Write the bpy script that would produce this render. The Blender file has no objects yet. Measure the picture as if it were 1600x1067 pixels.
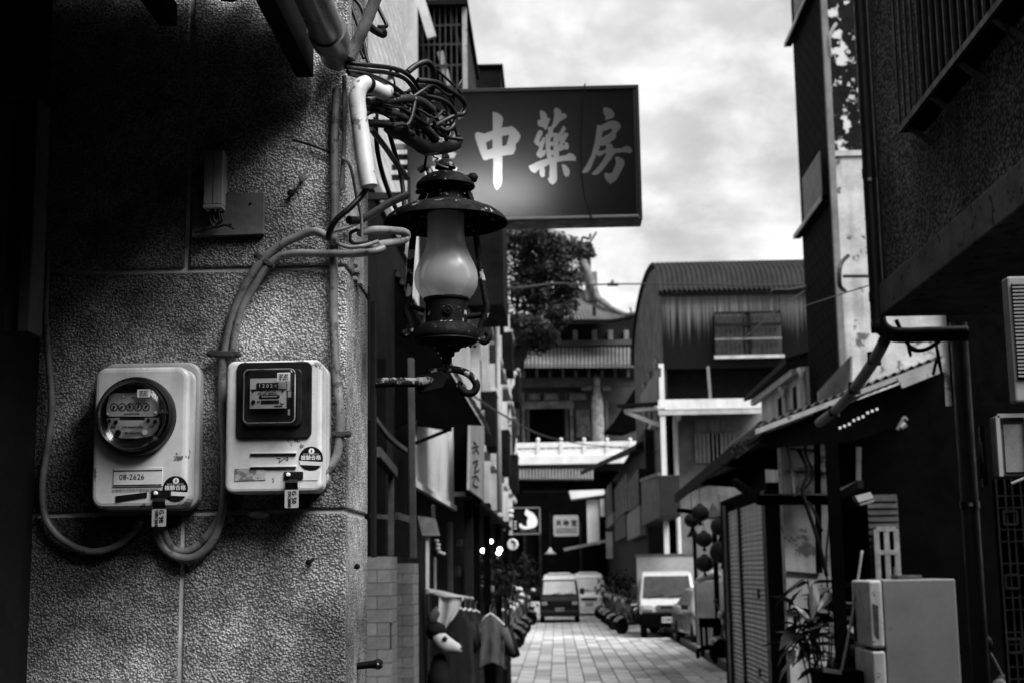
import bpy, math, random
from mathutils import Vector, Matrix, Euler
from mathutils import noise as mnoise

R = math.radians
rng = random.Random(7)
scene = bpy.context.scene
col = scene.collection

# ------------------------------------------------------------------ camera
FPX = 2222.0                     # focal length in pixels of the 1600x1067 picture (50 mm on 36 mm)
EYE = Vector((0.0, 0.0, 1.95))
PITCH, YAW, ROLL = R(9.15), R(1.66), R(-0.85)
cam_data = bpy.data.cameras.new("camera")
cam = bpy.data.objects.new("camera", cam_data)
col.objects.link(cam)
CAM_R = (Matrix.Rotation(YAW, 3, 'Z') @ Matrix.Rotation(math.pi / 2 + PITCH, 3, 'X') @ Matrix.Rotation(ROLL, 3, 'Z'))
cam.matrix_world = Matrix.Translation(EYE) @ CAM_R.to_4x4()
cam_data.sensor_width = 36.0
cam_data.lens = 50.0
cam_data.clip_start = 0.05
cam_data.clip_end = 2000.0
cam_data.dof.use_dof = True
cam_data.dof.focus_distance = 2.95
cam_data.dof.aperture_fstop = 8.0
scene.camera = cam

# ------------------------------------------------------------------ sky
SUN_EL, SUN_AZ = 54.0, 134.0      # azimuth clockwise from +Y (the street direction): behind the camera, to the right
world = bpy.data.worlds.new("World")
scene.world = world
world.use_nodes = True
wn, wl = world.node_tree.nodes, world.node_tree.links
wn.clear()
w_out = wn.new("ShaderNodeOutputWorld")
w_bg = wn.new("ShaderNodeBackground")
w_bg.inputs["Strength"].default_value = 0.1
w_sky = wn.new("ShaderNodeTexSky")
w_sky.sky_type = 'NISHITA'
w_sky.sun_disc = False
w_sky.sun_elevation = R(SUN_EL)
w_sky.sun_rotation = R(SUN_AZ)
w_bw = wn.new("ShaderNodeRGBToBW")
wl.new(w_sky.outputs[0], w_bw.inputs[0])
w_tc = wn.new("ShaderNodeTexCoord")
w_sep = wn.new("ShaderNodeSeparateXYZ")
wl.new(w_tc.outputs["Generated"], w_sep.inputs[0])
def wmath(op, a, b):
    n = wn.new("ShaderNodeMath"); n.operation = op
    for i, s in enumerate((a, b)):
        if isinstance(s, (int, float)): n.inputs[i].default_value = s
        else: wl.new(s, n.inputs[i])
    return n.outputs[0]
zz = wmath('ADD', wmath('MAXIMUM', w_sep.outputs[2], 0.0), 0.40)
w_com = wn.new("ShaderNodeCombineXYZ")
wl.new(wmath('DIVIDE', w_sep.outputs[0], zz), w_com.inputs[0])
wl.new(wmath('DIVIDE', w_sep.outputs[1], zz), w_com.inputs[1])
def wnoise(scale, detail, rough, dist):
    n = wn.new("ShaderNodeTexNoise")
    n.inputs["Scale"].default_value = scale; n.inputs["Detail"].default_value = detail
    n.inputs["Roughness"].default_value = rough; n.inputs["Distortion"].default_value = dist
    wl.new(w_com.outputs[0], n.inputs["Vector"])
    return n.outputs[0]
def wramp(src, a, b, lo, hi):
    n = wn.new("ShaderNodeMapRange"); n.interpolation_type = 'SMOOTHSTEP'
    for k, v in zip((1, 2, 3, 4), (a, b, lo, hi)): n.inputs[k].default_value = v
    wl.new(src, n.inputs[0])
    return n.outputs[0]
big = wramp(wnoise(2.8, 3.0, 0.5, 0.1), 0.34, 0.66, 4.8, 7.2)
fine = wramp(wnoise(9.0, 6.0, 0.58, 0.15), 0.36, 0.7, -1.3, 1.3)
cloud = wmath('ADD', big, fine)
w_mix = wn.new("ShaderNodeMix")
w_mix.data_type = 'FLOAT'
w_mix.inputs[0].default_value = 0.86
wl.new(w_bw.outputs[0], w_mix.inputs[2])
wl.new(cloud, w_mix.inputs[3])
wl.new(w_mix.outputs[0], w_bg.inputs["Color"])
wl.new(w_bg.outputs[0], w_out.inputs[0])

# ------------------------------------------------------------------ sun (thin overcast)
sun_data = bpy.data.lights.new("sun", 'SUN')
sun_data.energy = 4.8
sun_data.angle = R(40)
sun_data.color = (1.0, 1.0, 1.0)
sun = bpy.data.objects.new("sun", sun_data)
col.objects.link(sun)
_sd = Vector((math.sin(R(SUN_AZ)) * math.cos(R(SUN_EL)), math.cos(R(SUN_AZ)) * math.cos(R(SUN_EL)), math.sin(R(SUN_EL))))
sun.rotation_euler = _sd.to_track_quat('Z', 'Y').to_euler()
sun.location = (6, -6, 14)

scene.view_settings.view_transform = 'Standard'
scene.view_settings.look = 'None'
scene.view_settings.exposure = 0.72
scene.view_settings.gamma = 1.0
scene.view_settings.use_curve_mapping = False
scene.render.engine = 'CYCLES'
scene.cycles.max_bounces = 6
scene.cycles.diffuse_bounces = 1
scene.cycles.glossy_bounces = 3
scene.cycles.transmission_bounces = 5
scene.cycles.transparent_max_bounces = 12
scene.cycles.caustics_reflective = False
scene.cycles.caustics_refractive = False

# ------------------------------------------------------------------ measuring helpers: a pixel of the photograph at a known depth
def ray(px, py):
    return CAM_R @ Vector(((px - 800.0) / FPX, -(py - 533.5) / FPX, -1.0))
def W(px, py, Y):
    d = ray(px, py); return EYE + d * (Y / d.y)
def WX(px, py, X):
    d = ray(px, py); return EYE + d * (X / d.x)
def V(*a): return Vector(a)

# ------------------------------------------------------------------ materials (a grey world: the photograph is black and white)
MATS = {}
def _new(name):
    m = bpy.data.materials.new(name); m.use_nodes = True
    n, l = m.node_tree.nodes, m.node_tree.links
    return m, n, l, n["Principled BSDF"]
def gm(name, v, rough=0.75, var=0.25, scale=4.0, bump=0.0, bscale=60.0, metal=0.0, spec=0.10, streak=0.0, streak_v=0.25,
       sscale=9.0, rust=0.0, rust_v=0.3, rscale=25.0, coat=0.0, vor=0.0, bdist=0.004, rnd=0.0, cav=0.0):
    """Grey procedural material: mottled base, optional vertical stains, optional flaking patches, optional relief."""
    if name in MATS: return MATS[name]
    v = v * (0.32 + 0.68 * min(1.0, v / 0.62))
    m, n, l, b = _new(name)
    tc = n.new("ShaderNodeTexCoord")
    def nz(s, d=4.0, r=0.55, vec=None, dist=0.0):
        t = n.new("ShaderNodeTexNoise"); t.inputs["Scale"].default_value = s; t.inputs["Detail"].default_value = d
        t.inputs["Roughness"].default_value = r; t.inputs["Distortion"].default_value = dist
        l.new(vec or tc.outputs["Object"], t.inputs["Vector"]); return t.outputs[0]
    def mr(src, a, c, lo, hi):
        t = n.new("ShaderNodeMapRange"); t.interpolation_type = 'SMOOTHSTEP'
        for k, q in zip((1, 2, 3, 4), (a, c, lo, hi)): t.inputs[k].default_value = q
        l.new(src, t.inputs[0]); return t.outputs[0]
    def mul(a, c):
        t = n.new("ShaderNodeMath"); t.operation = 'MULTIPLY'
        for i, s in enumerate((a, c)):
            if isinstance(s, (int, float)): t.inputs[i].default_value = s
            else: l.new(s, t.inputs[i])
        return t.outputs[0]
    def mix(f, a, c):
        t = n.new("ShaderNodeMix"); t.data_type = 'FLOAT'; l.new(f, t.inputs[0])
        for i, s in ((2, a), (3, c)):
            if isinstance(s, (int, float)): t.inputs[i].default_value = s
            else: l.new(s, t.inputs[i])
        return t.outputs[0]
    val = mul(mr(nz(scale, 5.0, 0.6), 0.3, 0.7, 1 - var, 1 + var * 0.6), v)
    val = mul(val, mr(nz(scale * 9, 3.0), 0.25, 0.75, 1 - var * 0.35, 1 + var * 0.3))
    if rnd:
        oi = n.new("ShaderNodeObjectInfo")
        val = mul(val, mr(oi.outputs["Random"], 0, 1, 1 - rnd, 1 + rnd))
    if streak:
        mp = n.new("ShaderNodeMapping"); mp.inputs["Scale"].default_value = (1, 1, 0.07)
        l.new(tc.outputs["Object"], mp.inputs["Vector"])
        s = nz(sscale, 4.0, 0.6, mp.outputs[0])
        s2 = nz(scale * 0.35, 2.0)
        f = mul(mr(s, 0.42, 0.66, 0, 1), mr(s2, 0.35, 0.65, 0.15, 1))
        val = mix(mul(f, streak), val, v * streak_v)
    if rust:
        f = mr(nz(rscale, 6.0, 0.65), 0.62 - 0.2 * rust, 0.66 - 0.2 * rust, 0, 1)
        val = mix(f, val, rust_v)
    if cav:
        vc = n.new("ShaderNodeTexVoronoi"); vc.inputs["Scale"].default_value = vor; l.new(tc.outputs["Object"], vc.inputs["Vector"])
        val = mul(val, mr(vc.outputs["Distance"], 0.30, 0.62, 1.0, 1 - cav)); val = mul(val, mr(nz(bscale, 4.0, 0.6), 0.32, 0.50, 1 - cav * 0.7, 1.0))
    cc = n.new("ShaderNodeCombineColor")
    for i in range(3): l.new(val, cc.inputs[i])
    l.new(cc.outputs[0], b.inputs["Base Color"])
    l.new(mr(nz(scale * 3, 3.0), 0.3, 0.7, max(rough - 0.1, 0.03), min(rough + 0.1, 1)), b.inputs["Roughness"])
    b.inputs["Metallic"].default_value = metal
    b.inputs["Specular IOR Level"].default_value = spec
    b.inputs["Coat Weight"].default_value = coat
    if bump:
        h = nz(bscale, 4.0, 0.6)
        if vor:
            vo = n.new("ShaderNodeTexVoronoi"); vo.feature = 'SMOOTH_F1'; vo.inputs["Scale"].default_value = vor
            ds = n.new("ShaderNodeVectorMath"); ds.operation = 'ADD'
            ns = n.new("ShaderNodeTexNoise"); ns.inputs["Scale"].default_value = vor * 0.6
            l.new(tc.outputs["Object"], ns.inputs["Vector"])
            sc = n.new("ShaderNodeVectorMath"); sc.operation = 'SCALE'; sc.inputs[3].default_value = 0.45 / vor
            l.new(ns.outputs[1], sc.inputs[0]); l.new(tc.outputs["Object"], ds.inputs[0]); l.new(sc.outputs[0], ds.inputs[1])
            l.new(ds.outputs[0], vo.inputs["Vector"])
            ad = n.new("ShaderNodeMath"); ad.operation = 'SUBTRACT'; l.new(h, ad.inputs[0]); l.new(vo.outputs["Distance"], ad.inputs[1])
            h = ad.outputs[0]
        bp = n.new("ShaderNodeBump"); bp.inputs["Strength"].default_value = bump; bp.inputs["Distance"].default_value = bdist
        l.new(h, bp.inputs["Height"]); l.new(bp.outputs[0], b.inputs["Normal"])
    MATS[name] = m
    return m
def glass_mat(name, tint=0.9, gloss=0.12, rough=0.03, haze=0.0, haze_v=0.6):
    """Thin pane: see-through with a surface reflection and, for milky glass, a share of light-scattering body."""
    m, n, l, b = _new(name); n.remove(b)
    out = n["Material Output"]
    tr = n.new("ShaderNodeBsdfTransparent"); tr.inputs[0].default_value = (tint, tint, tint, 1)
    base = tr.outputs[0]
    if haze:
        di = n.new("ShaderNodeBsdfDiffuse"); di.inputs[0].default_value = (haze_v,) * 3 + (1,)
        tl = n.new("ShaderNodeBsdfTranslucent"); tl.inputs[0].default_value = (haze_v,) * 3 + (1,)
        a = n.new("ShaderNodeMixShader"); a.inputs[0].default_value = 0.6; l.new(di.outputs[0], a.inputs[1]); l.new(tl.outputs[0], a.inputs[2])
        c = n.new("ShaderNodeMixShader"); c.inputs[0].default_value = haze; l.new(base, c.inputs[1]); l.new(a.outputs[0], c.inputs[2])
        base = c.outputs[0]
    gl = n.new("ShaderNodeBsdfGlossy"); gl.inputs["Roughness"].default_value = rough; gl.inputs[0].default_value = (1, 1, 1, 1)
    fr = n.new("ShaderNodeFresnel"); fr.inputs[0].default_value = 1.45
    mu = n.new("ShaderNodeMath"); mu.operation = 'MULTIPLY'; mu.inputs[1].default_value = gloss / 0.04; mu.use_clamp = True
    l.new(fr.outputs[0], mu.inputs[0])
    ms = n.new("ShaderNodeMixShader"); l.new(mu.outputs[0], ms.inputs[0]); l.new(base, ms.inputs[1]); l.new(gl.outputs[0], ms.inputs[2])
    l.new(ms.outputs[0], out.inputs[0])
    MATS[name] = m
    return m
def acrylic_mat(name, v, tv):
    """Backlit sign acrylic: diffuse front colour v, lets light from inside through with colour tv."""
    m, n, l, b = _new(name); n.remove(b)
    di = n.new("ShaderNodeBsdfDiffuse"); di.inputs[0].default_value = (v, v, v, 1)
    tl = n.new("ShaderNodeBsdfTranslucent"); tl.inputs[0].default_value = (tv, tv, tv, 1)
    gl = n.new("ShaderNodeBsdfGlossy"); gl.inputs["Roughness"].default_value = 0.35; gl.inputs[0].default_value = (1, 1, 1, 1)
    ad = n.new("ShaderNodeAddShader"); l.new(di.outputs[0], ad.inputs[0]); l.new(tl.outputs[0], ad.inputs[1])
    ms = n.new("ShaderNodeMixShader"); ms.inputs[0].default_value = 0.004; l.new(ad.outputs[0], ms.inputs[1]); l.new(gl.outputs[0], ms.inputs[2])
    l.new(ms.outputs[0], n["Material Output"].inputs[0])
    MATS[name] = m
    return m
def emit_mat(name, s):
    m, n, l, b = _new(name)
    b.inputs["Base Color"].default_value = (0.8, 0.8, 0.8, 1)
    b.inputs["Emission Color"].default_value = (1, 1, 1, 1); b.inputs["Emission Strength"].default_value = s
    MATS[name] = m
    return m

# ------------------------------------------------------------------ mesh helpers
class MB:
    def __init__(s): s.v = []; s.f = []
    def add(s, vs, fs):
        o = len(s.v); s.v += [tuple(x) for x in vs]; s.f += [tuple(i + o for i in f) for f in fs]; return s
    def poly(s, pts): return s.add(pts, [tuple(range(len(pts)))])
    def box(s, x0, x1, y0, y1, z0, z1):
        return s.add([(x0, y0, z0), (x1, y0, z0), (x1, y1, z0), (x0, y1, z0), (x0, y0, z1), (x1, y0, z1), (x1, y1, z1), (x0, y1, z1)],
                     [(3, 2, 1, 0), (4, 5, 6, 7), (0, 1, 5, 4), (1, 2, 6, 5), (2, 3, 7, 6), (3, 0, 4, 7)])
    def bar(s, p0, p1, w, h, up=(0, 0, 1)):
        p0, p1 = Vector(p0), Vector(p1); d = (p1 - p0).normalized(); u = Vector(up)
        if abs(d.dot(u)) > 0.97: u = Vector((0, 1, 0))
        a = d.cross(u).normalized() * (w / 2); b = a.cross(d).normalized() * (h / 2)
        vs = [p0 - a - b, p0 + a - b, p0 + a + b, p0 - a + b, p1 - a - b, p1 + a - b, p1 + a + b, p1 - a + b]
        return s.add(vs, [(3, 2, 1, 0), (4, 5, 6, 7), (0, 1, 5, 4), (1, 2, 6, 5), (2, 3, 7, 6), (3, 0, 4, 7)])
    def prism(s, pts, off):
        n = len(pts); off = Vector(off); a = [Vector(p) for p in pts]
        return s.add(a + [p + off for p in a], [tuple(range(n - 1, -1, -1)), tuple(range(n, 2 * n))] + [(i, (i + 1) % n, n + (i + 1) % n, n + i) for i in range(n)])
    def tube(s, pts, r, n=8, cap=True):
        pts = [Vector(p) for p in pts]; k = len(pts); rs = r if isinstance(r, (list, tuple)) else [r] * k
        t0 = (pts[1] - pts[0]).normalized(); u = t0.orthogonal().normalized(); vs = []; fs = []; prev = t0
        for i, p in enumerate(pts):
            t = (pts[min(i + 1, k - 1)] - pts[max(i - 1, 0)]).normalized()
            if t.length == 0: t = prev
            u = (prev.rotation_difference(t) @ u); u = (u - t * u.dot(t)).normalized(); w = t.cross(u); prev = t
            for j in range(n):
                a = 2 * math.pi * j / n; vs.append(p + (u * math.cos(a) + w * math.sin(a)) * rs[i])
        for i in range(k - 1):
            for j in range(n):
                fs.append((i * n + j, i * n + (j + 1) % n, (i + 1) * n + (j + 1) % n, (i + 1) * n + j))
        if cap: fs += [tuple(range(n - 1, -1, -1)), tuple((k - 1) * n + j for j in range(n))]
        return s.add(vs, fs)
    def lathe(s, prof, c=(0, 0, 0), n=24, axis='Z', sy=1.0):
        """prof: list of (radius, height along axis)."""
        c = Vector(c); vs = []; fs = []; k = len(prof)
        for r, h in prof:
            for j in range(n):
                a = 2 * math.pi * j / n; x, y = r * math.cos(a), r * math.sin(a) * sy
                vs.append(c + (Vector((x, y, h)) if axis == 'Z' else Vector((x, -h, y)) if axis == '-Y' else Vector((h, x, y))))
        for i in range(k - 1):
            for j in range(n): fs.append((i * n + j, i * n + (j + 1) % n, (i + 1) * n + (j + 1) % n, (i + 1) * n + j))
        if prof[0][0] > 1e-6: fs.append(tuple(range(n - 1, -1, -1)))
        if prof[-1][0] > 1e-6: fs.append(tuple((k - 1) * n + j for j in range(n)))
        return s.add(vs, fs)
    def sheet(s, f, nu, nv, thick=None):
        """f(u, v) -> point for u, v in 0..1; thick: offset vector for a second skin."""
        vs = [Vector(f(i / nu, j / nv)) for i in range(nu + 1) for j in range(nv + 1)]; m = nv + 1
        fs = [(i * m + j, (i + 1) * m + j, (i + 1) * m + j + 1, i * m + j + 1) for i in range(nu) for j in range(nv)]
        if thick is not None:
            o = len(vs); t = Vector(thick); vs += [p + t for p in vs]; fs += [tuple(q + o for q in reversed(f_)) for f_ in fs[:]]
            edge = [i * m for i in range(nu + 1)] + [nu * m + j for j in range(1, m)] + [i * m + nv for i in range(nu - 1, -1, -1)] + [j for j in range(nv - 1, 0, -1)]
            ne = len(edge)
            fs += [(edge[i], edge[(i + 1) % ne], edge[(i + 1) % ne] + o, edge[i] + o) for i in range(ne)]
        return s.add(vs, fs)
    def mesh(s, name):
        me = bpy.data.meshes.new(name); me.from_pydata(s.v, [], s.f); me.validate(); me.update(); return me
    def build(s, name, mat, parent=None, smooth=False, bevel=0.0, seg=2, label=None, auto=None):
        me = s.mesh(name); me.materials.append(mat)
        return place(name, me, parent, smooth=smooth, bevel=bevel, seg=seg, label=label, auto=auto)
def place(name, me, parent=None, loc=None, smooth=False, bevel=0.0, seg=2, label=None, rot=None, auto=None):
    o = bpy.data.objects.new(name, me); col.objects.link(o)
    if loc is not None: o.location = loc
    if rot is not None: o.rotation_euler = rot
    if parent is not None:
        o.parent = parent; o.matrix_parent_inverse = root_matrix(parent).inverted()
    if smooth:
        for p in me.polygons: p.use_smooth = True
        if auto:
            me.set_sharp_from_angle(angle=R(auto))
    if bevel:
        b = o.modifiers.new("bevel", 'BEVEL'); b.width = bevel; b.segments = seg; b.limit_method = 'ANGLE'; b.angle_limit = R(35)
        b.harden_normals = False
    if label: o["label"] = label
    return o
def root_matrix(o):
    m = Matrix.LocRotScale(o.location, o.rotation_euler, o.scale)
    return m if o.parent is None else root_matrix(o.parent) @ o.matrix_parent_inverse @ m
def thing(name, label, cat, loc=(0, 0, 0), group=None):
    o = bpy.data.objects.new(name, None); col.objects.link(o); o.location = loc; o.empty_display_size = 0.1
    o["label"] = label; o["category"] = cat
    if group: o["group"] = group
    return o
def tag(o, label, cat, group=None):
    o["label"] = label; o["category"] = cat
    if group: o["group"] = group
    return o
def structure(o): o["kind"] = "structure"; return o
def copy_thing(root, loc, rotz=0.0, label=None, scale=None):
    def rec(o, par):
        c = o.copy(); col.objects.link(c)
        if par is not None: c.parent = par; c.matrix_parent_inverse = o.matrix_parent_inverse.copy()
        for ch in [x for x in col.objects if x.parent == o]: rec(ch, c)
        return c
    c = rec(root, None); c.location = loc; c.rotation_euler = (0, 0, rotz)
    if scale: c.scale = scale
    if label: c["label"] = label
    return c
def spline(pts, sub=6):
    """Catmull-Rom through points (any dimension)."""
    pts = [Vector(p) for p in pts]; out = []; k = len(pts)
    for i in range(k - 1):
        p0, p1, p2, p3 = pts[max(i - 1, 0)], pts[i], pts[i + 1], pts[min(i + 2, k - 1)]
        for j in range(sub):
            t = j / sub
            out.append(0.5 * ((2 * p1) + (p2 - p0) * t + (2 * p0 - 5 * p1 + 4 * p2 - p3) * t * t + (3 * p1 - p0 - 3 * p2 + p3) * t ** 3))
    out.append(pts[-1]); return out
def text_mesh(s, size, extrude=0.0, font_align='CENTER', bold=0.0):
    cu = bpy.data.curves.new("lettering", 'FONT'); cu.body = s; cu.size = size; cu.extrude = extrude
    cu.align_x = font_align; cu.align_y = 'CENTER'; cu.resolution_u = 2; cu.offset = bold
    ob = bpy.data.objects.new("lettering", cu); col.objects.link(ob)
    dg = bpy.context.evaluated_depsgraph_get()
    me = bpy.data.meshes.new_from_object(ob.evaluated_get(dg))
    bpy.data.objects.remove(ob); bpy.data.curves.remove(cu)
    return me
def text(s, pos, size, mat, parent, rot=(math.pi / 2, 0, 0), align='CENTER', bold=0.0, name="lettering", extrude=0.0003):
    me = text_mesh(s, size, extrude, align, bold); me.materials.append(mat)
    return place(name, me, parent, loc=pos, rot=rot)
# ================================================================== materials used nearby
M_stucco = gm("stucco", 0.64, 0.9, 0.8, 2.6, bump=1.0, bscale=420, vor=230, bdist=0.010, cav=0.6, streak=0.8, streak_v=0.35, sscale=7, rust=-0.30, rust_v=0.09, rscale=26)
M_mortar = gm("smooth_mortar", 0.52, 0.85, 0.35, 14, bump=0.4, bscale=80)
M_case = gm("meter_case_plastic", 0.58, 0.42, 0.16, 9, spec=0.5, streak=0.65, streak_v=0.4, sscale=20, rust=0.06, rust_v=0.12, rscale=22)
M_case2 = gm("meter_back_plastic", 0.42, 0.5, 0.2, 9, spec=0.45, streak=0.3, streak_v=0.4, sscale=22)
M_black = gm("black_plastic", 0.012, 0.45, 0.3, 8, spec=0.35)
M_blackmatte = gm("black_paint", 0.010, 0.8, 0.4, 6, spec=0.15)
M_plate = gm("aluminium_plate", 0.40, 0.5, 0.1, 12, spec=0.5)
M_ink = gm("black_ink", 0.012, 0.7, 0.1, 10, spec=0.1)
M_white = gm("white_print", 0.7, 0.6, 0.05, 10)
M_paper = gm("sticker_paper", 0.6, 0.6, 0.12, 30)
M_oldpaper = gm("worn_paper", 0.40, 0.8, 0.3, 40, rust=0.5, rust_v=0.12, rscale=60)
M_conduit = gm("grey_conduit", 0.24, 0.5, 0.4, 14, spec=0.45, bump=0.15, bscale=70, rust=0.22, rust_v=0.05, rscale=30)
M_pvc = gm("white_pvc", 0.5, 0.4, 0.15, 10, spec=0.5, streak=0.3, streak_v=0.4, rust=0.06, rust_v=0.12, rscale=22)
M_rubber = gm("black_cable_rubber", 0.010, 0.45, 0.5, 20, spec=0.35)
M_wirepale = gm("pale_wire", 0.55, 0.5, 0.2, 20)
M_iron = gm("black_iron", 0.004, 0.7, 0.5, 14, bump=0.35, bscale=160, spec=0.15, rust=0.05, rust_v=0.25, rscale=38)
M_iron_flaking = gm("flaking_iron", 0.004, 0.7, 0.5, 14, bump=0.4, bscale=150, spec=0.15, rust=0.18, rust_v=0.28, rscale=26)
M_shade = gm("dusty_iron_shade", 0.030, 0.9, 0.6, 30, bump=0.5, bscale=240, spec=0.1, rust=0.05, rust_v=0.3, rscale=45)
M_clampsteel = gm("rusty_clamp_steel", 0.10, 0.6, 0.5, 30, bump=0.4, bscale=120, rust=0.35, rust_v=0.03, rscale=60)
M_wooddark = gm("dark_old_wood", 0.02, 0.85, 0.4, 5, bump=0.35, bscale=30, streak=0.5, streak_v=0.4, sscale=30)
M_board = gm("grey_weathered_board", 0.20, 0.85, 0.3, 8, bump=0.3, bscale=40)
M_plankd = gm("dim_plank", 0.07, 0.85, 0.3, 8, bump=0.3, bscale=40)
M_greybox = gm("grey_breaker_plastic", 0.42, 0.5, 0.15, 10)
M_canopy = gm("dark_canopy_sheet", 0.008, 0.8, 0.4, 4, bump=0.2, bscale=20)
M_gutter = gm("grey_gutter_pipe", 0.26, 0.35, 0.15, 6, spec=0.6)
M_coverglass = glass_mat("meter_cover_glass", 0.96, 0.022, 0.16)
M_globe = glass_mat("milky_lamp_glass", 0.9, 0.008, 0.25, haze=0.52, haze_v=0.98)
M_bulb = gm("darkened_lamp_bulb", 0.07, 0.5, 0.05, 10)  # white bulb coloured dark, its silhouette in the globe put into the colour

YW = 2.80                                     # front plane of the corner pillar
def W0(px, py, d=0.0): return W(px, py, YW - d)
xr = W0(540, 800).x; xl = -1.62
zA, zB = W0(310, 422).z, W0(310, 801).z
xv1, xv2 = W0(295, 250).x, W0(283, 930).x
YB = 3.13
# ------------------------------------------------------------------ corner pillar with stucco panels
pillar = thing("stucco_corner_pillar", "rough grey stucco corner wall that carries the two electricity meters", "wall", (-1.0, YW, 0))
g = 0.0048
def panel(x0, x1, z0, z1):
    mb = MB().box(x0, x1, YW, YB, z0, z1)
    mb.build("stucco_panel", M_stucco, pillar, bevel=0.004)
panel(xl, xv1 - g, zA + g, 3.9); panel(xv1 + g, xr, zA + g, 3.9)
panel(xl, xr, zB + g, zA - g)
panel(xl, xv2 - g, 0.0, zB - g); panel(xv2 + g, xr, 0.0, zB - g)
MB().box(xl + 0.01, xr - 0.006, YW + 0.006, YB - 0.006, 0.02, 3.88).build("mortar_joint", M_mortar, pillar, label="smooth mortar showing in the joints between the panels")

# ------------------------------------------------------------------ dark side wall and plank on the left
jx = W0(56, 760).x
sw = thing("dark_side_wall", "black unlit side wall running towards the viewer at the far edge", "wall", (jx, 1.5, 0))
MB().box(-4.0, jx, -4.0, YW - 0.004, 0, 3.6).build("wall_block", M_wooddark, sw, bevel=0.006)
tp, bp_ = W(28, 165, 2.5), W(60, 523, 2.5)
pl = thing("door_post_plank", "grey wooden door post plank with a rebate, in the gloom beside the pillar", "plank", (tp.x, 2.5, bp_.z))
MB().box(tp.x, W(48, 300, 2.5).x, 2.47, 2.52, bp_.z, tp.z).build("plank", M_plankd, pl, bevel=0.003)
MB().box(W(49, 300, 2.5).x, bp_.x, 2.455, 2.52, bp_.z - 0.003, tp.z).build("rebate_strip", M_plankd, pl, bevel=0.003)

# ------------------------------------------------------------------ canopy over the pillar, with its gutter pipe
pe = W(528, 88, 2.79)
can = thing("dark_canopy", "black corrugated canopy overhead hiding the top of the stucco wall", "canopy", (-1.1, 1.3, pe.z))
def canf(u, v):
    x = -1.95 + u * (pe.x - 0.075 + 1.95); y = -4.0 + v * (2.79 + 4.0)
    return (x, y, pe.z + 0.10 + (1 - u) * 0.30 + 0.012 * math.sin(u * 90))
MB().sheet(canf, 60, 2, (0, 0, 0.012)).build("corrugated_sheet", M_canopy, can, smooth=True, auto=40)
for yy in (2.3, 1.1, 0.0):
    MB().bar((-1.9, yy, pe.z + 0.33), (pe.x - 0.1, yy, pe.z + 0.075), 0.04, 0.05).build("rafter", M_wooddark, can)
MB().bar((-0.76, -1.0, pe.z + 0.06), (-0.76, 2.7, pe.z + 0.06), 0.035, 0.045).build("purlin", M_wooddark, can)
gut = thing("gutter_pipe", "thick smooth grey pipe running along the canopy edge overhead", "pipe", (pe.x, 1.0, pe.z))
MB().tube([(pe.x, 2.785, pe.z), (pe.x, 2.62, pe.z), (pe.x, 1.2, pe.z + 0.01), (pe.x, -1.0, pe.z + 0.03)], 0.034, 20).build("pipe", M_gutter, gut, smooth=True, auto=50)
MB().tube([(pe.x, 2.70, pe.z), (pe.x, 2.64, pe.z)], 0.039, 20).build("coupling_ring", M_gutter, gut, smooth=True, auto=50)

MB().box(pe.x - 0.085, pe.x - 0.05, -4.0, 2.788, pe.z - 0.045, pe.z + 0.115).build("added_shade_board", M_canopy, can)  # added board that lowers the canopy's shadow edge on the stucco
# ------------------------------------------------------------------ electricity meters
def rrect(x0, x1, z0, z1, r, n=6):
    pts = []
    for cx, cz, a0 in ((x1 - r, z1 - r, 0), (x0 + r, z1 - r, 90), (x0 + r, z0 + r, 180), (x1 - r, z0 + r, 270)):
        for k in range(n + 1):
            a = R(a0 + 90 * k / n); pts.append((cx + r * math.cos(a), cz + r * math.sin(a)))
    return pts
def slab(pts, y0, y1, name, mat, par, bevel=0.0, label=None, seg=3):
    """Outline in x,z extruded between two y planes."""
    mb = MB().prism([(x, y1, z) for x, z in pts], (0, y0 - y1, 0))
    return mb.build(name, mat, par, bevel=bevel, seg=seg, label=label)
def px_rect(a, b, Y):                         # two opposite pixels -> x0,x1,z0,z1 at depth Y
    p, q = W(a[0], a[1], Y), W(b[0], b[1], Y)
    return min(p.x, q.x), max(p.x, q.x), min(p.z, q.z), max(p.z, q.z)
def mtext(s, px, py, hpx, Y, par, mat=None, rot=0.0, bold=0.0, align='CENTER'):
    p = W(px, py, Y); size = hpx / FPX * Y * 1.35
    return text(s, p, size, mat or M_ink, par, rot=(math.pi / 2, rot, 0), bold=bold * size, align=align, extrude=0.0002)

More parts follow.
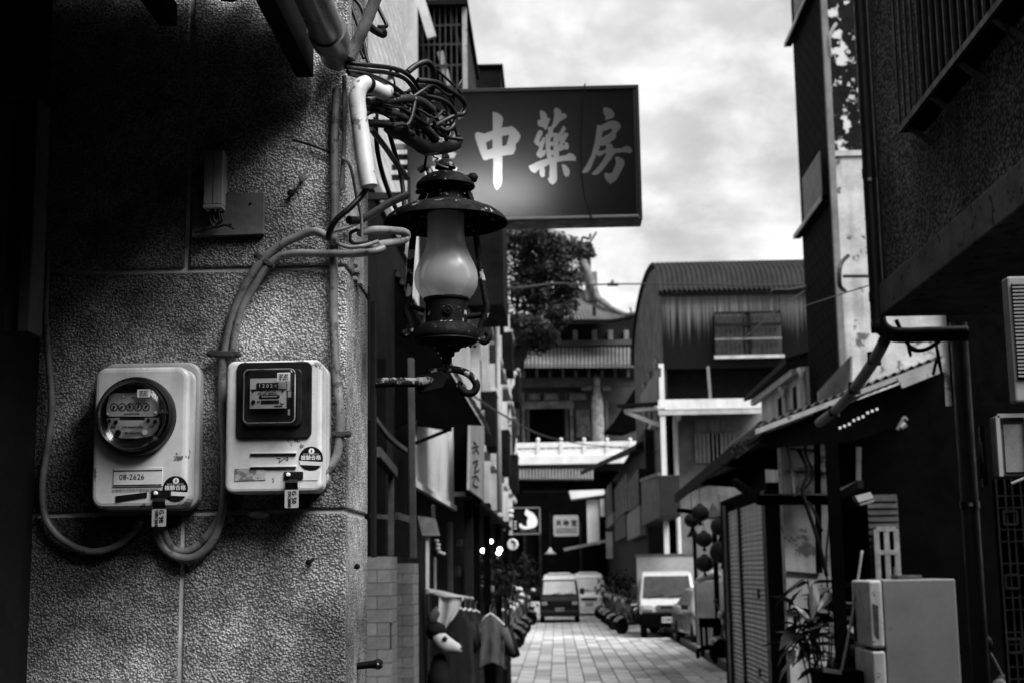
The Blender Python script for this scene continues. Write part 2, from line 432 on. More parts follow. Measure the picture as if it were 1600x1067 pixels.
def sticker(cx, cy, rpx, Y, par):
    p = W(cx, cy, Y); r = rpx / FPX * Y
    disc = MB().lathe([(r, 0), (r, 0.0006)], p, 32, '-Y').build("round_sticker", M_ink, par)
    dy = 0.0009
    zt, zb = -0.16 * r, -0.50 * r
    MB().prism([(p.x - 0.98 * r, p.y - dy, p.z + zt), (p.x + 0.98 * r, p.y - dy, p.z + zt - 0.14 * r), (p.x + 0.86 * r, p.y - dy, p.z + zb - 0.1 * r), (p.x - 0.88 * r, p.y - dy, p.z + zb)], (0, 0.0002, 0)).build("stripe", M_paper, disc)
    MB().lathe([(0.24 * r, 0), (0.24 * r, 0.0003)], (p.x + 0.05 * r, p.y - dy, p.z + 0.62 * r), 18, '-Y').build("emblem", M_white, disc)
    MB().prism([(p.x + 0.05 * r, p.y - 0.0014, p.z + 0.78 * r), (p.x + 0.12 * r, p.y - 0.0014, p.z + 0.62 * r), (p.x + 0.05 * r, p.y - 0.0014, p.z + 0.46 * r), (p.x - 0.02 * r, p.y - 0.0014, p.z + 0.62 * r)], (0, 0.0002, 0)).build("emblem_mark", M_ink, disc)
    text("檢驗合格", (p.x, p.y - 0.001, p.z + 0.05 * r), 0.42 * r, M_white, disc, bold=0.004 * r)
    text("經濟部標準局", (p.x, p.y - 0.001, p.z + 0.33 * r), 0.22 * r, M_plate, disc)
    return disc
def seal(px0, px1, py0, py1, clip_y, Y, par, t1, t2):
    x0, x1, z0, z1 = px_rect((px0, py0), (px1, py1), Y)
    pc = W((px0 + px1) / 2, clip_y, Y)
    MB().box(x0 - 0.003, x1 + 0.008, Y - 0.004, Y + 0.006, pc.z - 0.006, pc.z + 0.008).build("seal_clip", M_black, par, bevel=0.001)
    MB().lathe([(0.0042, 0), (0.0042, 0.004), (0.0025, 0.006)], (x0 + 0.006, Y - 0.004, pc.z + 0.002), 12, '-Y').build("seal_screw", M_white, par, smooth=True, auto=40)
    MB().add([(x0 + 0.002, Y - 0.003, pc.z - 0.006), (x1 - 0.002, Y - 0.003, pc.z - 0.006), (x1 - 0.001, Y - 0.010, (pc.z + z1) / 2), (x0 + 0.001, Y - 0.010, (pc.z + z1) / 2), (x1 - 0.001, Y - 0.004, z1), (x0 + 0.001, Y - 0.004, z1)], [(0, 1, 2, 3), (3, 2, 4, 5)]).build("seal_strap", M_black, par)
    t = slab(rrect(x0, x1, z0, z1, 0.002, 2), Y - 0.006, Y - 0.003, "seal_tag", M_plate, par)
    w = x1 - x0
    text(t1, (x0 + 0.68 * w, Y - 0.0066, (z0 + z1) / 2 + 0.1 * (z1 - z0)), 0.46 * w, M_ink, t, rot=(math.pi / 2, math.pi / 2, 0), bold=0.004 * w)
    text(t2, (x0 + 0.34 * w, Y - 0.0066, (z0 + z1) / 2), 0.34 * w, M_ink, t, rot=(math.pi / 2, math.pi / 2, 0), bold=0.006 * w)

# ---- round-dial meter
YF = 2.70
p0 = W(148, 574, YF); p1 = W(291, 792, YF)
ma = thing("electricity_meter", "white electricity meter box with a round black glass dial", "electricity meter", ((p0.x + p1.x) / 2, YW, p1.z), "electricity meters on the stucco wall")
bx0, bx1, bz0, bz1 = W(160, 700, 2.79).x, W(316, 700, 2.79).x, W(300, 797, 2.79).z, W(300, 568, 2.79).z
slab(rrect(bx0, bx1, bz0, bz1, 0.028), 2.765, YW - 0.001, "back_plate", M_case2, ma, bevel=0.006)
slab(rrect(p0.x, p1.x, p1.z, p0.z, 0.024), YF, 2.766, "case", M_case, ma, bevel=0.010)
c = W(214, 651, YF); rr = 63 / FPX * 2.66
MB().lathe([(rr * 1.02, 0.0), (rr * 1.02, 0.012), (rr * 0.99, 0.020), (rr * 0.90, 0.022), (rr * 0.86, 0.016), (rr * 0.84, 0.004)], (c.x, YF + 0.002, c.z), 56, '-Y').build("cover_ring", M_black, ma, smooth=True, auto=35)
MB().lathe([(rr * 0.855, 0.0), (rr * 0.855, 0.002)], (c.x, YF - 0.0035, c.z), 48, '-Y').build("dial_well", M_blackmatte, ma)
YD = YF - 0.012
q = lambda px, py: (W(px, py, YD).x, W(px, py, YD).z)
up_ = [q(*t) for t in ((172, 616), (182, 613.5), (240, 613), (248, 622), (249, 640), (246, 647), (240, 650), (170, 650), (166, 647), (167, 632))]
lo_ = [q(*t) for t in ((167, 653), (186, 652), (186, 656), (226, 656), (226, 652), (248, 652), (249, 660), (245, 672), (236, 680), (215, 684), (190, 684), (177, 680), (169, 668))]
slab(up_, YD, YD + 0.004, "dial_plate", M_plate, ma)
slab(lo_, YD, YD + 0.004, "rating_plate", M_plate, ma)
slab([q(187, 652), q(225, 652), q(225, 655.5), q(187, 655.5)], YD + 0.001, YD + 0.004, "disc_slot", M_black, ma)
YT = YD - 0.0008
angs = (250, 210, 110, 75, 50)
for i, (dx, a) in enumerate(zip((178.5, 191, 203.5, 216, 228), angs)):
    cc = W(dx, 635.5, YD); r6 = 6.2 / FPX * YD
    for k in range(10):
        aa = R(36 * k)
    ring = MB()
    for k in range(20):
        a0, a1 = 2 * math.pi * k / 20, 2 * math.pi * (k + 1) / 20
        if k % 2 == 0:
            ring.poly([(cc.x + math.cos(t) * r6 * s, YT, cc.z + math.sin(t) * r6 * s) for t, s in ((a0, 0.72), (a0, 1), (a1, 1), (a1, 0.72))])
    ring.add([(cc.x + math.cos(2 * math.pi * k / 24) * r6 * s, YT + 0.0002, cc.z + math.sin(2 * math.pi * k / 24) * r6 * s) for k in range(24) for s in (0.94, 1.06)],
             [(2 * k, 2 * k + 1, (2 * k + 3) % 48, (2 * k + 2) % 48) for k in range(24)])
    d = ring.build("register_dial", M_ink, ma)
    t = R(a); n_ = (math.cos(t), math.sin(t))
    MB().prism([(cc.x + n_[0] * r6 * 0.95, YT - 0.001, cc.z + n_[1] * r6 * 0.95), (cc.x + n_[1] * r6 * 0.3, YT - 0.001, cc.z - n_[0] * r6 * 0.3), (cc.x - n_[0] * r6 * 0.45, YT - 0.001, cc.z - n_[1] * r6 * 0.45), (cc.x - n_[1] * r6 * 0.3, YT - 0.001, cc.z + n_[0] * r6 * 0.3)], (0, 0.0006, 0)).build("pointer", M_ink, d)
mtext("KILOWATTHOURS", 206, 646, 2.2, YT, ma, bold=0.004)
mtext("×10", 207, 620.5, 3, YT, ma)
mtext("110V 20(60)A 60Hz", 207, 666.5, 3.1, YT, ma, bold=0.008)
mtext("單相", 177, 666.5, 3, YT, ma); mtext("三線", 237, 665.5, 3, YT, ma)
mtext("№ 92021230", 208, 676, 3.6, YT, ma)
for dx, dy, r_, mt in ((171, 657, 2.6, M_ink), (181, 659, 3.2, M_ink), (232, 656, 2.8, M_ink), (242.5, 658, 3.0, M_ink), (184.5, 675.5, 4.8, M_ink), (169, 646, 1.5, M_white), (243, 644, 1.5, M_white), (193, 619, 1.3, M_white), (226.5, 675, 4.4, M_case2)):
    cc = W(dx, dy, YT); MB().lathe([(r_ / FPX * YT, 0), (r_ / FPX * YT, 0.0012)], cc, 14, '-Y').build("plate_rivet", mt, ma)
x0, x1, z0, z1 = px_rect((215, 608), (235, 620), YD - 0.01)
st = slab([(x0, z0), (x1, z0), (x1, z1), (x0, z1)], YD - 0.011, YD - 0.010, "paper_label", M_paper, ma)
for k in range(3):
    text("8620 4512 073"[k:k + 9], ((x0 + x1) / 2, YD - 0.0115, z1 - (z1 - z0) * (0.25 + 0.26 * k)), (z1 - z0) * 0.26, M_ink, st)
prof = [(rr * 0.87, 0.0)] + [(rr * 0.87 * math.cos(a), 0.028 + 0.020 * math.sin(a)) for a in (R(0), R(18), R(36), R(54), R(70), R(82), R(90))]
MB().lathe(prof, (c.x, YF - 0.012, c.z), 48, '-Y').build("cover_glass", M_coverglass, ma, smooth=True)
YL = YF - 0.0006
x0, x1, z0, z1 = px_rect((178, 731), (254, 759), YL)
fr = slab([(x0, z0), (x1, z0), (x1, z1), (x0, z1)], YL - 0.002, YF + 0.001, "label_holder", M_case, ma, bevel=0.0006)
slab([(x0 + 0.001, z0 + 0.0035), (x1 - 0.001, z0 + 0.0035), (x1 - 0.001, z1 - 0.005), (x0 + 0.001, z1 - 0.005)], YL - 0.0026, YL - 0.0018, "label_paper", M_paper, fr)
MB().box(x0 + 0.001, x1 - 0.001, YL - 0.0034, YL - 0.001, z1 - 0.0062, z1 - 0.0046).build("holder_lip", M_ink, fr)
MB().box(x0 + 0.001, x1 - 0.001, YL - 0.0034, YL - 0.001, z0 + 0.0026, z0 + 0.0038).build("holder_lip", M_ink, fr)
mtext("08-2626", 206, 745, 9, YL - 0.0030, ma, M_wooddark)
mtext("台灣電力公司用戶電表請勿擅動", 212, 765.5, 4.0, YL - 0.0003, ma, M_case2)
slab([q(178, 774), q(227, 768), q(227, 776), q(178, 784)], YL - 0.001, YL + 0.0003, "black_tape", M_ink, ma)
sticker(274, 763, 20, YL, ma)
seal(239, 260, 795, 822, 772, YF, ma, "G 98", "1001264")

# ---- square-window meter
YF2 = 2.705
p0 = W(354, 564, YF2); p1 = W(502, 768, YF2)
mb_ = thing("electricity_meter", "brighter white electricity meter box with a square black window and number counter", "electricity meter", ((p0.x + p1.x) / 2, YW, p1.z), "electricity meters on the stucco wall")
bx0, bx1, bz0, bz1 = W(368, 700, 2.79).x, W(517, 700, 2.79).x, W(400, 766, 2.79).z, W(500, 573, 2.79).z
slab(rrect(bx0, bx1, bz0, bz1, 0.022), 2.765, YW - 0.001, "back_plate", M_case2, mb_, bevel=0.005)
slab(rrect(p0.x, p1.x, p1.z, p0.z, 0.016), YF2, 2.766, "case", M_case, mb_, bevel=0.008)
x0, x1, z0, z1 = px_rect((371, 567), (487, 684), YF2)
slab(rrect(x0, x1, z0, z1, 0.012), YF2 - 0.005, YF2 + 0.002, "window_gasket", M_black, mb_, bevel=0.002)
x0, x1, z0, z1 = px_rect((381, 577), (462, 661), YF2 - 0.03)
slab(rrect(x0 - 0.003, x1 + 0.008, z0 - 0.003, z1 + 0.002, 0.010), YF2 - 0.012, YF2 - 0.004, "cover_base", M_black, mb_, bevel=0.002)
YD = YF2 - 0.022
px_, qx_, pz_, qz_ = px_rect((391, 591), (447, 637), YD)
slab([(px_, pz_), (qx_, pz_), (qx_, qz_), (px_, qz_)], YD, YD + 0.004, "counter_plate", M_plate, mb_)
YT = YD - 0.0008
def mrect(a, b, name, mat, dy=0.0006):
    x0, x1, z0, z1 = px_rect(a, b, YT)
    return slab([(x0, z0), (x1, z0), (x1, z1), (x0, z1)], YT - dy, YT + 0.0004, name, mat, mb_)
mrect((401, 598), (435, 607), "counter_window", M_ink)
mtext("1 2 0 2 4", 418, 602.5, 6, YT - 0.0009, mb_, M_plate, bold=0.006)
mrect((392, 607.8), (447, 608.3), "plate_seam", M_ink)
mtext("110V 10(40)A 60Hz", 418, 611, 2.4, YT, mb_); mtext("單相二線式  積算電力計", 418, 614.5, 2.2, YT, mb_)
x0, x1, z0, z1 = px_rect((405, 617), (437, 621.5), YT)
slab(rrect(x0, x1, z0, z1, 0.0025, 3), YT - 0.0006, YT + 0.0003, "disc_slot", M_ink, mb_)
mrect((409, 618.8), (433, 619.6), "rotor_disc", M_case2, 0.0012)
mtext("№", 404, 627.5, 3.6, YT, mb_)
mrect((408, 625), (436, 629.5), "number_window", M_ink)
mrect((429, 633), (441, 634.2), "arrow", M_ink)
for dx, dy, r_, mt in ((396, 627.5, 3.2, M_ink), (441.5, 627, 3.4, M_case2), (396, 610, 1.6, M_ink), (442, 610, 1.6, M_ink)):
    cc = W(dx, dy, YT); MB().lathe([(r_ / FPX * YT, 0), (r_ / FPX * YT, 0.0012)], cc, 14, '-Y').build("plate_rivet", mt, mb_)
mrect((449, 589), (453.5, 610), "magnet_bracket", M_plate); mrect((450, 611), (455, 620), "magnet_bracket", M_plate); mrect((450, 639), (453, 648), "terminal", M_plate)
x0, x1, z0, z1 = px_rect((433.5, 582), (453.5, 595), YD - 0.012)
st = slab([(x0, z0), (x1, z0), (x1, z1), (x0, z1)], YD - 0.0135, YD - 0.0125, "paper_label", M_paper, mb_)
for k in range(3):
    text("7305 1842 966"[k:k + 9], ((x0 + x1) / 2, YD - 0.0140, z1 - (z1 - z0) * (0.25 + 0.26 * k)), (z1 - z0) * 0.26, M_ink, st)
x0, x1, z0, z1 = px_rect((381, 577), (462, 661), YF2 - 0.03)
out = rrect(x0, x1, z0, z1, 0.010, 5); nn = len(out)
cy = [(YF2 - 0.008, 1.0), (YF2 - 0.030, 0.985), (YF2 - 0.038, 0.95), (YF2 - 0.040, 0.90)]
cm = MB(); ctr = ((x0 + x1) / 2, (z0 + z1) / 2); vs = []
for y, s in cy: vs += [(ctr[0] + (x - ctr[0]) * s, y, ctr[1] + (z - ctr[1]) * s) for x, z in out]
fs = [(i * nn + j, i * nn + (j + 1) % nn, (i + 1) * nn + (j + 1) % nn, (i + 1) * nn + j) for i in range(3) for j in range(nn)] + [tuple(3 * nn + j for j in range(nn))]
cm.add(vs, fs).build("clear_cover", M_coverglass, mb_, smooth=True, auto=60)
MB().tube([(x, YF2 - 0.034, z) for x, z in [(ctr[0] + (x - ctr[0]) * 0.975, ctr[1] + (z - ctr[1]) * 0.975) for x, z in out + out[:1]]], 0.0014, 6).build("cover_rim", M_conduit, mb_, smooth=True)
YL = YF2 - 0.0006
for yy in (707.5, 728.5):
    a, b = W(392, yy, YL), W(463, yy - 0.6, YL)
    MB().bar(a, b, 0.006, 0.003).build("label_rail", M_case, mb_, bevel=0.0008)
    MB().bar(a + V(0, -0.002, -0.0025), b + V(0, -0.002, -0.0025), 0.003, 0.0018).build("rail_painted_shadow", M_ink, mb_)  # ink strip painted in for the shadow under each rail
MB().tube(spline([W(432, 715, YL), W(438, 716, YL), W(436, 722, YL), W(444, 716, YL), W(449, 714, YL), W(450, 718, YL), W(446, 717, YL)], 5), 0.0006, 5).build("pen_mark", M_ink, mb_)
x0, x1, z0, z1 = px_rect((367, 731), (415, 750), YL)
slab([(x0, z0), (x1, z0 + 0.001), (x1, z1), (x0, z1 - 0.001)], YL - 0.0008, YL + 0.0003, "worn_nameplate", M_oldpaper, mb_)
sticker(486, 716, 19, YL, mb_)
slab([(W(466, 720, YL).x, W(466, 734, YL).z), (W(501, 720, YL).x, W(466, 736, YL).z), (W(497, 720, YL).x, W(466, 750, YL).z), (W(468, 720, YL).x, W(466, 750, YL).z)], YL - 0.0004, YL + 0.0003, "sticker_tail", M_paper, mb_)
seal(446, 467, 765, 793, 743, YF2, mb_, "G 50", "1913000")

# ------------------------------------------------------------------ conduits on the wall
def conduit(name, label, pts, r, mat, sub=8, n=12, cat="conduit", group=None):
    """pts: (px, py, stand-off from the wall plane)."""
    P = spline([W(a, b, YW - d) for a, b, d in pts], sub)
    t = thing(name, label, cat, P[0], group)
    MB().tube(P, r, n).build("pipe", mat, t, smooth=True, auto=50)
    return t
def clamp(t, px, py, w, ang, d=0.022):
    p = W(px, py, YW - d); a = R(ang); u = V(math.cos(a), 0, math.sin(a)); L = w / FPX * YW / 2
    MB().bar(p - u * L, p + u * L, 0.012, 0.014, (0, -1, 0)).build("clamp_band", M_clampsteel, t, bevel=0.002)
    for s in (-1, 1):
        e = p + u * L * s
        MB().lathe([(0.007, 0), (0.007, 0.004), (0.0035, 0.005), (0.003, 0.012)], (e.x, e.y + 0.002, e.z), 10, '-Y').build("clamp_bolt", M_clampsteel, t, smooth=True, auto=40)
c1 = conduit("conduit_pipe", "grey conduit arching from the paired clamp up to the cable tangle, outer one", [(243, 812, .03), (247, 838, .025), (258, 858, .02), (280, 871, .02), (308, 868, .02), (334, 842, .02), (347, 800, .02), (351, 740, .018), (349, 660, .016), (347, 590, .016), (352, 540, .016), (368, 480, .016), (396, 425, .02), (432, 388, .022), (470, 368, .026), (493, 362, .03), (512, 370, .035), (528, 374, .04)], 0.0085, M_conduit)
clamp(c1, 350, 553, 44, -3); clamp(c1, 413, 407, 30, -36)
c2 = conduit("conduit_pipe", "grey conduit arching just inside its twin, ending level by the pillar corner", [(252, 815, .022), (260, 840, .02), (272, 858, .012), (300, 858, .012), (332, 826, .012), (352, 780, .012), (362, 700, .012), (362, 620, .012), (364, 545, .016), (376, 487, .016), (398, 446, .018), (424, 410, .02), (452, 397, .022), (500, 396, .028), (548, 397, .04), (582, 394, .06), (600, 388, .05)], 0.0078, M_conduit)
c3 = conduit("conduit_pipe", "upright grey conduit near the pillar edge, dropping into the square-window meter", [(526, 140, .015), (523, 220, .015), (523, 330, .015), (521, 430, .015), (522, 520, .015), (526, 590, .016), (531, 640, .018), (531, 680, .018), (526, 712, .02), (514, 732, .025), (503, 742, .03)], 0.0090, M_conduit)
clamp(c3, 534, 678, 20, 0)
c4 = conduit("conduit_pipe", "dim grey conduit looping in from the dark edge under the round-dial meter", [(74, 395, .02), (71, 470, .02), (74, 540, .02), (79, 600, .02), (80, 650, .02), (72, 710, .02), (66, 760, .02), (70, 805, .02), (90, 836, .02), (120, 855, .02), (150, 861, .02), (182, 852, .02), (208, 832, .022), (222, 811, .03)], 0.0070, M_conduit)
c5 = conduit("pvc_elbow_pipe", "thick white plastic drain pipe with an elbow beside the cable tangle", [(577, 292, .06), (572, 265, .058), (566, 220, .052), (560, 178, .05), (558, 152, .05), (563, 136, .045), (572, 131, .03)], 0.0172, M_pvc, sub=8, n=18, cat="pipe")
MB().tube(spline([W(569, 133, 2.77), W(585, 138, 2.79), W(600, 146, 2.82), W(604, 140, 2.90), W(603, 120, 2.92)], 6), 0.0155, 16).build("elbow", M_pvc, c5, smooth=True, auto=50)
MB().tube([W(571, 131, 2.765), W(575, 134, 2.775)], 0.0185, 18).build("joint_ring", M_rubber, c5, smooth=True, auto=40)
c6 = conduit("thin_conduit", "thin dark conduit tube hanging straight beside the thick white drain pipe", [(538, 120, .016), (538, 180, .016), (537, 245, .016), (533, 296, .016)], 0.0045, M_conduit)
c7 = conduit("bent_pole", "long mottled pole slanting up from the gutter pipe past the wall top", [(546, 92, .05), (556, 70, .05), (571, 38, .06), (590, -10, .07)], 0.0125, M_conduit, cat="pole")

# ------------------------------------------------------------------ breaker box on a board
x0, x1, z0, z1 = px_rect((302, 304), (412, 368), YW - 0.012)
bd = thing("mounting_board", "small weathered wooden board screwed to the stucco wall", "board", ((x0 + x1) / 2, YW, z0))
slab([(x0, z0), (x1, z0 + 0.002), (x1, z1), (x0, z1 - 0.001)], YW - 0.016, YW - 0.001, "board", M_board, bd, bevel=0.001)
for a, b in ((391, 319), (360, 352)):
    cc = W(a, b, YW - 0.016); MB().lathe([(0.003, 0), (0.002, 0.002)], cc, 10, '-Y').build("screw", M_ink, bd)
x0, x1, z0, z1 = px_rect((320, 236), (348, 326), YW - 0.04)
bk = thing("breaker_box", "narrow grey plastic switch box fixed above the wooden board", "switch box", ((x0 + x1) / 2, YW, z0))
slab([(x0, z0 + 0.008), (x1, z0 + 0.008), (x1, z1), (x0, z1)], YW - 0.045, YW - 0.001, "box_cover", M_greybox, bk, bevel=0.002)
slab([(x0, z0), (x1, z0), (x1, z0 + 0.007), (x0, z0 + 0.007)], YW - 0.047, YW - 0.001, "box_base", M_greybox, bk, bevel=0.001)
MB().box((x0 + x1) / 2 - 0.0005, (x0 + x1) / 2 + 0.0005, YW - 0.0456, YW - 0.044, z0 + 0.01, z1 - 0.003).build("cover_seam", M_ink, bk)
for k, pts in enumerate(([(334, 326), (333, 340), (340, 350), (347, 345), (345, 334)], [(330, 328), (328, 342), (335, 356), (352, 352), (366, 358)], [(340, 327), (343, 342), (337, 354), (322, 360), (304, 364)])):
    MB().tube(spline([W(a, b, YW - 0.035) for a, b in pts], 5), 0.0022, 6).build("wire", M_rubber, bk, smooth=True)
# ------------------------------------------------------------------ small iron in the wall
def stub(name, label, px, py, L, r, dirv, mat, cat):
    p = W(px, py, YW + 0.002); d = Vector(dirv).normalized()
    t = thing(name, label, cat, p)
    MB().tube([p, p + d * L], r, 8).build("shank", mat, t, smooth=True, auto=50)
    MB().lathe([(0.0, 0), (r * 1.9, 0.0), (r * 1.9, r * 0.9), (0.0, r * 1.3)], p + d * L, 10, '-Y').build("head", mat, t)
stub("wall_bolt", "upper stubby bolt sticking out of the bright stucco above the arching conduits", 471, 284, 0.02, 0.0045, (0.3, -1, 0.1), M_board, "bolt")
stub("wall_bolt", "lower tiny rusty bolt beside a stubby bolt above the arching conduits", 455, 305, 0.012, 0.004, (0.2, -1, 0), M_iron, "bolt")
stub("wall_nail", "bent rusty nail in the stucco low on the wall under the square-window meter", 490, 872, 0.018, 0.003, (-0.5, -1, -0.5), M_iron, "nail")
stub("wall_nail", "tiny dark nail on the narrow side face of the pillar", 555, 886, 0.010, 0.003, (0.6, -1, 0.2), M_iron, "nail")
stub("wall_pin", "short pale pin with a dark shadow below the mortar joint left of centre", 363, 822, 0.020, 0.0035, (0.05, -1, 0.8), M_board, "pin")
p = W(405, 804, YW)
lump = MB().lathe([(0.0, 0.012), (0.010, 0.010), (0.017, 0.005), (0.019, 0)], p, 14, '-Y')
lump.v = [((x - p.x) * 1.1 + p.x, y, (z - p.z) * 0.42 + p.z) for x, y, z in lump.v]
tag(lump.build("putty_lump", M_mortar, None, smooth=True), "pale lump of putty stuck on the horizontal mortar joint", "putty")
rod = thing("rusty_rod", "short rusty iron rod poking sideways from the pillar's lower edge", "rod", WX(562, 1038, xr))
a = WX(558, 1040, xr); MB().tube([a, a + V(0.02, 0, 0.002), a + V(0.045, -0.01, 0.004)], [0.007, 0.0075, 0.009], 8).build("shaft", M_iron_flaking, rod, smooth=True, auto=50)
MB().lathe([(0.0, 0), (0.011, 0.001), (0.011, 0.008), (0.0, 0.012)], a + V(0.044, -0.004, 0.004), 10, '-Y').build("tip", M_iron, rod)
# terminal blocks and the black strip on the pillar's side
x_s = xr + 0.004
tb = thing("terminal_block", "white plastic terminal block clipped on the pillar's narrow side", "terminal block", WX(556, 440, x_s))
for a, b, c_, d in ((549, 402, 557, 446), (558, 398, 566, 444)):
    p, q_ = W(a, b, 2.93), W(c_, d, 2.93)
    MB().box(p.x, q_.x, 2.925, 2.95, q_.z, p.z).build("block_strip", M_pvc, tb, bevel=0.001)
for k, yy in enumerate((412, 424, 436)):
    p = W(555 + 3 * (k % 2), yy, 2.915); MB().box(p.x - 0.005, p.x + 0.005, 2.905, 2.93, p.z - 0.004, p.z + 0.004).build("terminal_cap", M_pvc, tb, bevel=0.001)
p, q_ = W(557, 448, 3.14), W(578, 658, 3.14)
bs = thing("black_board_strip", "tall narrow black board fixed behind the pillar's edge", "board", (p.x, 3.14, q_.z))
MB().box(p.x, q_.x, 3.135, 3.17, q_.z, p.z).build("board", M_blackmatte, bs, bevel=0.002)
MB().box(q_.x + 0.001, q_.x + 0.009, 3.15, 3.19, W(578, 870, 3.14).z, W(578, 470, 3.14).z).build("edge_pipe", M_wooddark, bs)
# ================================================================== the lantern on its bracket
YLp = 3.28
LX = W(697, 400, YLp).x
def lz(py): return W(697, py, YLp).z
LS = 1.0 / FPX * YLp * 1.012
def prof(pts): return [(r * LS, lz(y)) for r, y in pts]
lan = thing("hanging_lantern", "black iron street lantern with a milky glass globe and wide dusty shade", "lantern", (LX, YLp, lz(560)))
MB().lathe(prof([(0, 239), (4, 240), (7, 245), (6, 249), (10, 252), (15, 258), (17, 263), (12, 265), (10, 269), (12, 273)]), (LX, YLp, 0), 20).build("finial", M_iron_flaking, lan, smooth=True, auto=50)
MB().lathe(prof([(12, 270), (26, 273), (38, 280), (46, 288), (47, 293), (44, 294), (30, 293), (28, 297)]), (LX, YLp, 0), 36).build("top_cap", M_iron, lan, smooth=True, auto=40)
MB().lathe(prof([(27, 293), (28, 304), (31, 312), (36, 318), (36, 330)]), (LX, YLp, 0), 30).build("chimney_collar", M_iron, lan, smooth=True, auto=40)
MB().lathe(prof([(34, 320), (48, 321), (66, 326), (82, 333), (93, 341), (98, 347), (98.5, 350), (96, 349.5), (88, 343), (72, 335), (48, 329), (34, 327)]), (LX, YLp, 0), 64).build("shade", M_shade, lan, smooth=True, auto=60)
gl = MB().lathe(prof([(29, 335), (29, 360), (30, 376), (32.5, 388), (38, 400), (44.5, 413), (49, 425), (50.5, 436), (49, 448), (44, 458), (36, 467), (34, 470)]), (LX, YLp, 0), 48)
gl.f = gl.f[:-2]
gl.build("glass_globe", M_globe, lan, smooth=True)
bulb = MB().lathe(prof([(10, 472), (14, 470), (14, 452), (12, 449), (0.1, 448)]), (LX, YLp, 0), 20).build("bulb", M_bulb, lan, smooth=True, auto=40, label="spiral energy-saving bulb inside the globe")
hel = []
for k in range(76):
    a = k / 75 * 2 * math.pi * 3.4; hel.append((LX + 10.5 * LS * math.cos(a), YLp + 10.5 * LS * math.sin(a), lz(444 - k / 75 * 26)))
MB().tube(hel, 3.3 * LS, 8).build("spiral_tube", M_bulb, bulb, smooth=True)
MB().lathe(prof([(30, 466), (36, 466), (36, 470), (33, 472), (33, 506), (37, 508), (37, 510)]), (LX, YLp, 0), 32).build("burner_drum", M_iron, lan, smooth=True, auto=40)
bos = W(700, 484, YLp - 34 * LS)
MB().lathe([(8 * LS, 0), (8 * LS, 2 * LS), (6 * LS, 3 * LS), (5 * LS, 1.5 * LS), (2 * LS, 2.5 * LS), (0.1 * LS, 3 * LS)], bos, 18, '-Y').build("rosette", M_iron, lan, smooth=True, auto=40)
MB().lathe(prof([(34, 508), (42, 509), (47, 514), (49.5, 522), (50, 528), (48, 531), (49, 533), (44, 537), (30, 541), (22, 544), (20, 548), (13, 549), (12, 556), (8, 558), (8, 566), (5.5, 568), (5.5, 592)]), (LX, YLp, 0), 40).build("oil_tank", M_iron, lan, smooth=True, auto=40)
def ltube(pts, r, mat, name, sub=6, dy=0.0):
    P = spline([W(a, b, YLp + dy) for a, b in pts], sub)
    return MB().tube(P, r * LS, 10).build(name, mat, lan, smooth=True, auto=60)
ltube([(655, 268), (664, 262), (671, 268), (672, 282), (664, 300), (655, 322), (648, 350), (643, 395), (640, 440), (638, 470), (634, 486), (640, 502), (641, 516), (634, 523), (628, 519)], 5.6, M_iron_flaking, "side_tube")
ltube([(737, 278), (729, 279), (724, 286), (731, 300), (738, 322), (742, 352), (747, 395), (752, 430), (758, 465), (761, 481), (757, 497), (750, 512), (750, 528), (757, 534), (764, 527), (760, 519)], 5.2, M_iron_flaking, "side_tube")
MB().lathe([(0.0, -8.5 * LS), (6 * LS, -6 * LS), (8.5 * LS, 0), (6 * LS, 6 * LS), (0.0, 8.5 * LS)], W(739, 278, YLp), 16).build("scroll_knob", M_iron, lan, smooth=True)
ltube([(640, 477), (650, 481), (663, 486)], 4.2, M_iron_flaking, "link_arm"); ltube([(728, 495), (742, 494), (752, 492)], 4.6, M_iron, "link_arm")
ltube([(650, 300), (668, 303)], 3.4, M_iron, "link_arm"); ltube([(723, 305), (740, 312)], 3.4, M_iron, "link_arm")
for dx in (727, 735, 742):
    MB().lathe([(0.0, -3 * LS), (3 * LS, 0), (0.0, 3 * LS)], W(dx, 541, YLp - 0.02), 8).build("tank_stud", M_iron, lan)
br = thing("lamp_bracket", "rusty wrought iron bracket arm ending in a curl below the lantern", "bracket", W(580, 597, 3.2))
arm = [W(574, 598, 3.16), W(612, 597, 3.20), W(648, 597, 3.24), W(672, 594, 3.27), W(697, 588, YLp)]
MB().tube(spline(arm, 6), 7.5 * LS, 10).build("arm", gm("rust_eaten_iron", 0.02, 0.75, 0.5, 14, bump=0.6, bscale=120, rust=0.5, rust_v=0.16, rscale=45), br, smooth=True, auto=60)
MB().tube(spline([W(668, 580, 3.27), W(690, 577, YLp), W(712, 577, YLp), (W(732, 584, YLp)), W(744, 599, YLp), W(741, 611, YLp), W(731, 614, YLp), W(722, 609, YLp), W(717, 602, YLp), W(721, 596, YLp)], 7), [6.0 * LS] * 50 + [4.6 * LS] * 14, 10).build("curl", M_iron_flaking, br, smooth=True, auto=60)
MB().prism([W(640, 590, 3.262), W(690, 578, 3.262), W(700, 588, 3.262), W(690, 606, 3.262), W(655, 614, 3.262)], (0, 0.02, 0)).build("gusset", M_blackmatte, br, bevel=0.002)

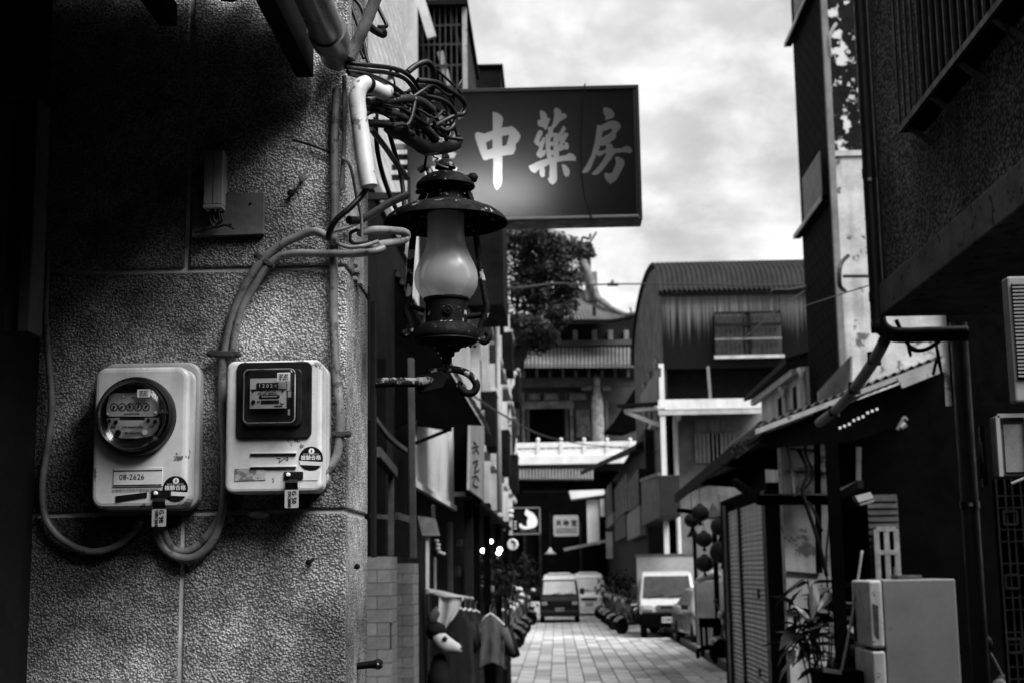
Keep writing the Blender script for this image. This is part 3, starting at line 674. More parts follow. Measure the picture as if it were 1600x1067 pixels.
# ------------------------------------------------------------------ cable tangle above the lantern
M_tape = gm("dusty_black_tape", 0.03, 0.5, 0.5, 25, spec=0.4, rust=0.1, rust_v=0.2, rscale=30)
def cable(label, pts, r, mat, name="cable", conv=1, sub=6, grp=None, n=7):
    if conv == 1: pts = [(540 + a / 3.811, b / 3.811, d) for a, b, d in pts]
    elif conv == 2: pts = [(320 + a / 2.668, b / 2.668, d) for a, b, d in pts]
    P = spline([W(a, b, d) for a, b, d in pts], sub)
    o = MB().tube(P, r, n).build(name, mat, None, smooth=True, auto=60)
    return tag(o, label, "cable", grp or "cables tangled above the lantern")
cable("topmost black cable leaving the gutter end towards the lantern finial", [(0, 375, 2.76), (150, 392, 2.80), (280, 408, 2.90), (360, 440, 2.98), (420, 500, 3.04), (450, 570, 3.08), (500, 650, 3.12), (560, 740, 3.16), (610, 830, 3.2), (600, 900, 3.22)], 0.0052, M_rubber)
cable("second black cable from the gutter end, just below the topmost one", [(0, 400, 2.75), (120, 422, 2.79), (250, 436, 2.88), (350, 470, 2.96), (420, 545, 3.03), (470, 640, 3.08), (520, 720, 3.12), (590, 810, 3.17), (620, 885, 3.2)], 0.0050, M_rubber)
cable("third black cable from the gutter end sagging into the bundle", [(10, 425, 2.75), (130, 445, 2.79), (240, 490, 2.86), (330, 550, 2.94), (400, 615, 3.0), (440, 700, 3.05), (500, 800, 3.1), (560, 880, 3.16)], 0.0048, M_rubber)
cable("lowest black cable of the fan leaving the gutter end", [(20, 440, 2.74), (100, 465, 2.78), (200, 500, 2.84), (290, 560, 2.9), (350, 590, 2.96), (410, 600, 3.0)], 0.0045, M_rubber)
cable("thick taped black cable arching highest over the tangle", [(370, 432, 3.0), (420, 392, 3.02), (480, 372, 3.04), (518, 405, 3.06), (525, 480, 3.08), (505, 560, 3.1), (480, 640, 3.1)], 0.0072, M_rubber)
cable("black cable with the widest loop, hanging out over the signboard", [(430, 480, 3.02), (540, 492, 3.06), (620, 540, 3.1), (680, 580, 3.13), (714, 630, 3.15), (700, 680, 3.15), (650, 690, 3.13), (560, 735, 3.1), (520, 760, 3.08)], 0.0062, M_rubber)
cable("black cable loop curling back inside the widest loop", [(470, 572, 3.05), (560, 592, 3.08), (620, 630, 3.11), (655, 690, 3.13), (642, 750, 3.13), (600, 780, 3.11), (560, 760, 3.1)], 0.0060, M_rubber)
cable("thin black cable crossing the loops steeply", [(530, 492, 3.07), (600, 530, 3.1), (635, 570, 3.12), (645, 640, 3.13), (610, 700, 3.12), (570, 740, 3.1)], 0.0042, M_rubber)
cable("round black cable loop hanging in the middle of the tangle", [(262, 640, 2.9), (270, 700, 2.92), (312, 750, 2.94), (368, 745, 2.96), (395, 690, 2.97), (410, 600, 2.98), (380, 560, 2.98)], 0.0052, M_rubber)
cable("upper thick cable, taped black, leaving the pillar beside the drain pipe", [(130, 612, 2.84), (250, 604, 2.9), (370, 590, 2.96), (450, 606, 3.02), (520, 660, 3.06)], 0.0100, M_tape)
cable("middle thick cable leaving the pillar below the upper taped one", [(130, 640, 2.86), (250, 665, 2.92), (380, 715, 2.98), (470, 760, 3.04), (540, 830, 3.1)], 0.0092, M_tape)
cable("lowest thick cable, leaving the pillar beside a glossy highlight", [(130, 735, 2.86), (230, 742, 2.9), (320, 770, 2.94), (400, 800, 2.98)], 0.0085, M_rubber)
cable("fat taped black bundle sagging behind the lantern finial", [(260, 760, 2.92), (340, 800, 2.97), (420, 850, 3.03), (500, 885, 3.1), (600, 880, 3.18), (660, 850, 3.22), (655, 830, 3.22)], 0.0155, M_rubber)
cable("grey tube slanting from the pillar down behind the shade", [(150, 770, 2.95), (230, 870, 3.02), (300, 970, 3.1), (370, 1062, 3.18)], 0.0065, M_conduit, n=10)
cable("thin white tie wire twisting down to the lantern finial", [(500, 622, 3.06), (522, 650, 3.06), (505, 688, 3.06), (470, 692, 3.06), (505, 700, 3.06), (490, 760, 3.08), (500, 860, 3.12), (522, 930, 3.18), (548, 945, 3.2), (535, 960, 3.2), (560, 985, 3.22), (610, 1000, 3.24)], 0.0022, M_wirepale)
cable("bent black cable elbow against the white tiled facade", [(172, 0, 2.95), (208, 75, 2.95), (243, 150, 2.95), (225, 162, 2.95), (190, 160, 2.95)], 0.0045, M_rubber)
cable("black cable stub with a coupling near the pole foot", [(110, 110, 2.86), (150, 165, 2.88), (200, 200, 2.9), (228, 205, 2.91), (215, 180, 2.9)], 0.0085, M_rubber)
cable("black cable hanging straight behind the slanting pole", [(10, -10, 2.86), (40, 60, 2.86), (100, 230, 2.86), (120, 330, 2.86), (140, 385, 2.86)], 0.0045, M_rubber)
cable("second black cable hanging behind the slanting pole", [(50, -10, 2.88), (95, 50, 2.88), (105, 120, 2.88), (80, 250, 2.87), (110, 350, 2.86)], 0.0045, M_rubber)
cable("black taped cable coming off the drain pipe foot to the conduits", [(692, 765, 2.76), (655, 815, 2.75), (605, 868, 2.74), (550, 915, 2.74), (520, 968, 2.75), (518, 1000, 2.76)], 0.0062, M_rubber, conv=2)
cable("thick frayed black cable reaching the conduits from under the shade", [(840, 815, 3.05), (765, 850, 2.95), (705, 888, 2.86), (645, 918, 2.80), (600, 918, 2.77)], 0.0088, M_rubber, conv=2)
cable("pale cable bridging from the conduit top to the frayed cable", [(528, 966, 2.755), (590, 950, 2.77), (655, 922, 2.8)], 0.0042, M_conduit, conv=2)
cable("lower pale cable bowing under the bridge cable", [(520, 985, 2.755), (545, 1012, 2.77), (600, 1030, 2.79), (660, 1026, 2.8), (720, 1008, 2.84)], 0.0042, M_conduit, conv=2)
cable("stiff grey cable loop lying flat below the shade", [(645, 972, 2.84), (700, 960, 2.87), (780, 962, 2.92), (838, 972, 2.97), (830, 1002, 2.97), (745, 1018, 2.9), (680, 1030, 2.84)], 0.0085, M_conduit, conv=2, n=10)
cable("small black cable ring beside the flat grey loop", [(640, 958, 2.83), (610, 970, 2.83), (606, 1000, 2.83), (630, 1018, 2.83), (690, 1010, 2.83)], 0.0040, M_rubber, conv=2)
cable("thin dark cable curving down the pillar from the thin conduit", [(572, 660, 2.775), (600, 682, 2.775), (618, 740, 2.775), (634, 830, 2.775), (652, 900, 2.775), (655, 990, 2.78)], 0.0032, M_conduit, conv=2)
for k_, (lab_, pts_) in enumerate((
    ("thin black wire looping loosely over the lantern finial", [(420, 520, 3.05), (520, 560, 3.1), (600, 650, 3.14), (590, 760, 3.16), (540, 820, 3.16), (560, 900, 3.18)]),
    ("thin black wire crossing behind the middle loop", [(180, 470, 2.86), (280, 580, 2.95), (360, 660, 3.0), (450, 760, 3.06), (520, 850, 3.1)]),
    ("thin black wire kinked against the signboard's corner", [(460, 470, 3.05), (560, 520, 3.08), (640, 610, 3.12), (640, 700, 3.13), (590, 690, 3.12), (540, 650, 3.1)]),
    ("thin black wire dropping from the fan of cables to the shade", [(300, 430, 2.92), (390, 520, 3.0), (430, 640, 3.04), (460, 780, 3.1), (480, 900, 3.15), (470, 1000, 3.2)]),
    ("thin black wire hooked round the fat taped bundle", [(380, 700, 2.98), (360, 800, 3.0), (430, 900, 3.05), (520, 920, 3.1), (600, 860, 3.16), (640, 790, 3.2)]),
    ("thin black wire hanging in a slack arc above the finial", [(520, 400, 3.06), (600, 470, 3.1), (690, 560, 3.14), (700, 640, 3.15), (640, 730, 3.14), (600, 830, 3.17)]))):
    cable(lab_, pts_, 0.0030, M_rubber)
rc = random.Random(41)
for k_ in range(12):
    x_, y_, d_ = rc.uniform(20, 330), rc.uniform(400, 760), rc.uniform(2.84, 2.98); pts_ = [(x_, y_, d_)]
    ex, ey = rc.uniform(420, 700), rc.uniform(520, 900)
    for t_ in (0.2, 0.4, 0.55, 0.7, 0.85, 1.0):
        pts_.append((x_ + (ex - x_) * t_ + rc.uniform(-55, 55), y_ + (ey - y_) * t_ + rc.uniform(-60, 60), d_ + (3.22 - d_) * t_ * 0.8))
    cable("%s black cable of the dense tangle, ending %s" % (("thin", "very thin", "stout", "kinked")[k_ % 4], ("over the sign corner", "beside the finial", "behind the fat bundle")[k_ % 3]), pts_, rc.uniform(0.0024, 0.0052), M_rubber if k_ % 4 else M_tape, sub=4, n=6)
for k_, (lab_, pts_) in enumerate((("black cable hanging straight down behind the lantern shade", [(250, 760, 3.3), (290, 900, 3.35), (330, 1050, 3.4), (350, 1250, 3.4), (340, 1500, 3.4)]), ("black cable bowing left behind the lantern's side tube", [(180, 700, 3.25), (190, 900, 3.3), (240, 1100, 3.36), (330, 1300, 3.4), (420, 1380, 3.42)]))):
    cable(lab_, pts_, 0.006, M_rubber)
cable("faint wire running along the shadowed stucco below the gutter", [(370, 585, 2.79), (440, 605, 2.79), (500, 628, 2.79), (535, 640, 2.785)], 0.0026, M_rubber, conv=2)
# ================================================================== materials of the street
M_wtile = gm("white_wall_tile", 0.50, 0.35, 0.15, 3, spec=0.5, rnd=0.14, streak=0.3, streak_v=0.5)
M_gtile = gm("grey_glazed_tile", 0.33, 0.32, 0.2, 6, spec=0.5, rnd=0.16)
M_grout = gm("dark_grout", 0.06, 0.9, 0.2, 10)
M_dark = gm("shade_black", 0.004, 0.9, 0.5, 2.0, spec=0.03)  # near-black for dark things and for shade painted into interiors and openings
M_dark2 = gm("dark_grey_wall", 0.02, 0.85, 0.5, 1.5, spec=0.04, bump=0.2, bscale=12)
M_timber = gm("grey_timber", 0.32, 0.8, 0.3, 8, streak=0.4, streak_v=0.4, sscale=20, bump=0.2, bscale=50)
M_timberd = gm("dark_timber", 0.030, 0.8, 0.3, 8, streak=0.4, streak_v=0.4, sscale=20)
M_plaster = gm("white_plaster", 0.50, 0.85, 0.25, 1.6, streak=0.5, streak_v=0.35, sscale=5, bump=0.15, bscale=14)
M_plasterg = gm("grey_plaster", 0.27, 0.85, 0.3, 1.6, streak=0.5, streak_v=0.35, sscale=5, bump=0.15, bscale=14)
M_corr = gm("pale_corrugated", 0.62, 0.5, 0.15, 2, streak=0.3, streak_v=0.45, sscale=7)
M_steel = gm("dark_steel", 0.025, 0.5, 0.4, 8, spec=0.5)
M_steelp = gm("pale_painted_steel", 0.38, 0.5, 0.25, 6, rust=0.1, rust_v=0.08, rscale=12)
M_winglass = gm("dark_window_glass", 0.012, 0.08, 0.2, 2, spec=0.6)
M_wframe = gm("window_frame_paint", 0.42, 0.5, 0.2, 4)
M_signred = acrylic_mat("sign_dark_acrylic", 0.006, 0.075)
M_signwhite = acrylic_mat("sign_white_acrylic", 0.07, 0.60)
M_signframe = gm("sign_frame_metal", 0.03, 0.45, 0.3, 5, spec=0.5)
M_signrail = gm("sign_rail_aluminium", 0.34, 0.4, 0.25, 6, spec=0.6)
M_tube = emit_mat("fluorescent_tube", 3.0)

# ------------------------------------------------------------------ pharmacy signboard
YS = 8.2
sx0, sx1 = W(636, 240, YS).x, W(1001, 240, YS).x
sz1, sz0 = W(930, 134, YS).z, W(930, 344, YS).z
sg = thing("lightbox_sign", "dark lightbox shop sign with pale brushed Chinese characters hung over the street", "signboard", (sx0, YS, sz0))
FY = YS + 0.012                                                  # face sheet
rail = 0.030
fx0, fx1, fz0, fz1 = sx0 + 0.02, sx1 - 0.02, sz0 + 0.031, sz1 - 0.024
MB().box(sx0, sx1, YS, YS + 0.20, sz1 - 0.024, sz1).build("frame_top", M_signframe, sg, bevel=0.003)
MB().box(sx0, sx1, YS, YS + 0.20, sz0, sz0 + 0.010).build("frame_bottom", M_signframe, sg, bevel=0.003)
MB().box(sx1 - 0.020, sx1, YS + 0.001, YS + 0.199, sz0 + 0.010, sz1 - 0.024).build("frame_side", M_signframe, sg, bevel=0.002)
MB().box(sx0, sx0 + 0.020, YS + 0.001, YS + 0.199, sz0 + 0.010, sz1 - 0.024).build("frame_side", M_signframe, sg, bevel=0.002)
MB().box(sx0 + 0.02, sx1 - 0.02, YS + 0.185, YS + 0.195, sz0 + 0.010, sz1 - 0.024).build("back_panel", gm("sign_inner_white", 0.5, 0.8), sg)
MB().box(sx0 + 0.021, sx1 - 0.021, YS - 0.004, YS + 0.02, sz0 + 0.011, sz0 + 0.028).build("lower_rail", M_signrail, sg, bevel=0.002)
MB().box(sx1 - 0.034, sx1 - 0.022, YS + 0.004, YS + 0.02, sz0 + 0.03, sz1 - 0.026).build("side_rail", gm("sign_rail_dull", 0.10, 0.5), sg)
# brushed characters, traced as pen outlines: list of (outline, holes) in photograph pixels
def cv(pts, ox, oy, s): return [(ox + a / s, oy + b / s) for a, b in pts]
Z5 = lambda p: cv(p, 720, 160, 7.114)
Z6 = lambda p: cv(p, 820, 160, 7.111)
CH = [
 (Z5([(355,108),(410,120),(455,155),(473,190),(462,240),(457,285),(540,275),(568,268),(610,300),(650,345),(665,385),(645,430),(607,475),(610,525),(585,580),(500,592),(460,600),(460,880),(440,935),(400,975),(375,940),(362,880),(362,625),(310,635),(275,648),(250,640),(215,560),(180,460),(160,390),(160,345),(185,333),(230,345),(265,352),(310,335),(355,318)]),
  [Z5([(355,412),(278,450),(295,535),(355,515)]), Z5([(460,378),(542,362),(508,480),(460,492)])]),
 (Z6([(175,88),(215,105),(245,140),(250,180),(285,185),(262,235),(250,290),(225,312),(205,280),(160,270),(140,240),(145,205),(180,190),(165,130)]), []),
 (Z6([(345,60),(385,75),(405,100),(408,130),(450,125),(470,165),(425,195),(390,215),(360,255),(318,300),(312,345),(258,345),(255,280),(300,270),(320,200),(330,130),(318,95)]), []),
 (Z6([(230,365),(260,345),(300,340),(350,342),(372,360),(378,420),(378,600),(300,640),(250,620),(240,560),(230,460)]),
  [Z6([(290,395),(318,385),(318,440),(280,440)]), Z6([(285,490),(320,488),(320,535),(283,535)]), Z6([(290,600),(310,585),(322,605),(305,615)])]),
 (Z6([(160,310),(195,320),(195,360),(155,440),(170,445),(205,390),(230,395),(225,450),(205,500),(195,540),(240,530),(225,590),(170,625),(135,600),(130,570),(165,500),(120,470),(103,435),(140,340)]), []),
 (Z6([(430,262),(460,295),(420,360),(395,385),(445,340),(480,345),(482,370),(440,445),(475,450),(492,490),(480,530),(440,525),(400,545),(378,540),(372,420),(360,360),(390,330)]), [Z6([(380,430),(392,445),(384,480),(376,470)]), Z6([(425,460),(440,455),(440,480),(420,480)])]),
 (Z6([(40,715),(150,660),(260,625),(375,605),(460,590),(495,565),(540,580),(570,615),(565,655),(500,650),(430,655),(355,668),(275,690),(215,725),(165,745),(110,790),(70,770)]), []),
 (Z6([(275,640),(355,640),(360,860),(340,895),(308,918),(280,900),(255,852),(275,835)]), []),
 (Z6([(215,725),(225,770),(222,820),(200,838),(175,825),(163,790),(165,745)]), []),
 (Z6([(410,692),(450,700),(485,730),(500,770),(490,815),(465,835),(440,815),(425,770)]), []),
 (Z6([(870,65),(905,57),(960,80),(1000,130),(985,175),(935,190),(890,203),(900,165),(870,120)]), []),
 (Z6([(805,258),(850,258),(930,215),(985,205),(1040,225),(1068,265),(1055,300),(1010,345),(1015,380),(1000,410),(940,455),(975,480),(985,515),(1080,515),(1110,495),(1140,487),(1180,510),(1198,545),(1170,570),(1100,555),(1000,570),(960,630),(900,710),(850,770),(800,810),(745,805),(745,795),(800,740),(860,660),(900,590),(905,560),(830,605),(805,590),(800,575),(770,650),(735,735),(700,780),(635,792),(632,780),(680,710),(740,590),(780,440),(795,330)]),
  [Z6([(862,330),(965,290),(972,305),(955,340),(855,400)]), Z6([(835,490),(895,480),(905,490),(900,530),(820,550)])]),
 (Z6([(1000,610),(1040,607),(1095,635),(1110,665),(1100,710),(1060,790),(1015,870),(950,910),(915,880),(888,840),(885,800),(900,782),(940,798),(975,780),(1000,720),(1015,680)]), []),
 # the character half hidden behind the lantern: only its stroke ends show
 ([(668,184),(700,177),(722,176),(724,183),(712,190),(690,196),(668,198)], []), ([(672,214),(700,207),(714,207),(718,214),(712,222),(690,226),(672,228)], []),
 ([(676,240),(705,236),(713,240),(710,247),(676,252)], []), ([(664,262),(704,258),(715,263),(710,271),(664,276)], []), ([(690,184),(701,184),(701,286),(690,286)], []), ([(672,286),(708,283),(714,291),(706,297),(672,298)], []),
]
def inside(x, z, poly):
    c = False; n = len(poly); j = n - 1
    for i in range(n):
        xi, zi = poly[i]; xj, zj = poly[j]
        if (zi > z) != (zj > z) and x < (xj - xi) * (z - zi) / (zj - zi) + xi: c = not c
        j = i
    return c
def to_xz(p): return [(W(a, b, FY).x, W(a, b, FY).z) for a, b in p]
def smooth_poly(p):
    q_ = [Vector((a, b)) for a, b in p]; n = len(q_); out = []
    for i in range(n):
        p0_, p1_, p2_, p3_ = q_[i - 1], q_[i], q_[(i + 1) % n], q_[(i + 2) % n]
        if (p2_ - p1_).length < 0.012: out.append(tuple(p1_)); continue
        for t in (0, 0.34, 0.67):
            c_ = 0.5 * ((2 * p1_) + (p2_ - p0_) * t * 0.8 + (2 * p0_ - 5 * p1_ + 4 * p2_ - p3_) * t * t * 0.8 + (3 * p1_ - p0_ - 3 * p2_ + p3_) * t ** 3 * 0.8) if False else p1_.lerp(p2_, t)
            out.append(tuple(c_))
    return out
CHX = []
for o_, hs in CH:
    oo = to_xz(o_); CHX.append((oo, [to_xz(h) for h in hs], min(a for a, b in oo), max(a for a, b in oo), min(b for a, b in oo), max(b for a, b in oo)))
import numpy as np
def in_poly_np(xs, z, poly):
    c = np.zeros(xs.shape, bool); n = len(poly); j = n - 1
    for i in range(n):
        xi, zi = poly[i]; xj, zj = poly[j]
        if (zi > z) != (zj > z): c ^= xs < (xj - xi) * (z - zi) / (zj - zi) + xi
        j = i
    return c
cell = 0.003
nx = int((fx1 - fx0) / cell); nz_ = int((fz1 - fz0) / cell)
xs = fx0 + (np.arange(nx) + 0.5) * (fx1 - fx0) / nx
fm, lm = MB(), MB()
for r_ in range(nz_):
    za, zb_ = fz0 + (fz1 - fz0) * r_ / nz_, fz0 + (fz1 - fz0) * (r_ + 1) / nz_; zc = (za + zb_) / 2
    on = np.zeros(nx, bool)
    for o_, hs, ax, bx, az, bz in CHX:
        if az <= zc <= bz:
            m_ = in_poly_np(xs, zc, o_)
            for h in hs: m_ &= ~in_poly_np(xs, zc, h)
            on |= m_
    ch = np.flatnonzero(np.diff(on.astype(int))) + 1
    ed = [0] + ch.tolist() + [nx]
    for i in range(len(ed) - 1):
        xa, xb = fx0 + (fx1 - fx0) * ed[i] / nx, fx0 + (fx1 - fx0) * ed[i + 1] / nx
        (lm if on[ed[i]] else fm).poly([(xa, FY, za), (xb, FY, za), (xb, FY, zb_), (xa, FY, zb_)])
fm.build("face_sheet", M_signred, sg)
lm.build("lettering", M_signwhite, sg, label="pale brushed characters reading 中藥房 on the sign face")
ta, tb_ = W(672, 312, YS + 0.15), W(840, 309, YS + 0.15)
MB().tube([ta + V(0, 0.02, 0), tb_ + V(0, 0.02, 0)], 0.013, 10).build("fluorescent_tube", M_tube, sg, smooth=True)
tl_d = bpy.data.lights.new("sign_tube_light", 'AREA'); tl_d.shape = 'RECTANGLE'; tl_d.size = (tb_ - ta).length; tl_d.size_y = 0.05; tl_d.energy = 5.0
tl_o = bpy.data.objects.new("sign_tube_light", tl_d); col.objects.link(tl_o); tl_o.location = (ta + tb_) / 2 + V(0, -0.02, 0); tl_o.rotation_euler = (R(90), 0, 0)
tl_o.parent = sg; tl_o.matrix_parent_inverse = root_matrix(sg).inverted()
for zf in (0.25, 0.8):
    MB().bar((-1.45, YS + 0.13, sz0 + (sz1 - sz0) * zf), (sx0, YS + 0.13, sz0 + (sz1 - sz0) * zf), 0.04, 0.04).build("wall_bracket", M_steel, sg)
wr = MB().tube(spline([W(914, 131, YS - 0.01), W(909, 190, YS - 0.012), W(908, 240, YS - 0.012), W(912, 300, YS - 0.012), W(926, 345, YS - 0.012)], 6), 0.004, 6).build("dangling_wire", M_rubber, None, smooth=True)
tag(wr, "thin wire dangling down the face of the lightbox sign", "wire")

# ------------------------------------------------------------------ corner building the pillar belongs to, above and behind
FX = -1.45
def flat_tiles(par, name, me, spots):
    for s in spots: place(name, me, par, loc=s)
bA = thing("tiled_corner_building", "white tiled upper storey with barred balcony behind the cable tangle", "building", (FX, 13, 0))
MB().box(-6.0, FX - 0.02, 3.6, 16.8, 0.0, 11.5).build("wall", M_dark2, bA)
tw, th_ = 0.40, 0.118
tm = MB().box(0, 0.012, 0, tw - 0.012, 0, th_ - 0.010).mesh("wall_tile"); tm.materials.append(M_wtile)
zt0 = 5.2
flat_tiles(bA, "wall_tile", tm, [(FX - 0.019, 10.9 + i * tw, zt0 + j * th_) for i in range(8) for j in range(25)])
MB().box(FX - 0.018, FX + 0.05, 14.12, 14.7, 4.6, 9.5).build("corner_pier", M_plaster, bA)
MB().box(FX - 0.018, FX + 0.012, 10.88, 14.1, 5.05, 5.19).build("string_course", M_plasterg, bA)
# barred balcony
bz_ = W(660, 62, 15).z
bal = MB().box(FX, -0.86, 14.75, 17.2, bz_ + 0.3, bz_ + 0.36).build("balcony_roof", M_dark2, bA)
for i in range(9):
    MB().bar((FX + 0.03 + i * 0.062, 14.85, bz_ - 0.62), (FX + 0.03 + i * 0.062, 14.85, bz_ + 0.3), 0.014, 0.014).build("bar", M_steel, bA)
for zz_ in (-0.6, -0.36, -0.12, 0.1):
    MB().bar((FX, 14.86, bz_ + zz_), (-0.9, 14.86, bz_ + zz_), 0.014, 0.02).build("rail", M_steel, bA)
for i in range(10):
    MB().bar((-0.9, 14.9 + i * 0.22, bz_ - 0.62), (-0.9, 14.9 + i * 0.22, bz_ + 0.3), 0.014, 0.014).build("bar", M_steel, bA)
for i in range(11):
    MB().bar((FX + 0.04 + i * 0.05, 14.8, bz_ + 0.38), (FX + 0.04 + i * 0.05, 17.1, bz_ + 0.38), 0.012, 0.012).build("roof_bar", M_steelp, bA)
MB().bar((-0.90, 14.86, bz_ - 0.7), (-0.90, 14.86, bz_ + 1.2), 0.05, 0.05).build("balcony_post", M_steelp, bA)
MB().bar(W(655, -6, 14.7), W(675, 60, 14.7), 0.06, 0.1).build("sloping_gutter", M_plaster, bA)
MB().bar(W(688, 82, 14.9), W(703, 140, 14.9), 0.07, 0.05).build("pale_strut", M_plaster, bA)
cs = thing("curled_canopy_sheet", "dark curved canopy sheet curling out at the top beside the sky", "canopy", W(700, 40, 14.9))
arc = [W(a, b, 14.9) for a, b in ((680, -30), (692, -12), (703, 8), (710, 32), (715, 54), (719, 66))]
arc = spline(arc, 3); MB().sheet(lambda u, v: arc[int(round(u * (len(arc) - 1)))] + V(0, v * 1.6, 0), len(arc) - 1, 1, (-0.02, 0, 0.0)).build("sheet", M_steel, cs, smooth=True, auto=60)
for y_ in (14.95, 15.6, 16.3):
    MB().tube([p_ + V(-0.03, y_ - 14.9, -0.01) for p_ in arc], 0.012, 6).build("rib", M_steel, cs)
# dim wall below with a window, seen between the cables
sh = thing("shuttered_window", "grey slatted window glimpsed between the cables behind the pillar", "window", W(640, 210, 11.0))
for k in range(9):
    a, b = W(612, 150 + 16 * k, 11.2), W(660, 150 + 16 * k, 11.2)
    MB().bar(a, b, 0.02, 0.045).build("slat", M_timber if k in (2, 3, 5) else M_timberd, sh)
MB().bar(W(642, 140, 11.15), W(642, 290, 11.15), 0.05, 0.05).build("mullion", M_plaster, sh)
MB().bar(W(667, 140, 11.15), W(667, 300, 11.15), 0.035, 0.05).build("mullion", M_plaster, sh)

# ------------------------------------------------------------------ black awning with a closed gable
aw = thing("black_gable_awning", "black lean-to awning with a ragged corrugated edge over the street", "awning", W(650, 655, 13))
g0, g1 = W(572, 352, 13), W(757, 662, 13)
MB().prism([g0 + V(0, 0.02, -0.06), g1 + V(-0.02, 0.02, -0.01), W(700, 662, 13.02), W(648, 655, 13.02), W(572, 690, 13.02)], (0, 0.04, 0)).build("gable_black_fill", M_dark, aw)  # flat black sheet filling the area under the slope
dv = g1 - g0
def awf(u, v):
    p = g0 + dv * u; n_ = V(-dv.z, 0, dv.x).normalized()
    n_ = n_ if n_.z > 0 else -n_
    return p + V(0, v * 1.1, 0) + n_ * (0.012 + 0.020 * math.sin(u * 2 * math.pi * 26))
MB().sheet(awf, 156, 1, (0, 0, 0.008)).build("corrugated_sheet", M_steel, aw, smooth=True, auto=50)
MB().bar(W(652, 660, 12.96), W(706, 668, 12.96), 0.05, 0.06).build("lower_beam", M_dark, aw)
MB().bar(W(646, 693, 12.98), W(704, 670, 12.98), 0.03, 0.03).build("strut", M_dark, aw)
pp = thing("pale_sheet_panel", "pale corrugated sheet panel hanging under the black awning", "panel", WX(676, 770, -1.28))
cor = [WX(652, 664, -1.28), WX(708, 668, -1.28), WX(709, 791, -1.28), WX(645, 752, -1.28)]
def ppf(u, v):
    a = cor[0].lerp(cor[1], u); b = cor[3].lerp(cor[2], u); p = a.lerp(b, v)
    return p + V(0.005 * math.sin(v * 2 * math.pi * 30), 0, 0)
MB().sheet(ppf, 1, 180, (-0.02, 0, 0)).build("sheet", M_corr, pp, smooth=True, auto=50)
MB().bar(cor[3] + V(0.012, 0, -0.02), cor[2] + V(0.012, 0, -0.02), 0.05, 0.06).build("bottom_rail", M_plaster, pp)
vs_ = thing("white_side_sign", "tall white board with black brush marks facing the street past the pale sheet", "signboard", WX(744, 780, -1.0))
k4 = [WX(735, 655, -1.0), WX(757, 640, -1.0), WX(757, 783, -1.0), WX(733, 765, -1.0)]
MB().prism(k4, (-0.03, 0, 0)).build("board", M_plasterg, vs_, bevel=0.01)
for pts in ([(740, 690), (744, 693)], [(738, 699), (747, 696), (743, 703), (739, 707)], [(745, 702), (748, 708)], [(739, 722), (746, 719), (742, 730)], [(746, 724), (741, 737), (749, 733)], [(738, 745), (744, 743), (748, 750)], [(742, 748), (739, 757), (747, 760)]):
    MB().tube(spline([WX(a, b, -0.995) for a, b in pts], 5), 0.010, 6).build("brush_mark", M_timberd, vs_)
db = thing("dark_shopfront_box", "black boxed shopfront between the pale sheet and the white side sign", "shopfront", (-1.3, 18.6, 2.5))
MB().box(-2.4, -1.12, 18.4, 19.6, W(720, 772, 18.4).z, W(720, 650, 18.4).z).build("box", M_dark, db, bevel=0.02)
MB().box(-2.3, -1.16, 18.38, 18.399, W(720, 775, 18.4).z, W(720, 768, 18.4).z).build("lower_trim", M_timber, db)

# ------------------------------------------------------------------ timber window front and tiled piers
M_timbm = gm("dim_timber", 0.17, 0.8, 0.3, 8, streak=0.4, streak_v=0.4, sscale=20)
tf = thing("timber_shopfront", "dark timber window front with a few pale frame members beside the pillar", "shopfront", (-1.05, 8.5, 2.05))
MB().box(-1.9, -1.36, 4.2, 11.2, 0.0, 3.6).build("dark_boarding", M_dark, tf)
def tbar(a, b, ya, yb, w, h, mat, nm="frame_member"): MB().bar(W(a[0], a[1], ya), W(b[0], b[1], yb), w, h).build(nm, mat, tf, bevel=0.004)
MB().tube(spline([W(586, 655, 7.9), W(600, 674, 8.5), (W(616, 690, 9.2)), W(634, 703, 10.1)], 5), 0.020, 4).build("frame_member", M_timbm, tf)
tbar((588, 706), (615, 738), 7.9, 8.8, 0.05, 0.06, M_timbm)
tbar((611, 735), (611, 868), 8.7, 8.7, 0.035, 0.03, M_timbm, "post"); tbar((579, 806), (605, 808), 8.6, 8.7, 0.03, 0.03, M_timbm)
tbar((620, 806), (637, 811), 9.6, 10.0, 0.03, 0.05, M_timbm); tbar((642, 560), (646, 872), 10.3, 10.3, 0.045, 0.05, M_timbm, "post")
for k in range(6): tbar((617 + 4 * k, 700 + 2 * k), (618 + 4 * k, 868), 10.0 + 0.05 * k, 10.0 + 0.05 * k, 0.012, 0.012, M_timberd, "slat")
tbar((598, 560), (598, 866), 9.0, 9.0, 0.05, 0.03, M_timberd, "post")
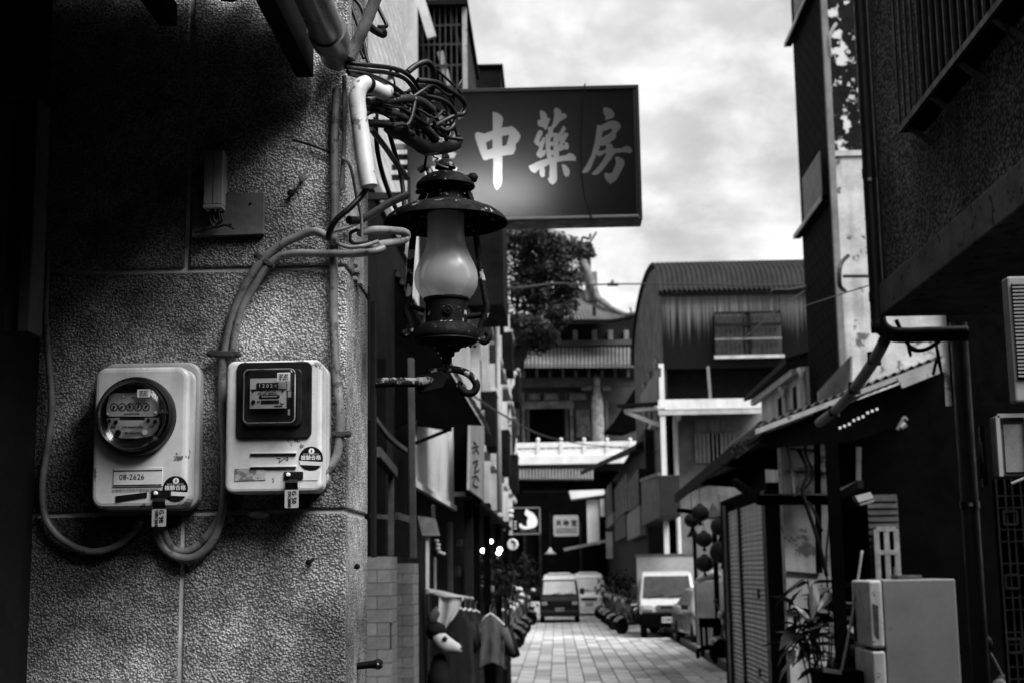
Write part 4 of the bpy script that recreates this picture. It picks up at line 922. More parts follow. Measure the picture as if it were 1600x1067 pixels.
def tiled_pier(label, x1, y0, ztop, w, dep, tl, tht, rows, holes=()):
    t = thing("tiled_pier", label, "pier", (x1 - w / 2, y0, 0), "tiled piers beside the stucco pillar")
    MB().box(x1 - w, x1 - 0.004, y0 + 0.006, y0 + dep, 0, ztop - 0.003).build("core", M_grout, t)
    fm_ = MB().box(0, tl - 0.0035, 0, 0.009, 0, tht - 0.0035).mesh("tile"); fm_.materials.append(M_gtile)
    hm_ = MB().box(0, tl / 2 - 0.0035, 0, 0.009, 0, tht - 0.0035).mesh("tile"); hm_.materials.append(M_gtile)
    sm_ = MB().box(0, 0.009, 0, tl / 2 - 0.0035, 0, tht - 0.0035).mesh("tile"); sm_.materials.append(M_gtile)
    for j in range(rows):
        z = ztop - (j + 1) * tht; k = 0; x = x1
        if j % 2: place("tile", hm_, t, loc=(x - tl / 2, y0 - 0.004, z)); x -= tl / 2
        while x > x1 - w + tl: x -= tl; place("tile", fm_, t, loc=(x, y0 - 0.004, z))
        for k in range(int(dep / (tl / 2))):
            if (j, k) not in holes: place("tile", sm_, t, loc=(x1 - 0.004, y0 + 0.006 + k * tl / 2, z))
    return t
tiled_pier("nearer tiled pier, its courses cut off by the stucco pillar", W(610, 900, 8.3).x, 8.3, W(600, 868, 8.3).z, 0.36, 0.36, 0.15, 0.0755, 12, {(5, 0), (6, 0)})
tiled_pier("farther tiled pier, slimmer courses, beside the clothes rack", W(645, 900, 10.6).x, 10.6, W(630, 879, 10.6).z, 0.30, 0.40, 0.15, 0.0755, 13)
cr = thing("iron_hook_tool", "black forked iron tool stuck between the two tiled piers", "tool", W(613, 940, 8.9))
MB().tube([W(612, 872, 8.9), W(612, 945, 8.9)], 0.012, 8).build("handle", M_iron, cr); MB().tube([W(612, 915, 8.9), W(620, 898, 8.9)], 0.009, 8).build("prong", M_iron, cr)
sb = thing("tilted_grey_board", "small tilted grey board fixed above the clothes rack", "board", W(668, 820, 13.5))
MB().prism([W(652, 805, 13.5), W(680, 809, 13.5), W(687, 836, 13.5), W(660, 836, 13.5)], (0, 0.03, 0)).build("board", M_timber, sb)
MB().bar(W(668, 835, 13.55), W(668, 920, 13.55), 0.03, 0.03).build("post", M_plaster, sb)

# ------------------------------------------------------------------ white row house further down the left side
bC = thing("white_row_house", "tall white row house with dark caged windows down the left side of the lane", "building", (FX, 30, 0))
MB().box(-7, FX, 24.5, 47.5, 3.42, 9.8).build("wall", M_plaster, bC)
MB().box(-7, FX + 0.10, 24.5, 24.9, 9.8, W(740, 108, 24.6).z).build("parapet", M_dark2, bC)
MB().box(-5, W(783, 120, 24.4).x, 24.2, 26.5, 6.5, W(740, 110, 24.3).z).build("roof_hut", M_dark2, bC)
MB().box(-5, W(784, 120, 24.4).x + 0.03, 24.15, 26.6, W(740, 110, 24.3).z, W(740, 106, 24.3).z).build("hut_roof", M_dark, bC)
for i in range(6):
    y0 = 25.6 + i * 3.6
    MB().box(FX, FX + 0.14, y0 - 0.7, y0 - 0.4, 3.3, 9.7).build("pilaster", M_plaster, bC)
    for fl in range(2):
        z0 = 4.2 + fl * 2.9
        w_ = MB().box(FX + 0.001, FX + 0.05, y0, y0 + 2.1, z0, z0 + 1.7).build("window", M_winglass, bC)
        MB().box(FX + 0.05, FX + 0.09, y0 + 0.99, y0 + 1.07, z0, z0 + 1.7).build("mullion", M_wframe, w_)
        MB().box(FX + 0.001, FX + 0.2, y0 - 0.1, y0 + 2.2, z0 - 0.12, z0 - 0.005).build("sill", M_plaster, w_)
        if (i + fl) % 2 == 0:
            MB().box(FX + 0.051, FX + 0.38, y0 + 0.2, y0 + 1.9, z0 + 0.0, z0 + 1.0).build("cage_box", M_dark2, w_)
            MB().box(FX + 0.3, FX + 0.40, y0 + 0.2, y0 + 1.9, z0 + 1.005, z0 + 1.07).build("cage_rail", M_plaster, w_)
    MB().box(FX, FX + 0.28, y0 - 0.3, y0 + 2.4, 6.55, 6.62).build("ledge", M_plasterg, bC)
dp = thing("white_drainpipe", "slim white drainpipe standing proud of the white row house", "pipe", W(776, 780, 27))
MB().tube([W(774, 380, 26.8), W(778, 600, 26.8), W(781, 800, 26.8)], 0.05, 10).build("pipe", M_plaster, dp, smooth=True)
ge = thing("bent_vent_pipe", "white swan-neck vent pipe sticking out above the temple balustrade", "pipe", W(793, 655, 40))
MB().tube(spline([W(795, 655, 40), W(794, 630, 40), W(795, 610, 40), W(800, 600, 40), W(801, 588, 40), W(807, 581, 40)], 5), 0.07, 8).build("pipe", M_plaster, ge, smooth=True)
MB().prism([W(776, 664, 40), W(798, 655, 40), W(798, 662, 40), W(776, 674, 40)], (0, 0.6, 0)).build("ledge", M_plaster, ge)
# dark ground-floor market front under the white house
mk = thing("dark_market_front", "market front with posts on the left side of the lane, its shaded inside painted as a black block", "shopfront", (-1.7, 30, 0))
MB().box(-4.5, -1.9, 16.9, 62, 0, 3.4).build("black_interior_block", M_dark, mk)  # solid black block painted in for the shade inside the shops
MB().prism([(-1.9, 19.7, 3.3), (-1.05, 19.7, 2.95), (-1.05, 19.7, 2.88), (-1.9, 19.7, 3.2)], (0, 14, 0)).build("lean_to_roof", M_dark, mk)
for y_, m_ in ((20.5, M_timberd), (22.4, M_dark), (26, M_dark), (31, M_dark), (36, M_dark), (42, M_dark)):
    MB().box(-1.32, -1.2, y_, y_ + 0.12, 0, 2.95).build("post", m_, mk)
# ================================================================== near right: concrete overhang
M_conc = gm("speckled_concrete", 0.38, 0.95, 0.6, 1.0, bump=0.8, bscale=90, vor=48, cav=0.75, bdist=0.014, streak=0.95, streak_v=0.10, sscale=1.6, rust=0.05, rust_v=0.03, rscale=30)
M_ledge = gm("weathered_ledge", 0.26, 0.9, 0.35, 4, bump=0.4, bscale=50, rust=0.2, rust_v=0.04, rscale=14)
M_peel = gm("peeling_plaster", 0.52, 0.85, 0.25, 2.2, streak=0.75, streak_v=0.25, sscale=6, rust=0.22, rust_v=0.10, rscale=3.0, bump=0.2, bscale=20)
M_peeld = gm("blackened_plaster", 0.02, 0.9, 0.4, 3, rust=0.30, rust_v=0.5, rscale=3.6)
M_dtile = gm("dark_facade_tile", 0.008, 0.8, 0.25, 3, spec=0.02, rnd=0.25)
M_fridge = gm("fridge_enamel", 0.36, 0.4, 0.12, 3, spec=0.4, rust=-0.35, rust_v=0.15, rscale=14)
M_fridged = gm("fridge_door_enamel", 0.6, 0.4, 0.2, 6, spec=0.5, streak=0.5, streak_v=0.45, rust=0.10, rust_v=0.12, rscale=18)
M_shutter = gm("shutter_slat_metal", 0.52, 0.45, 0.25, 3, spec=0.5, rnd=0.1, streak=0.3, streak_v=0.4)
M_acwhite = gm("aircon_white", 0.32, 0.5, 0.15, 4, streak=0.4, streak_v=0.5)
XO, YO = 1.9, 8.0
zo = W(1392, 494, YO).z
ov = thing("concrete_overhang", "dark stained concrete upper storey jutting over the right side", "building", (2.6, 6, zo))
MB().box(XO, 9.0, 4.85, YO, zo + 0.19, 9.0).build("wall", M_conc, ov, bevel=0.01)
MB().box(XO - 0.035, 9.0, 4.82, YO + 0.03, zo, zo + 0.186).build("lower_ledge", M_ledge, ov, bevel=0.01)
MB().box(3.3, 9.0, 5.65, YO - 0.2, 0, zo - 0.004).build("inner_wall", M_dark, ov)
# barred cage window
ca, cb = WX(1407, 204, XO - 0.13), WX(1580, -8, XO - 0.13)
cg = thing("cage_window", "black window cage with thin upright bars high on the concrete overhang", "window cage", (XO - 0.07, 6.3, ca.z))
y_a, y_b = ca.y, 4.87
MB().box(XO - 0.006, XO - 0.001, y_b, y_a, ca.z, ca.z + 2.2).build("dark_opening", M_dark, cg)
for zf in (0.0, 0.75, 1.5):
    MB().bar((XO - 0.13, y_b, ca.z + zf), (XO - 0.13, y_a, ca.z + zf), 0.02, 0.03).build("rail", M_steel, cg)
nb = int((y_a - y_b) / 0.11)
for i in range(nb + 1):
    MB().bar((XO - 0.13, y_a - i * 0.11, ca.z), (XO - 0.13, y_a - i * 0.11, ca.z + 2.2), 0.012, 0.012).build("bar", M_steel, cg)
MB().box(XO - 0.12, XO - 0.01, y_b, y_a, ca.z - 0.012, ca.z - 0.002).build("floor_sheet", M_dark, cg)
for yy in (y_a - 0.1, y_a - 0.55, y_a - 1.0, y_a - 1.5, y_a - 2.0):
    MB().prism([(XO - 0.12, yy, ca.z - 0.014), (XO - 0.09, yy, ca.z - 0.014), (XO - 0.002, yy, ca.z - 0.08), (XO - 0.002, yy, ca.z - 0.11)], (0, 0.03, 0)).build("support_bracket", M_ledge, cg)
# corner drainpipe with elbow, thin pipe beside it
dpz = W(1390, 522, YO + 0.06).z
dr = thing("black_drainpipe", "thick black drainpipe at the overhang corner bending level below it", "pipe", W(1372, 500, YO + 0.1))
xx = W(1371, 470, YO + 0.1).x
MB().tube(spline([(xx, YO + 0.1, 8.9), (xx, YO + 0.1, 6.0), (xx, YO + 0.1, dpz + 0.25), (xx, YO + 0.1, dpz + 0.09), (xx + 0.035, YO + 0.1, dpz + 0.025), (xx + 0.11, YO + 0.1, dpz), (xx + 0.3, YO + 0.1, dpz), (xx + 0.50, YO + 0.1, dpz)], 6), 0.044, 14).build("pipe", M_steel, dr, smooth=True)
for z_ in (dpz + 0.2, W(1350, 278, YO + 0.1).z, 5.9):
    MB().lathe([(0.049, z_), (0.049, z_ + 0.05)], (xx, YO + 0.1, 0), 14).build("collar", M_steel, dr, smooth=True, auto=40)
MB().lathe([(0.012, 0), (0.012, 0.02)], (xx - 0.02, YO + 0.05, W(1350, 278, YO).z), 8, '-Y').build("collar_bolt", M_white, dr)
tpip = thing("thin_grey_pipe", "thin pale pipe running up right beside the black drainpipe", "pipe", W(1385, 480, YO + 0.04))
x2 = W(1387, 470, YO + 0.02).x; MB().tube([(x2, YO + 0.045, dpz + 0.12), (x2, YO + 0.045, 8.9)], 0.013, 8).build("pipe", M_board, tpip, smooth=True)
sl = thing("sloping_waste_pipe", "grey waste pipe slanting down from the drainpipe elbow over the awning", "pipe", W(1330, 610, 9.5))
MB().tube(spline([W(1383, 530, 8.15), W(1366, 562, 8.6), W(1340, 600, 9.4), W(1310, 636, 10.4), W(1280, 660, 11.4)], 5), 0.036, 12).build("pipe", M_conduit, sl, smooth=True)
for a in ((1366, 560, 8.6), (1335, 606, 9.55), (1303, 642, 10.6)):
    MB().lathe([(0.0, -0.045), (0.042, -0.04), (0.042, 0.04), (0.0, 0.045)], W(*a), 12).build("joint_sleeve", M_steel, sl, smooth=True, auto=40)
for k, (lab, pts, r) in enumerate((
    ("black cable drooping from under the overhang beside the drainpipe elbow", [(1400, 500, 8.1), (1412, 525, 8.1), (1425, 545, 8.1), (1445, 546, 8.1), (1465, 535, 8.1), (1480, 520, 8.1)], 0.012),
    ("second black cable drooping lower and ending in a hook", [(1410, 512, 8.15), (1420, 540, 8.15), (1423, 556, 8.15), (1420, 540, 8.16), (1440, 548, 8.15), (1462, 540, 8.15), (1470, 575, 8.15)], 0.008),
    ("cable dropping from the level pipe onto the awning flap", [(1461, 520, 8.2), (1466, 560, 8.2), (1472, 585, 8.2), (1465, 560, 8.2), (1458, 585, 8.2)], 0.009),
    ("long thin wire crossing the concrete panel down to the drainpipe", [(1610, 245, 5.6), (1560, 310, 6.0), (1500, 375, 6.6), (1450, 410, 7.3), (1400, 433, 7.9), (1330, 455, 9.5), (1258, 478, 12)], 0.004))):
    tag(MB().tube(spline([W(a, b, y) for a, b, y in pts], 5), r, 6).build("cable", M_rubber, None, smooth=True), lab, "cable", "cables around the overhang")
# arcade column under the overhang and things against the shop wall
XS = 3.0
cp = thing("arcade_column_pipe", "round grey upright pipe under the overhang beside the lattice grille", "pipe", W(1520, 900, 8.4))
cx_ = W(1520, 860, 8.4).x
MB().tube([(cx_, 8.4, 0), (cx_, 8.4, zo + 0.02)], 0.050, 18).build("pipe", gm("grey_column_paint", 0.085, 0.5, 0.2, 4), cp, smooth=True)
MB().lathe([(0.056, 2.27), (0.056, 2.31)], (cx_, 8.4, 0), 18).build("band", M_steel, cp, smooth=True, auto=40)
MB().lathe([(0.012, 0), (0.012, 0.012)], (cx_ - 0.01, 8.344, 2.29), 8, '-Y').build("band_bolt", M_white, cp)
fl = thing("fluorescent_fitting", "slim pale tube light hanging upright in the gloom behind the pipe", "lamp", W(1533, 715, 8.9))
a, b = W(1531, 690, 8.9), W(1535, 747, 8.9); MB().tube([a, b], 0.012, 8).build("tube", M_bulb, fl, smooth=True)
MB().bar(a + V(0.02, 0.02, 0.1), b + V(0.02, 0.02, -0.05), 0.03, 0.02).build("batten", M_steel, fl)
XL = W(1556, 860, 7.3).x
def aircon(label, a, b, Y, dep, grp):
    x0, x1, z0, z1 = px_rect(a, b, Y)
    t = thing("air_conditioner", label, "air conditioner", ((x0 + x1) / 2, Y, z0), grp)
    return t, x0, x1, z0, z1
t, x0, x1, z0, z1 = aircon("upper white air conditioner with louvred grille at the picture edge", (1573, 432), (1690, 626), 5.0, 0.4, "air conditioners under the overhang")
MB().box(x0, x1, 5.0, 5.07, z0, z1).build("housing", M_acwhite, t, bevel=0.008)
MB().box(x0 + 0.012, x1 - 0.01, 4.994, 4.999, z0 + 0.08, z1 - 0.03).build("grille_recess", M_dark, t)
for k in range(26):
    z = z0 + 0.09 + k * (z1 - z0 - 0.12) / 25
    MB().bar((x0 + 0.012, 4.99, z), (x1 - 0.010, 4.99, z), 0.010, 0.006).build("louvre", M_acwhite, t)
t, x0, x1, z0, z1 = aircon("lower boxed air conditioner with a dusty mesh front below the louvred one", (1552, 650), (1690, 742), 5.05, 0.4, "air conditioners under the overhang")
MB().box(x0, x1, 5.05, 5.10, z0, z1).build("housing", M_board, t, bevel=0.006)
MB().box(x0 + 0.03, x1 - 0.02, 5.043, 5.049, z0 + 0.015, z1 - 0.03).build("mesh_front", gm("dusty_mesh", 0.22, 0.9, 0.3, 10), t)
for q0, q1 in (((x0, z0), (x0, z1)), ((x0, z1), (x1, z1)), ((x0 + 0.10, z0), (x0 + 0.10, z1))):
    MB().bar((q0[0] + 0.008, 5.035, q0[1]), (q1[0] + 0.008, 5.035, q1[1]), 0.014, 0.014).build("frame_rail", M_acwhite, t)
MB().tube([W(1580, 755, 5.0), W(1612, 742, 5.0)], 0.005, 6).build("stay_rod", M_acwhite, t)
MB().box(1.90, 2.3, 5.12, 5.5, 0, zo - 0.003).build("arcade_pillar", M_dark2, ov)
gr = thing("lattice_grille", "dim iron lattice window grille with small square inserts below the air conditioners", "grille", (XL, 7.35, 1.0))
x0, x1, z0, z1 = px_rect((1556, 748), (1690, 1150), 7.35)
MB().box(x0, x1, 7.40, 7.42, z0, z1).build("dark_backing", M_dark, gr)
M_grl = gm("dim_grille_iron", 0.3, 0.6, 0.3, 10)
for k in range(9):
    x = x0 + (x1 - x0) * k / 8 * 0.94 + 0.004 * (k % 2); MB().bar((x, 7.35, z0), (x, 7.35, z1), 0.007, 0.012).build("upright", M_grl, gr)
for k in range(15):
    z = z0 + (z1 - z0) * (k + 0.3 * (k % 2)) / 15; MB().bar((x0, 7.355, z), (x1, 7.355, z), 0.010, 0.007).build("crossbar", M_grl, gr)
for k in range(3):
    p = W(1579 + 3 * k, 808 + 100 * k, 7.33); s = 0.033
    for d0, d1 in (((-s, -s), (s, -s)), ((s, -s), (s, s)), ((s, s), (-s, s)), ((-s, s), (-s, -s))):
        MB().bar(p + V(d0[0], 0, d0[1]), p + V(d1[0], 0, d1[1]), 0.008, 0.014).build("square_insert", M_grl, gr)
# fridge
YFr = 11.4
fx0_, fx1_ = W(1381, 960, YFr).x, W(1496, 960, YFr).x
fzt = W(1400, 905, YFr).z
fg = thing("old_refrigerator", "old off-white two-door refrigerator standing turned to the lane on the right", "refrigerator", ((fx0_ + fx1_) / 2, YFr, 0))
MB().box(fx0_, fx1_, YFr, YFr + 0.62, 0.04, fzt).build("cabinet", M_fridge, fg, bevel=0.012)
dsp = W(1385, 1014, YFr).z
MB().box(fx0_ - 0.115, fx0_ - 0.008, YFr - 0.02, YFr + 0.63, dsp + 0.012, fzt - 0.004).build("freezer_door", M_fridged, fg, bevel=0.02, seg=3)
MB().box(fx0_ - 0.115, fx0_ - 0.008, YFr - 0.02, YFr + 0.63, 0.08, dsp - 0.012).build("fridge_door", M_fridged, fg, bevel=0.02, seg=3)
MB().box(fx0_ - 0.012, fx0_ + 0.004, YFr + 0.01, YFr + 0.6, 0.08, fzt - 0.01).build("door_gasket", M_black, fg)
MB().box(fx0_ - 0.1, fx0_ - 0.03, YFr + 0.0, YFr + 0.05, dsp - 0.010, dsp + 0.010).build("hinge", M_steel, fg)
MB().box(fx0_ - 0.135, fx0_ - 0.114, YFr + 0.5, YFr + 0.54, dsp + 0.04, dsp + 0.30).build("handle", M_steel, fg, bevel=0.006)
MB().prism([(fx0_ - 0.09, YFr - 0.0225, fzt - 0.18), (fx0_ - 0.045, YFr - 0.0225, fzt - 0.20), (fx0_ - 0.05, YFr - 0.0225, fzt - 0.46), (fx0_ - 0.085, YFr - 0.0225, fzt - 0.42)], (0, 0.001, 0)).build("torn_sticker", gm("torn_sticker_paper", 0.16, 0.8, 0.4, 20, rust=0.4, rust_v=0.05, rscale=40), fg)
it = thing("metal_rack_tray", "small dark tray and clamp lying on top of the refrigerator", "tray", W(1415, 900, YFr + 0.3))
MB().box(W(1398, 900, YFr + 0.3).x, W(1436, 900, YFr + 0.3).x, YFr + 0.2, YFr + 0.45, fzt + 0.001, fzt + 0.03).build("tray", M_board, it, bevel=0.004)
MB().box(W(1396, 900, YFr + 0.3).x, W(1400, 900, YFr + 0.3).x, YFr + 0.22, YFr + 0.28, fzt + 0.031, fzt + 0.10).build("upright_clip", M_steelp, it)
# dim clapboard house behind the fridge
ch_ = thing("clapboard_lean_to", "dim clapboard lean-to with a small window in the shade behind the refrigerator", "shed", W(1390, 850, 13.9))
x0, x1, z0, z1 = px_rect((1356, 772), (1412, 930), 13.9)
MB().box(x0, x1, 13.96, 14.5, 0, z1 + 0.1).build("wall_backing", M_dark, ch_)
M_clap = gm("dim_clapboard", 0.11, 0.8, 0.3, 6, rnd=0.2)
nbd = 15; bh = (z1 - z0) / nbd
for k in range(nbd):
    MB().prism([(x0, 13.95, z0 + k * bh), (x1, 13.95, z0 + k * bh), (x1, 13.93, z0 + k * bh), (x0, 13.93, z0 + k * bh)], (0, 0.02, bh)).build("clapboard", M_clap, ch_)
wx0, wx1, wz0, wz1 = px_rect((1369, 826), (1402, 862), 13.85)
w_ = MB().box(wx0, wx1, 13.89, 13.9, wz0 - 0.3, wz1).build("window", M_winglass, ch_)
for a, b in (((wx0, wz1), (wx1, wz1)), ((wx0, wz0), (wx1, wz0)), ((wx0, wz1), (wx0, wz0 - .3)), ((wx1, wz1), (wx1, wz0 - .3)), (((wx0 + wx1) / 2, wz1), ((wx0 + wx1) / 2, wz0 - .3))):
    MB().bar((a[0], 13.87, a[1]), (b[0], 13.87, b[1]), 0.05, 0.045).build("window_bar", M_timber, w_)
bx = thing("wall_meter_box", "small pale box lamp on the dim wall above the clapboard lean-to", "box", W(1352, 778, 13.5))
MB().prism([W(1336, 774, 13.5), W(1360, 768, 13.5), W(1365, 777, 13.5), W(1342, 784, 13.5)], (0, 0.15, 0)).build("cover", M_greybox, bx); MB().prism([W(1343, 786, 13.5), W(1366, 780, 13.5), W(1366, 783, 13.5), W(1345, 789, 13.5)], (0, 0.15, 0)).build("lower_lip", M_timber, bx)
# ------------------------------------------------------------------ shed roof with pale edge, shop under it
Ym = 13.6
ra, rb, rc = W(1180, 670, Ym), W(1400, 588, Ym), W(1476, 558, Ym)
sr = thing("pale_edged_awning", "sloping sheet awning with a pale edge over the right shops", "awning", ra)
MB().prism([ra, rc, rc + V(0, 0, -0.05), ra + V(0, 0, -0.05)], (0, 0.04, 0)).build("pale_fascia", M_steelp, sr)
def srf(u, v):
    p = ra.lerp(rc, u); return p + V(0, 0.045 + v * 2.0, 0.02 + 0.018 * math.sin(u * 2 * math.pi * 22))
MB().sheet(srf, 132, 1, (0, 0, 0.008)).build("corrugated_sheet", M_steel, sr, smooth=True, auto=50)
MB().prism([W(1402, 590, Ym - 0.1), W(1468, 560, Ym - 0.1), W(1475, 580, Ym - 0.1), W(1410, 606, Ym - 0.1)], (0, 0.03, 0.0)).build("loose_flap", M_steelp, sr)
MB().prism([W(1190, 680, Ym + 0.1), W(1475, 574, Ym + 0.1), W(1478, 640, Ym + 0.1), W(1330, 690, Ym + 0.1), W(1200, 700, Ym + 0.1)], (0, 0.03, 0)).build("dark_soffit_board", M_dark, sr)
for k in range(12):
    p = W(1290 + k * 7.2, 680 - k * 3.9 + (k % 3), Ym - 0.02); MB().box(p.x - 0.011, p.x + 0.011, p.y - 0.03, p.y - 0.01, p.z - 0.012, p.z + 0.012).build("sheet_clip", M_white, sr)
lg = thing("lower_awning", "dark battered shop awning stepping down along the right side of the lane", "awning", W(1120, 720, 20))
e0, e1 = WX(1192, 668, 2.28), WX(1056, 778, 2.28)
def lgf(u, v):
    p = e0.lerp(e1, u); return p + V(v * 1.3, 0, v * 0.45 + 0.03 * math.sin(u * 40) * (1 - v))
MB().sheet(lgf, 60, 2, (0, 0, 0.03)).build("sheet", M_steel, lg, smooth=True, auto=50)
MB().bar(e0, e1, 0.05, 0.16).build("front_board", M_timberd, lg)
for u in (0.12, 0.4, 0.7):
    p = e0.lerp(e1, u); MB().prism([p + V(0.02, 0, 0), p + V(1.2, 0, 0.42), p + V(1.2, 0, -0.1)], (0, 0.06, 0)).build("side_bracket", M_dark, lg)
ab = thing("slanted_name_board", "slanted dark board with faint pale marks under the awning edge", "signboard", W(1165, 690, 16.6))
q4 = [W(1138, 700, 17.4), W(1190, 664, 16.0), W(1194, 684, 16.0), W(1150, 716, 17.4)]
MB().prism(q4, (0.02, 0.05, 0)).build("board", gm("stained_name_board", 0.09, 0.8, 0.3, 8, rust=0.4, rust_v=0.3, rscale=16), ab)
# shutter shop
XSh = 2.62
ya, yb = WX(1200, 900, XSh).y, WX(1143, 900, XSh).y
zs1 = W(1190, 780, ya).z
ss = thing("roller_shutter", "grey ribbed roller shutter seen edge-on along the right side", "shutter", (XSh, (ya + yb) / 2, 0))
ns = 44; hs_ = zs1 / ns
smesh = MB().prism([(0, 0, 0), (-0.018, 0, hs_ * 0.35), (-0.018, 0, hs_ * 0.65), (0, 0, hs_ * 0.98), (0.012, 0, hs_ * 0.98), (0.012, 0, 0)], (0, yb - ya, 0)).mesh("slat"); smesh.materials.append(M_shutter)
for k in range(ns): place("slat", smesh, ss, loc=(XSh, ya, k * hs_))
MB().box(XSh - 0.05, XSh + 0.1, ya + (yb - ya) * 0.62, ya + (yb - ya) * 0.62 + 0.10, 0, zs1).build("centre_post", M_steel, ss)
for k_ in (-0.1, 1.0): MB().box(XSh - 0.06, XSh + 0.12, ya + (yb - ya) * k_, ya + (yb - ya) * k_ + 0.30, 0, zs1 + 0.1).build("side_post", M_steel, ss)
MB().box(XSh - 0.03, XSh - 0.005, ya + 0.7, ya + 0.85, 1.55, 1.68).build("lock_box", M_steel, ss); MB().box(XSh - 0.03, XSh - 0.005, ya + 0.9, ya + 1.05, 0.55, 0.65).build("lock_box", M_steel, ss)
shp = thing("right_shop_row", "black low shop row carrying the roller shutter and awnings", "building", (4, 18, 0))
MB().box(XSh + 0.03, 6.0, ya - 0.02, yb + 1.4, 0, 3.0).build("wall", M_dark, shp)
MB().box(W(1198, 900, ya - 0.1).x, W(1227, 900, ya - 0.1).x, ya - 0.12, ya - 0.03, 0, W(1200, 800, ya).z).build("grey_panel", M_plasterg, shp)
MB().box(W(1216, 900, ya - 0.1).x, W(1228, 900, ya - 0.1).x, ya - 0.16, ya - 0.121, 0, W(1200, 772, ya).z).build("door_post", M_steel, shp)
pw = thing("peeling_white_wall", "bright peeling white wall end between the shutter and the dark arcade", "wall", W(1262, 900, ya + 0.6))
x0, x1 = W(1228, 900, 14.35).x, W(1302, 900, 14.35).x
MB().box(x0, x1, 14.35, 14.55, 0, W(1260, 664, 14.35).z).build("wall", gm("peeling_bright_wall", 0.58, 0.85, 0.25, 2.4, streak=0.55, streak_v=0.3, sscale=9, rust=0.25, rust_v=0.16, rscale=5, bump=0.2, bscale=20), pw)
for k, yy in enumerate((640, 700, 735, 893, 955)):
    MB().bar(W(1229, yy, 14.33), W(1300 - 20 * (k % 2), yy + 4, 14.33), 0.02, 0.02).build("surface_pipe", M_steel, pw)
da = thing("dark_arcade_block", "arcade bay painted black for its shade, behind the plants and refrigerator on the right", "building", (4.5, 14, 0))
MB().box(W(1302, 800, 14.6).x, 7.0, 14.6, 17.9, 0, 3.55).build("bay", M_dark, da)  # solid black block, the bay's inner shade put into its colour
MB().box(W(1300, 860, 12.4).x, W(1318, 860, 12.4).x, 12.4, 12.5, 0, W(1310, 650, 12.4).z).build("post", M_dark, da)
wf_ = thing("dim_window_frame", "dim wooden window frame on the black arcade bay above the refrigerator", "window frame", W(1325, 780, 14.5))
for a, b in (((1341, 698), (1341, 754)), ((1341, 754), (1296, 774)), ((1297, 700), (1297, 772))): MB().bar(W(a[0], a[1], 14.56), W(b[0], b[1], 14.56), 0.05, 0.05).build("frame_bar", M_timber, wf_)
hk = thing("hanging_tool", "small pale tool hanging high in the black arcade", "tool", W(1408, 660, 12.8))
MB().tube(spline([W(1402, 671, 12.8), W(1408, 660, 12.8), W(1413, 652, 12.8), W(1417, 656, 12.8)], 4), 0.016, 6).build("handle", M_plasterg, hk); MB().tube([W(1408, 668, 12.8), W(1415, 662, 12.8)], [0.02, 0.03], 6).build("blade", M_plaster, hk)
bm = thing("timber_cross_beam", "black cross beam with a pale top edge joining shutter and arcade", "beam", W(1250, 782, 14.0))
MB().bar(W(1186, 780, 14.2), W(1312, 779, 14.0), 0.08, 0.11).build("beam", M_dark, bm); MB().bar(W(1188, 772.5, 14.18), W(1304, 772, 13.98), 0.09, 0.012).build("pale_top", M_plasterg, bm)
MB().bar(W(1312, 775, 14.0), W(1345, 756, 12.6), 0.05, 0.07).build("brace", M_timberd, bm); MB().bar(W(1188, 782, 14.2), W(1148, 752, 15.4), 0.06, 0.08).build("brace", M_dark, bm)
ps = thing("slim_black_post", "slim black steel post in front of the peeling white wall", "post", W(1277, 900, 14.1))
MB().bar(W(1276, 660, 14.1), W(1280, 895, 14.1), 0.055, 0.055).build("post", M_dark, ps)
for k, (lab, pts, r, m_) in enumerate((("pale hose bending down from the awning onto the beam", [(1214, 680, 13.9), (1226, 690, 13.9), (1235, 720, 13.9), (1240, 775, 13.9)], 0.020, M_plasterg),
    ("dark twisted vine stem beside the slim post", [(1247, 700, 13.8), (1262, 735, 13.8), (1254, 765, 13.8), (1264, 800, 13.8), (1280, 850, 13.8), (1292, 900, 13.8)], 0.020, M_wooddark),
    ("second vine stem looping round the slim post", [(1275, 640, 13.85), (1258, 700, 13.85), (1270, 740, 13.85), (1252, 775, 13.85), (1268, 790, 13.85), (1285, 830, 13.85)], 0.013, M_wooddark),
    ("thin cable hanging along the edge of the peeling wall", [(1290, 720, 13.9), (1296, 800, 13.9), (1291, 870, 13.9), (1294, 930, 13.9)], 0.010, M_rubber),
    ("leaning broom stick beside the refrigerator", [(1347, 860, 12.0), (1330, 970, 11.8), (1312, 1060, 11.7)], 0.012, M_timber))):
    tag(MB().tube(spline([W(a, b, y) for a, b, y in pts], 5), r, 7).build(("hose", "vine_stem", "vine_stem", "cable", "broom_stick")[k], m_, None, smooth=True), lab, ("hose", "vine", "vine", "cable", "stick")[k])
